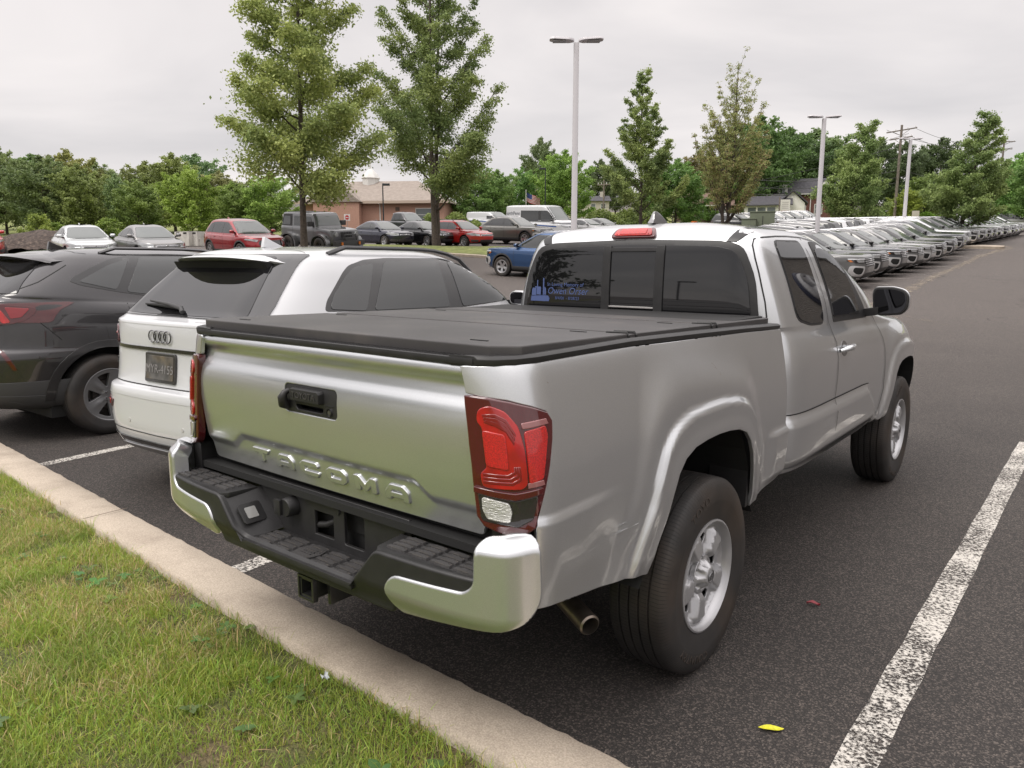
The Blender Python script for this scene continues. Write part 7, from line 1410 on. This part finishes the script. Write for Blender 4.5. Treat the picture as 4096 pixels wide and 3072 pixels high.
def sign_plate(px, s, zb, w_, h_, label, text_rows, face, ring=None, post=True, yaw=None, cat='sign', sc_=1):
    p = put(px, s); e = empty('road_sign', p, (0, 0, y1 if yaw is None else yaw)); tag(e, label, cat); e.scale = (sc_,)*3
    if post: MB().box(-.03, .03, .0, .05, 0, zb+h_).build('post', mat('sign_post', (.25, .25, .25), .5, .5), e)
    pl = MB().box(-w_/2, w_/2, -.03, -.01, zb, zb+h_).build('sign_face', face, e, bevel=.004)
    if ring: 
        MB().lathe([(.001, -.036), (ring, -.036), (ring, -.03)], 28, 'Y', (0, 0, zb+h_/2)).build('roundel', mat('sign_red', (.42, .02, .02), .5), pl); MB().box(-ring*.75, ring*.75, -.040, -.036, zb+h_/2-.045, zb+h_/2+.045).build('bar', MATS['emblem_white'], pl)
    for k, (t, sz, dz, m) in enumerate(text_rows): text_on('lettering', t, sz, lambda u, v, h, dz=dz: (u, -.037-h*.2, zb+dz+v), m, pl, .001)
    return e
sred = mat('sign_red', (.42, .02, .02), .5); swht = mat('sign_white', (.60, .58, .56), .5)
for px, s, lb_ in ((1586, 64, 'red and white DO NOT ENTER sign before the tan brick wall'), (1148, 58, 'partly hidden DO NOT ENTER sign left of the grey off-roader'), (1391, 62, 'DO NOT ENTER sign behind the big maple foliage')):
    sign_plate(px, s, 2.1 if px > 1500 else 2.0, .78, .86, lb_, [('DO NOT', .13, .74, sred), ('ENTER', .13, .12, sred)], swht, ring=.27, sc_=.62)
sg_ = sign_plate(3136, 88, .9, 1.1, 2.1, 'tall white real-estate style sign board hanging on a wooden post', [('- - - -', .2, 1.7, mat('faint_text', (.35, .33, .30), .6)), ('=====', .2, 1.2, sred)][:0], mat('board_white', (.56, .55, .48), .6)); MB().box(-.72, -.60, -.05, .07, 0, 3.3).build('wooden_post', woodp, sg_); MB().box(-.4, .4, -.036, -.032, 1.55, 1.75).build('red_panel', mat('brick_text', (.35, .16, .12), .6), sg_)
for k in range(4): MB().box(-.38, .38, -.036, -.032, 2.0+.22*k, 2.07+.22*k).build('grey_line', mat('faint_text', (.35, .33, .30), .6), sg_)
sg3 = sign_plate(3657, 84, 1.7, 1.3, 1.5, 'blank back of a beige road sign between utility pole and lamp', [], mat('beige_back', (.45, .42, .36), .6), sc_=.62)
mbx = empty('mailbox', put(3537, 76), (0, 0, y1)); tag(mbx, 'small white mailbox on a post behind the far cars', 'mailbox'); MB().box(-.18, .18, -.25, .25, 1.1, 1.5).build('box', trimw, mbx, bevel=.08); MB().box(-.06, .06, -.06, .06, 0, 1.1).build('post', trimw, mbx)
br = empty('traffic_drum', put(2775, 74)); tag(br, 'orange and white striped traffic drum before the brick bungalow', 'traffic drum'); MB().lathe([(.30, 0), (.28, 1.0), (.001, 1.02)], 20, 'Z').build('drum', mat('drum_orange', (.62, .14, .03), .5), br, smooth=40)
for z_ in (.25, .65): MB().lathe([(.297, z_), (.290, z_+.18)], 20, 'Z').build('white_band', swht, br, smooth=40)
fl_ = empty('flagpole', put(2104, 86), (0, 0, y1)); tag(fl_, 'white flagpole with a United States flag beside the turret', 'flagpole'); hpol = htop(758, 86)-fl_.location.z; MB().tube([(0, 0, 0), (0, 0, hpol)], [.07, .05], 8).build('pole', trimw, fl_, smooth=40)
def flagf(u, v): return (u, .10*math.sin(u*5)+.03, hpol-.25-u*.45+v-.05*math.sin(u*4))
frd = mat('flag_red', (.45, .05, .07), .8); fwh = mat('flag_white', (.62, .58, .58), .8); fbl = mat('flag_blue', (.04, .06, .20), .8)
fg = MB()
for k in range(13):
    m_ = frd if k % 2 == 0 else fwh; mb = MB(); v0, v1 = -1.0*k/13, -1.0*(k+1)/13; mb.add([flagf(1.5*i/10+.06, v) for i in range(11) for v in (v0, v1)], [(2*i, 2*i+1, 2*i+3, 2*i+2) for i in range(10)]); st_ = mb.build('stripe', m_, fl_)
mb = MB(); mb.add([tuple(Vector(flagf(.6*i/5+.06, v))+Vector((0, -.01, 0))) for i in range(6) for v in (0, -.54)], [(2*i, 2*i+1, 2*i+3, 2*i+2) for i in range(5)]); mb.build('canton', fbl, fl_)
fe = empty('wooden_fence', (0, 0, 0)); tag(fe, 'grey board fence at the far right behind the parked cars', 'fence'); fm_ = MB(); a, b = at(3985, 100), at(4300, 92); n = 70
fwood = mat('fence_grey', (.17, .155, .145), .9, noise=(1.5, .3))
for i in range(n): q = a.lerp(b, i/n); q2 = a.lerp(b, (i+.93)/n); fm_.add([(q.x, q.y, q.z), (q2.x, q2.y, q2.z), (q2.x, q2.y, q2.z+2.6), (q.x, q.y, q.z+2.6), (q.x+.03, q.y+.03, q.z), (q2.x+.03, q2.y+.03, q2.z), (q2.x+.03, q2.y+.03, q2.z+2.6), (q.x+.03, q.y+.03, q.z+2.6)], [(0, 1, 2, 3), (4, 5, 6, 7), (0, 4, 7, 3), (1, 5, 6, 2), (3, 2, 6, 7)])
fm_.build('boards', fwood, fe)
rf_ = empty('wooden_fence', (0, 0, 0)); tag(rf_, 'low split-rail fence left of the brick bungalow', 'fence'); q = MB(); a, b = at(2690, 90), at(2790, 88)
for i in range(4): c = a.lerp(b, i/3); q.box(c.x-.07, c.x+.07, c.y-.07, c.y+.07, c.z, c.z+1.2)
q.build('fence_posts', woodp, rf_); q = MB()
for z_ in (.5, .95): q.tube([a+Vector((0, 0, z_)), b+Vector((0, 0, z_))], .04, 5)
q.build('rails', woodp, rf_)
# ------------------------------------------------------------ the background cars
ord_ = ['first', 'second', 'third', 'fourth', 'fifth', 'sixth', 'seventh', 'eighth', 'ninth', 'tenth', 'eleventh', 'twelfth', 'thirteenth', 'fourteenth', 'fifteenth', 'sixteenth', 'seventeenth', 'eighteenth', 'nineteenth', 'twentieth', 'twenty-first']
X90 = rad(90)
def at_px(o, px, s, ang, L, wb=2.8):
    p = at(px, s); seat_car(o, p.x, p.y, ang, L, wb)
cnm = {'mid_grey': 'mid grey', 'dark_grey': 'dark grey', 'slate': 'bluish slate', 'black': 'black', 'white': 'white', 'light_silver': 'light silver', 'graphite': 'charcoal'}
base_c = PAINTS['dark_grey']; A0, AS, ad_ = build_car('suv3', 'parked_crossover', base_c, 1, 'vwsuv', rails=True, clad=True, mirror_mat=gl_blk)
rowc = ['mid_grey', 'dark_grey', 'slate', 'mid_grey', 'light_silver', 'black', 'dark_grey', 'slate', 'white', 'dark_grey', 'mid_grey', 'black', 'graphite', 'white', 'slate', 'white', 'dark_grey', 'white', 'black', 'light_silver', 'white']
def paint_copy(o, name):
    for ch in [o]+list(o.children_recursive):
        if ch.type == 'MESH':
            for s_ in ch.material_slots:
                if s_.material == base_c: s_.link = 'OBJECT'; s_.material = PAINTS[name]
rr = random.Random(6)
for k, cn in enumerate(rowc):
    o = A0 if k == 0 else copy_tree(A0); 
    seat_car(o, -4.15-5.06/2+rr.uniform(-.12, .12), RY[k]+rr.uniform(-.08, .08), X90+rr.uniform(-.015, .015), 5.06, 2.98)
    tag(o, f'{cnm[cn]} crossover facing the lane, {ord_[k]} from the near end of the front row', 'car', 'crossovers parked in the long front row')
    if k == 20: pass
alls = [o for o in bpy.data.objects if o.name.startswith('parked_crossover') and o.parent is None]
second = ['dark_grey', 'mid_grey', 'black', 'white', 'dark_grey', 'white', 'mid_grey', 'white', 'slate', 'white', 'black', 'white']
srow = []
for k, cn in enumerate(second):
    o = copy_tree(A0); seat_car(o, -10.1-5.06/2, 36.5+2.66*k, -X90, 5.06, 2.98); srow.append((o, cn)); tag(o, f'{cnm[cn]} crossover, {ord_[k]} from the near end of the second row', 'car', 'crossovers in the second row')
third = ['dark_grey', 'black', 'mid_grey', 'white', 'white', 'dark_grey', 'white', 'white']
for k, cn in enumerate(third):
    o = copy_tree(A0); seat_car(o, -23.5-5.06/2, 66+2.8*k, X90, 5.06, 2.98); srow.append((o, cn)); tag(o, f'{cnm[cn]} crossover, {ord_[k]} from the near end of the third row, roof only', 'car', 'crossovers in the third row')
for o, cn in [(o, rowc[k]) for k, o in enumerate(sorted(alls, key=lambda q: q.location.y))]+srow: paint_copy(o, cn)
def one(kind, name, pn, px, s, ang, front, label, lod=1, **k):
    o, S, d = build_car(kind, name, PAINTS[pn], lod, front, **k); at_px(o, px, s, ang, d['L'], d['wheels'][1]-d['wheels'][0]); tag(o, label, 'car'); return o, S, d
one('sedan', 'parked_sedan', 'silver_white', 345, 29.5, X90+.22, 'plain', 'silver-white sedan facing right beside the mulch bank')
one('sedan', 'parked_sedan', 'sedan_grey', 606, 30, X90+.18, 'plain', 'warm grey sedan between the silver-white sedan and the concrete blocks', kink=.2)
one('suv2', 'parked_crossover_small', 'red', 985, 32, X90+.10, 'ford', 'red crossover left of the boxy grey off-roader', clad=True)
one('suv2', 'parked_crossover_small', 'bright_red', -95, 30, X90+.2, 'ford', 'red car cut off by the left picture edge')
one('sedan', 'parked_sedan', 'navy', 1530, 43.5, X90+.10, 'plain', 'dark navy sedan right of the boxy off-roader')
one('sedan', 'parked_sedan', 'black', 1695, 44.5, X90+.10, 'vwcar', 'black sedan with chrome grille partly behind the second maple trunk')
one('wagon', 'parked_wagon', 'bright_red', 1845, 44, X90+.12, 'vwcar', 'bright red wagon right of the second maple trunk', rails=True, rail_mat=grey_pl)
one('coupe_suv', 'parked_crossover_coupe', 'taupe', 2062, 47.5, X90+.02, 'vwsuv', 'greenish taupe sloping-roof crossover in front of the white van', clad=True, rails=True)
one('suv3', 'parked_crossover_blue', 'blue', 2190, 29.3, -X90-.10, 'vwsuv', 'blue crossover facing left behind the pickup cab', clad=True, rails=True, mirror_mat=PAINTS['blue'])
one('pickup_cab', 'parked_pickup', 'dark_grey', 1625, 60, X90+.1, 'plain', 'dark pickup behind the navy and black sedans')
one('sedan', 'parked_sedan', 'light_silver', 2345, 60, X90+.1, 'plain', 'pale sedan right of the first white lamp pole')
one('sedan', 'parked_sedan', 'mid_grey', 2405, 64, X90+.1, 'plain', 'grey sedan right of the pale one beside the mound')
one('sedan', 'parked_sedan', 'white', -30, 12.9, 0.05, 'plain', 'white car whose roof shows just beyond the charcoal crossover') if False else None
ov, oS, od = build_car('suv2', 'parked_crossover_small', PAINTS['white'], 1, 'plain'); ov.location = (-9.1, -.5, 0); tag(ov, 'white car beyond the charcoal crossover, only its roof edge showing', 'car')
one('suv3', 'parked_crossover_far', 'light_silver', 4075, 82, 0.3+X90, 'vwsuv', 'silver crossover alone at the far right end', rails=True)
# vans
VR = dict(L=5.6, W=2.05, H=2.42, belt=1.30, hood=1.12, cowlz=1.42, cowl=4.78, ws_top=3.95, rear_belt=.06, rear_top=.16, roof_w=1.72, wheels=(1.05, 4.55), R=.36, nf=4.2, nsp=5, rcurve=1, kink=0, fin=False)
def van(px, s, ang, H, L, label, glass=True, front='plain', text=None):
    d = dict(VR); d['H'] = H; k = L/5.6; d['L'] = L; d['cowl'] *= k; d['ws_top'] *= k; d['wheels'] = (1.05*k, 4.55*k); zt = H-.42
    fr_gl = [(3.55*k, 1.38), (3.52*k, zt), (4.0*k, zt-.02), (4.35*k, 1.72), (4.62*k, 1.42), (4.3*k, 1.36)]; mid = [(1.75*k, 1.36), (1.75*k, zt), (3.30*k, zt), (3.30*k, 1.36)]
    d['side_trim'] = [(3.45*k, 1.33), (3.43*k, zt+.05), (4.02*k, zt+.04), (4.42*k, 1.74), (4.72*k, 1.40), (4.3*k, 1.31)] if not glass else [(1.70*k, 1.31), (1.70*k, zt+.05), (4.02*k, zt+.04), (4.42*k, 1.74), (4.72*k, 1.40), (4.3*k, 1.31)][:]
    d['side_glass'] = [fr_gl]+([mid] if glass else [])
    o, S, dd = build_car('suv2', 'parked_van', PAINTS['white'], 1, front, mirror_mat=grey_pl, **{q: v for q, v in d.items()})
    at_px(o, px, s, ang, L, 3.5*k); tag(o, label, 'van'); blue = mat('stripe_blue', (.03, .09, .30), .4); S.ribbon('side_stripe', [(.2, 1.12), (2.4*k, 1.12), (3.4*k, 1.08), (4.9*k, 1.0)], 'R', .07, blue, o, off=.012)
    if text:
        tp = mat('text_grey', (.09, .10, .13), .5)
        for t, sz, yy, zz in text: text_on('lettering', t, sz, lambda u, v, h, yy=yy, zz=zz: tuple(S.ray(yy+u, zz+v, 'R')[0]+Vector((.012, 0, 0))), tp, o, .001)
    return o, S
van(2165, 53, X90+.08, 2.42, 5.7, 'white passenger van with NorthPenn lettering behind the taupe crossover', text=[('NorthPenn', .34, .90, 1.86), ('MANAGED SERVICES', .13, .9, 1.55)][:1])
van(1958, 70, X90+.08, 1.95, 4.8, 'small white cargo van left of the passenger van', glass=False)
# boxy off-roader
def offroad(px, s, ang):
    e = empty('parked_offroader'); g = PAINTS['jeep_grey']; tag(e, 'boxy grey off-roader with black soft top and winch bumper', 'car'); blk = grey_pl; R = .43
    JR = [(.55, .55, .10, 4.15, .70, 12, 12), (.60, .60, .06, 4.20, .76, 12, 12), (.90, .85, .05, 4.22, .78, 12, 12), (1.20, 1.10, .06, 4.20, .775, 12, 10), (1.235, 1.16, .08, 4.17, .765, 12, 9), (1.245, 1.20, .10, 3.9, .755, 12, 9), (1.25, 1.245, .12, 3.05, .75, 12, 14), (1.26, 1.26, .13, 3.02, .74, 12, 14), (1.5, 1.5, .16, 2.92, .71, 12, 14), (1.80, 1.80, .26, 2.78, .67, 12, 12), (1.86, 1.86, .34, 2.70, .63, 9, 9), (1.88, 1.88, .6, 2.4, .45, 5, 5), (1.885, 1.885, 1.4, 1.6, .02, 3, 3)]
    S = Shell(JR, None, ns=44, ne=18, sub=3); ws = (.98, 3.45); me = cut_arches(S.me, [arch_cutter(y, R, .56, a, b) for y in ws for a, b in ((.42, 1.1), (-1.1, -.42))], dark); paint_inside(me, [(y, R) for y in ws], .56, g, dark, .735, .5); link('body', me, None, e)
    for V_, sg in (('R', 1), ('L', -1)):
        S.decal('soft_top_side', rnd([(.20, 1.275), (.30, 1.78), (1.15, 1.80), (1.15, 1.275)], .03), V_, mat('soft_top', (.014, .014, .015), .7), e, off=.006, step=.1)
        for P in ([(1.30, 1.30), (1.30, 1.72), (1.85, 1.72), (1.85, 1.30)], [(2.08, 1.30), (2.08, 1.72), (2.62, 1.70), (2.74, 1.32)], [(.38, 1.32), (.50, 1.70), (1.00, 1.70), (1.00, 1.32)]): S.decal('side_window', rnd(P, .04), V_, glassm, e, off=.012, step=.1)
        for y in (1.22, 2.0, 2.86): S.ribbon('door_gap', [(y, 1.25), (y, .66)], V_, .012, gap, e)
        for y, f in ((.98, 1), (3.45, 1)):
            fb = MB(); P = [(y+.66*math.cos(PI*k/10), R-.02+.62*math.sin(PI*k/10)**.7) for k in range(11)]; I = [(y+.58*math.cos(PI*k/10), R-.02+.54*math.sin(PI*k/10)**.7) for k in range(10, -1, -1)]; fb.prism(P+I, lambda a, b: (sg*.76, a, b), lambda a, b: (sg*.96, a, b-.03)); fb.build('fender_flare', g, e, smooth=30)
        for y in ws:
            we = empty('wheel', (sg*.80, y, R-.004), (y, 0, 0 if sg > 0 else PI)); we.parent = e; add_tyre(we, R, .235, .29, lod=0); spoke_rim(we, .235, .10, 5, mat('black_rim', (.02, .02, .02), .4), step=.05)
        p_, n_2 = S.ray(2.72, 1.32, V_); MB().box(min(sg*.74, sg*1.0), max(sg*.74, sg*1.0), 2.72, 2.84, 1.30, 1.52).build('door_mirror', blk, e, bevel=.03)
    S.decal('roof_cover', rnd([(-.60, .35), (.60, .35), (.60, 2.35), (-.60, 2.35)], .05), 'T', MATS['soft_top'], e, off=.01, step=.12)
    S.decal('windscreen', rnd([(-.62, 1.33), (.62, 1.33), (.58, 1.74), (-.58, 1.74)], .04), 'F', glassw, e, off=.01, step=.1)
    for k in range(7): S.decal('grille_slot', rnd([(-.30+.085*k, .88), (-.25+.085*k, .88), (-.25+.085*k, 1.10), (-.30+.085*k, 1.10)], .01), 'F', dark, e, off=.01, step=.06, r=0) if False else S.decal('grille_slot', rnd([(-.28+.085*k, .86), (-.225+.085*k, .86), (-.225+.085*k, 1.09), (-.28+.085*k, 1.09)], .01), 'F', dark, e, off=.01, step=.06)
    for sg in (1, -1): MB().lathe([(.001, .04), (.08, .035), (.10, 0)], 20, 'Y', (sg*.50, 4.21, .98)).build('headlight', headl, e, smooth=40)
    b = MB(); b.box(-.75, .75, 4.25, 4.50, .52, .74); b.tube([(-.35, 4.45, .74), (-.30, 4.50, .98), (.30, 4.50, .98), (.35, 4.45, .74)], .03, 8); b.box(-.25, .25, 4.3, 4.48, .74, .86); b.build('winch_bumper', blk, e, bevel=.02)
    for sg in (1, -1): MB().box(sg*.45-.04, sg*.45+.04, 4.50, 4.56, .55, .68).build('tow_hook', amber, e)
    MB().box(-.60, .60, -.05, .05, .55, .75).build('rear_bumper', blk, e, bevel=.02); MB().box(-.74, .74, .3, 3.8, .45, .6).build('underbody', dark, e)
    p = at(px, s); seat_car(e, p.x, p.y, ang, 4.4, 2.47); return e
offroad(1285, 34.6, X90+.06)
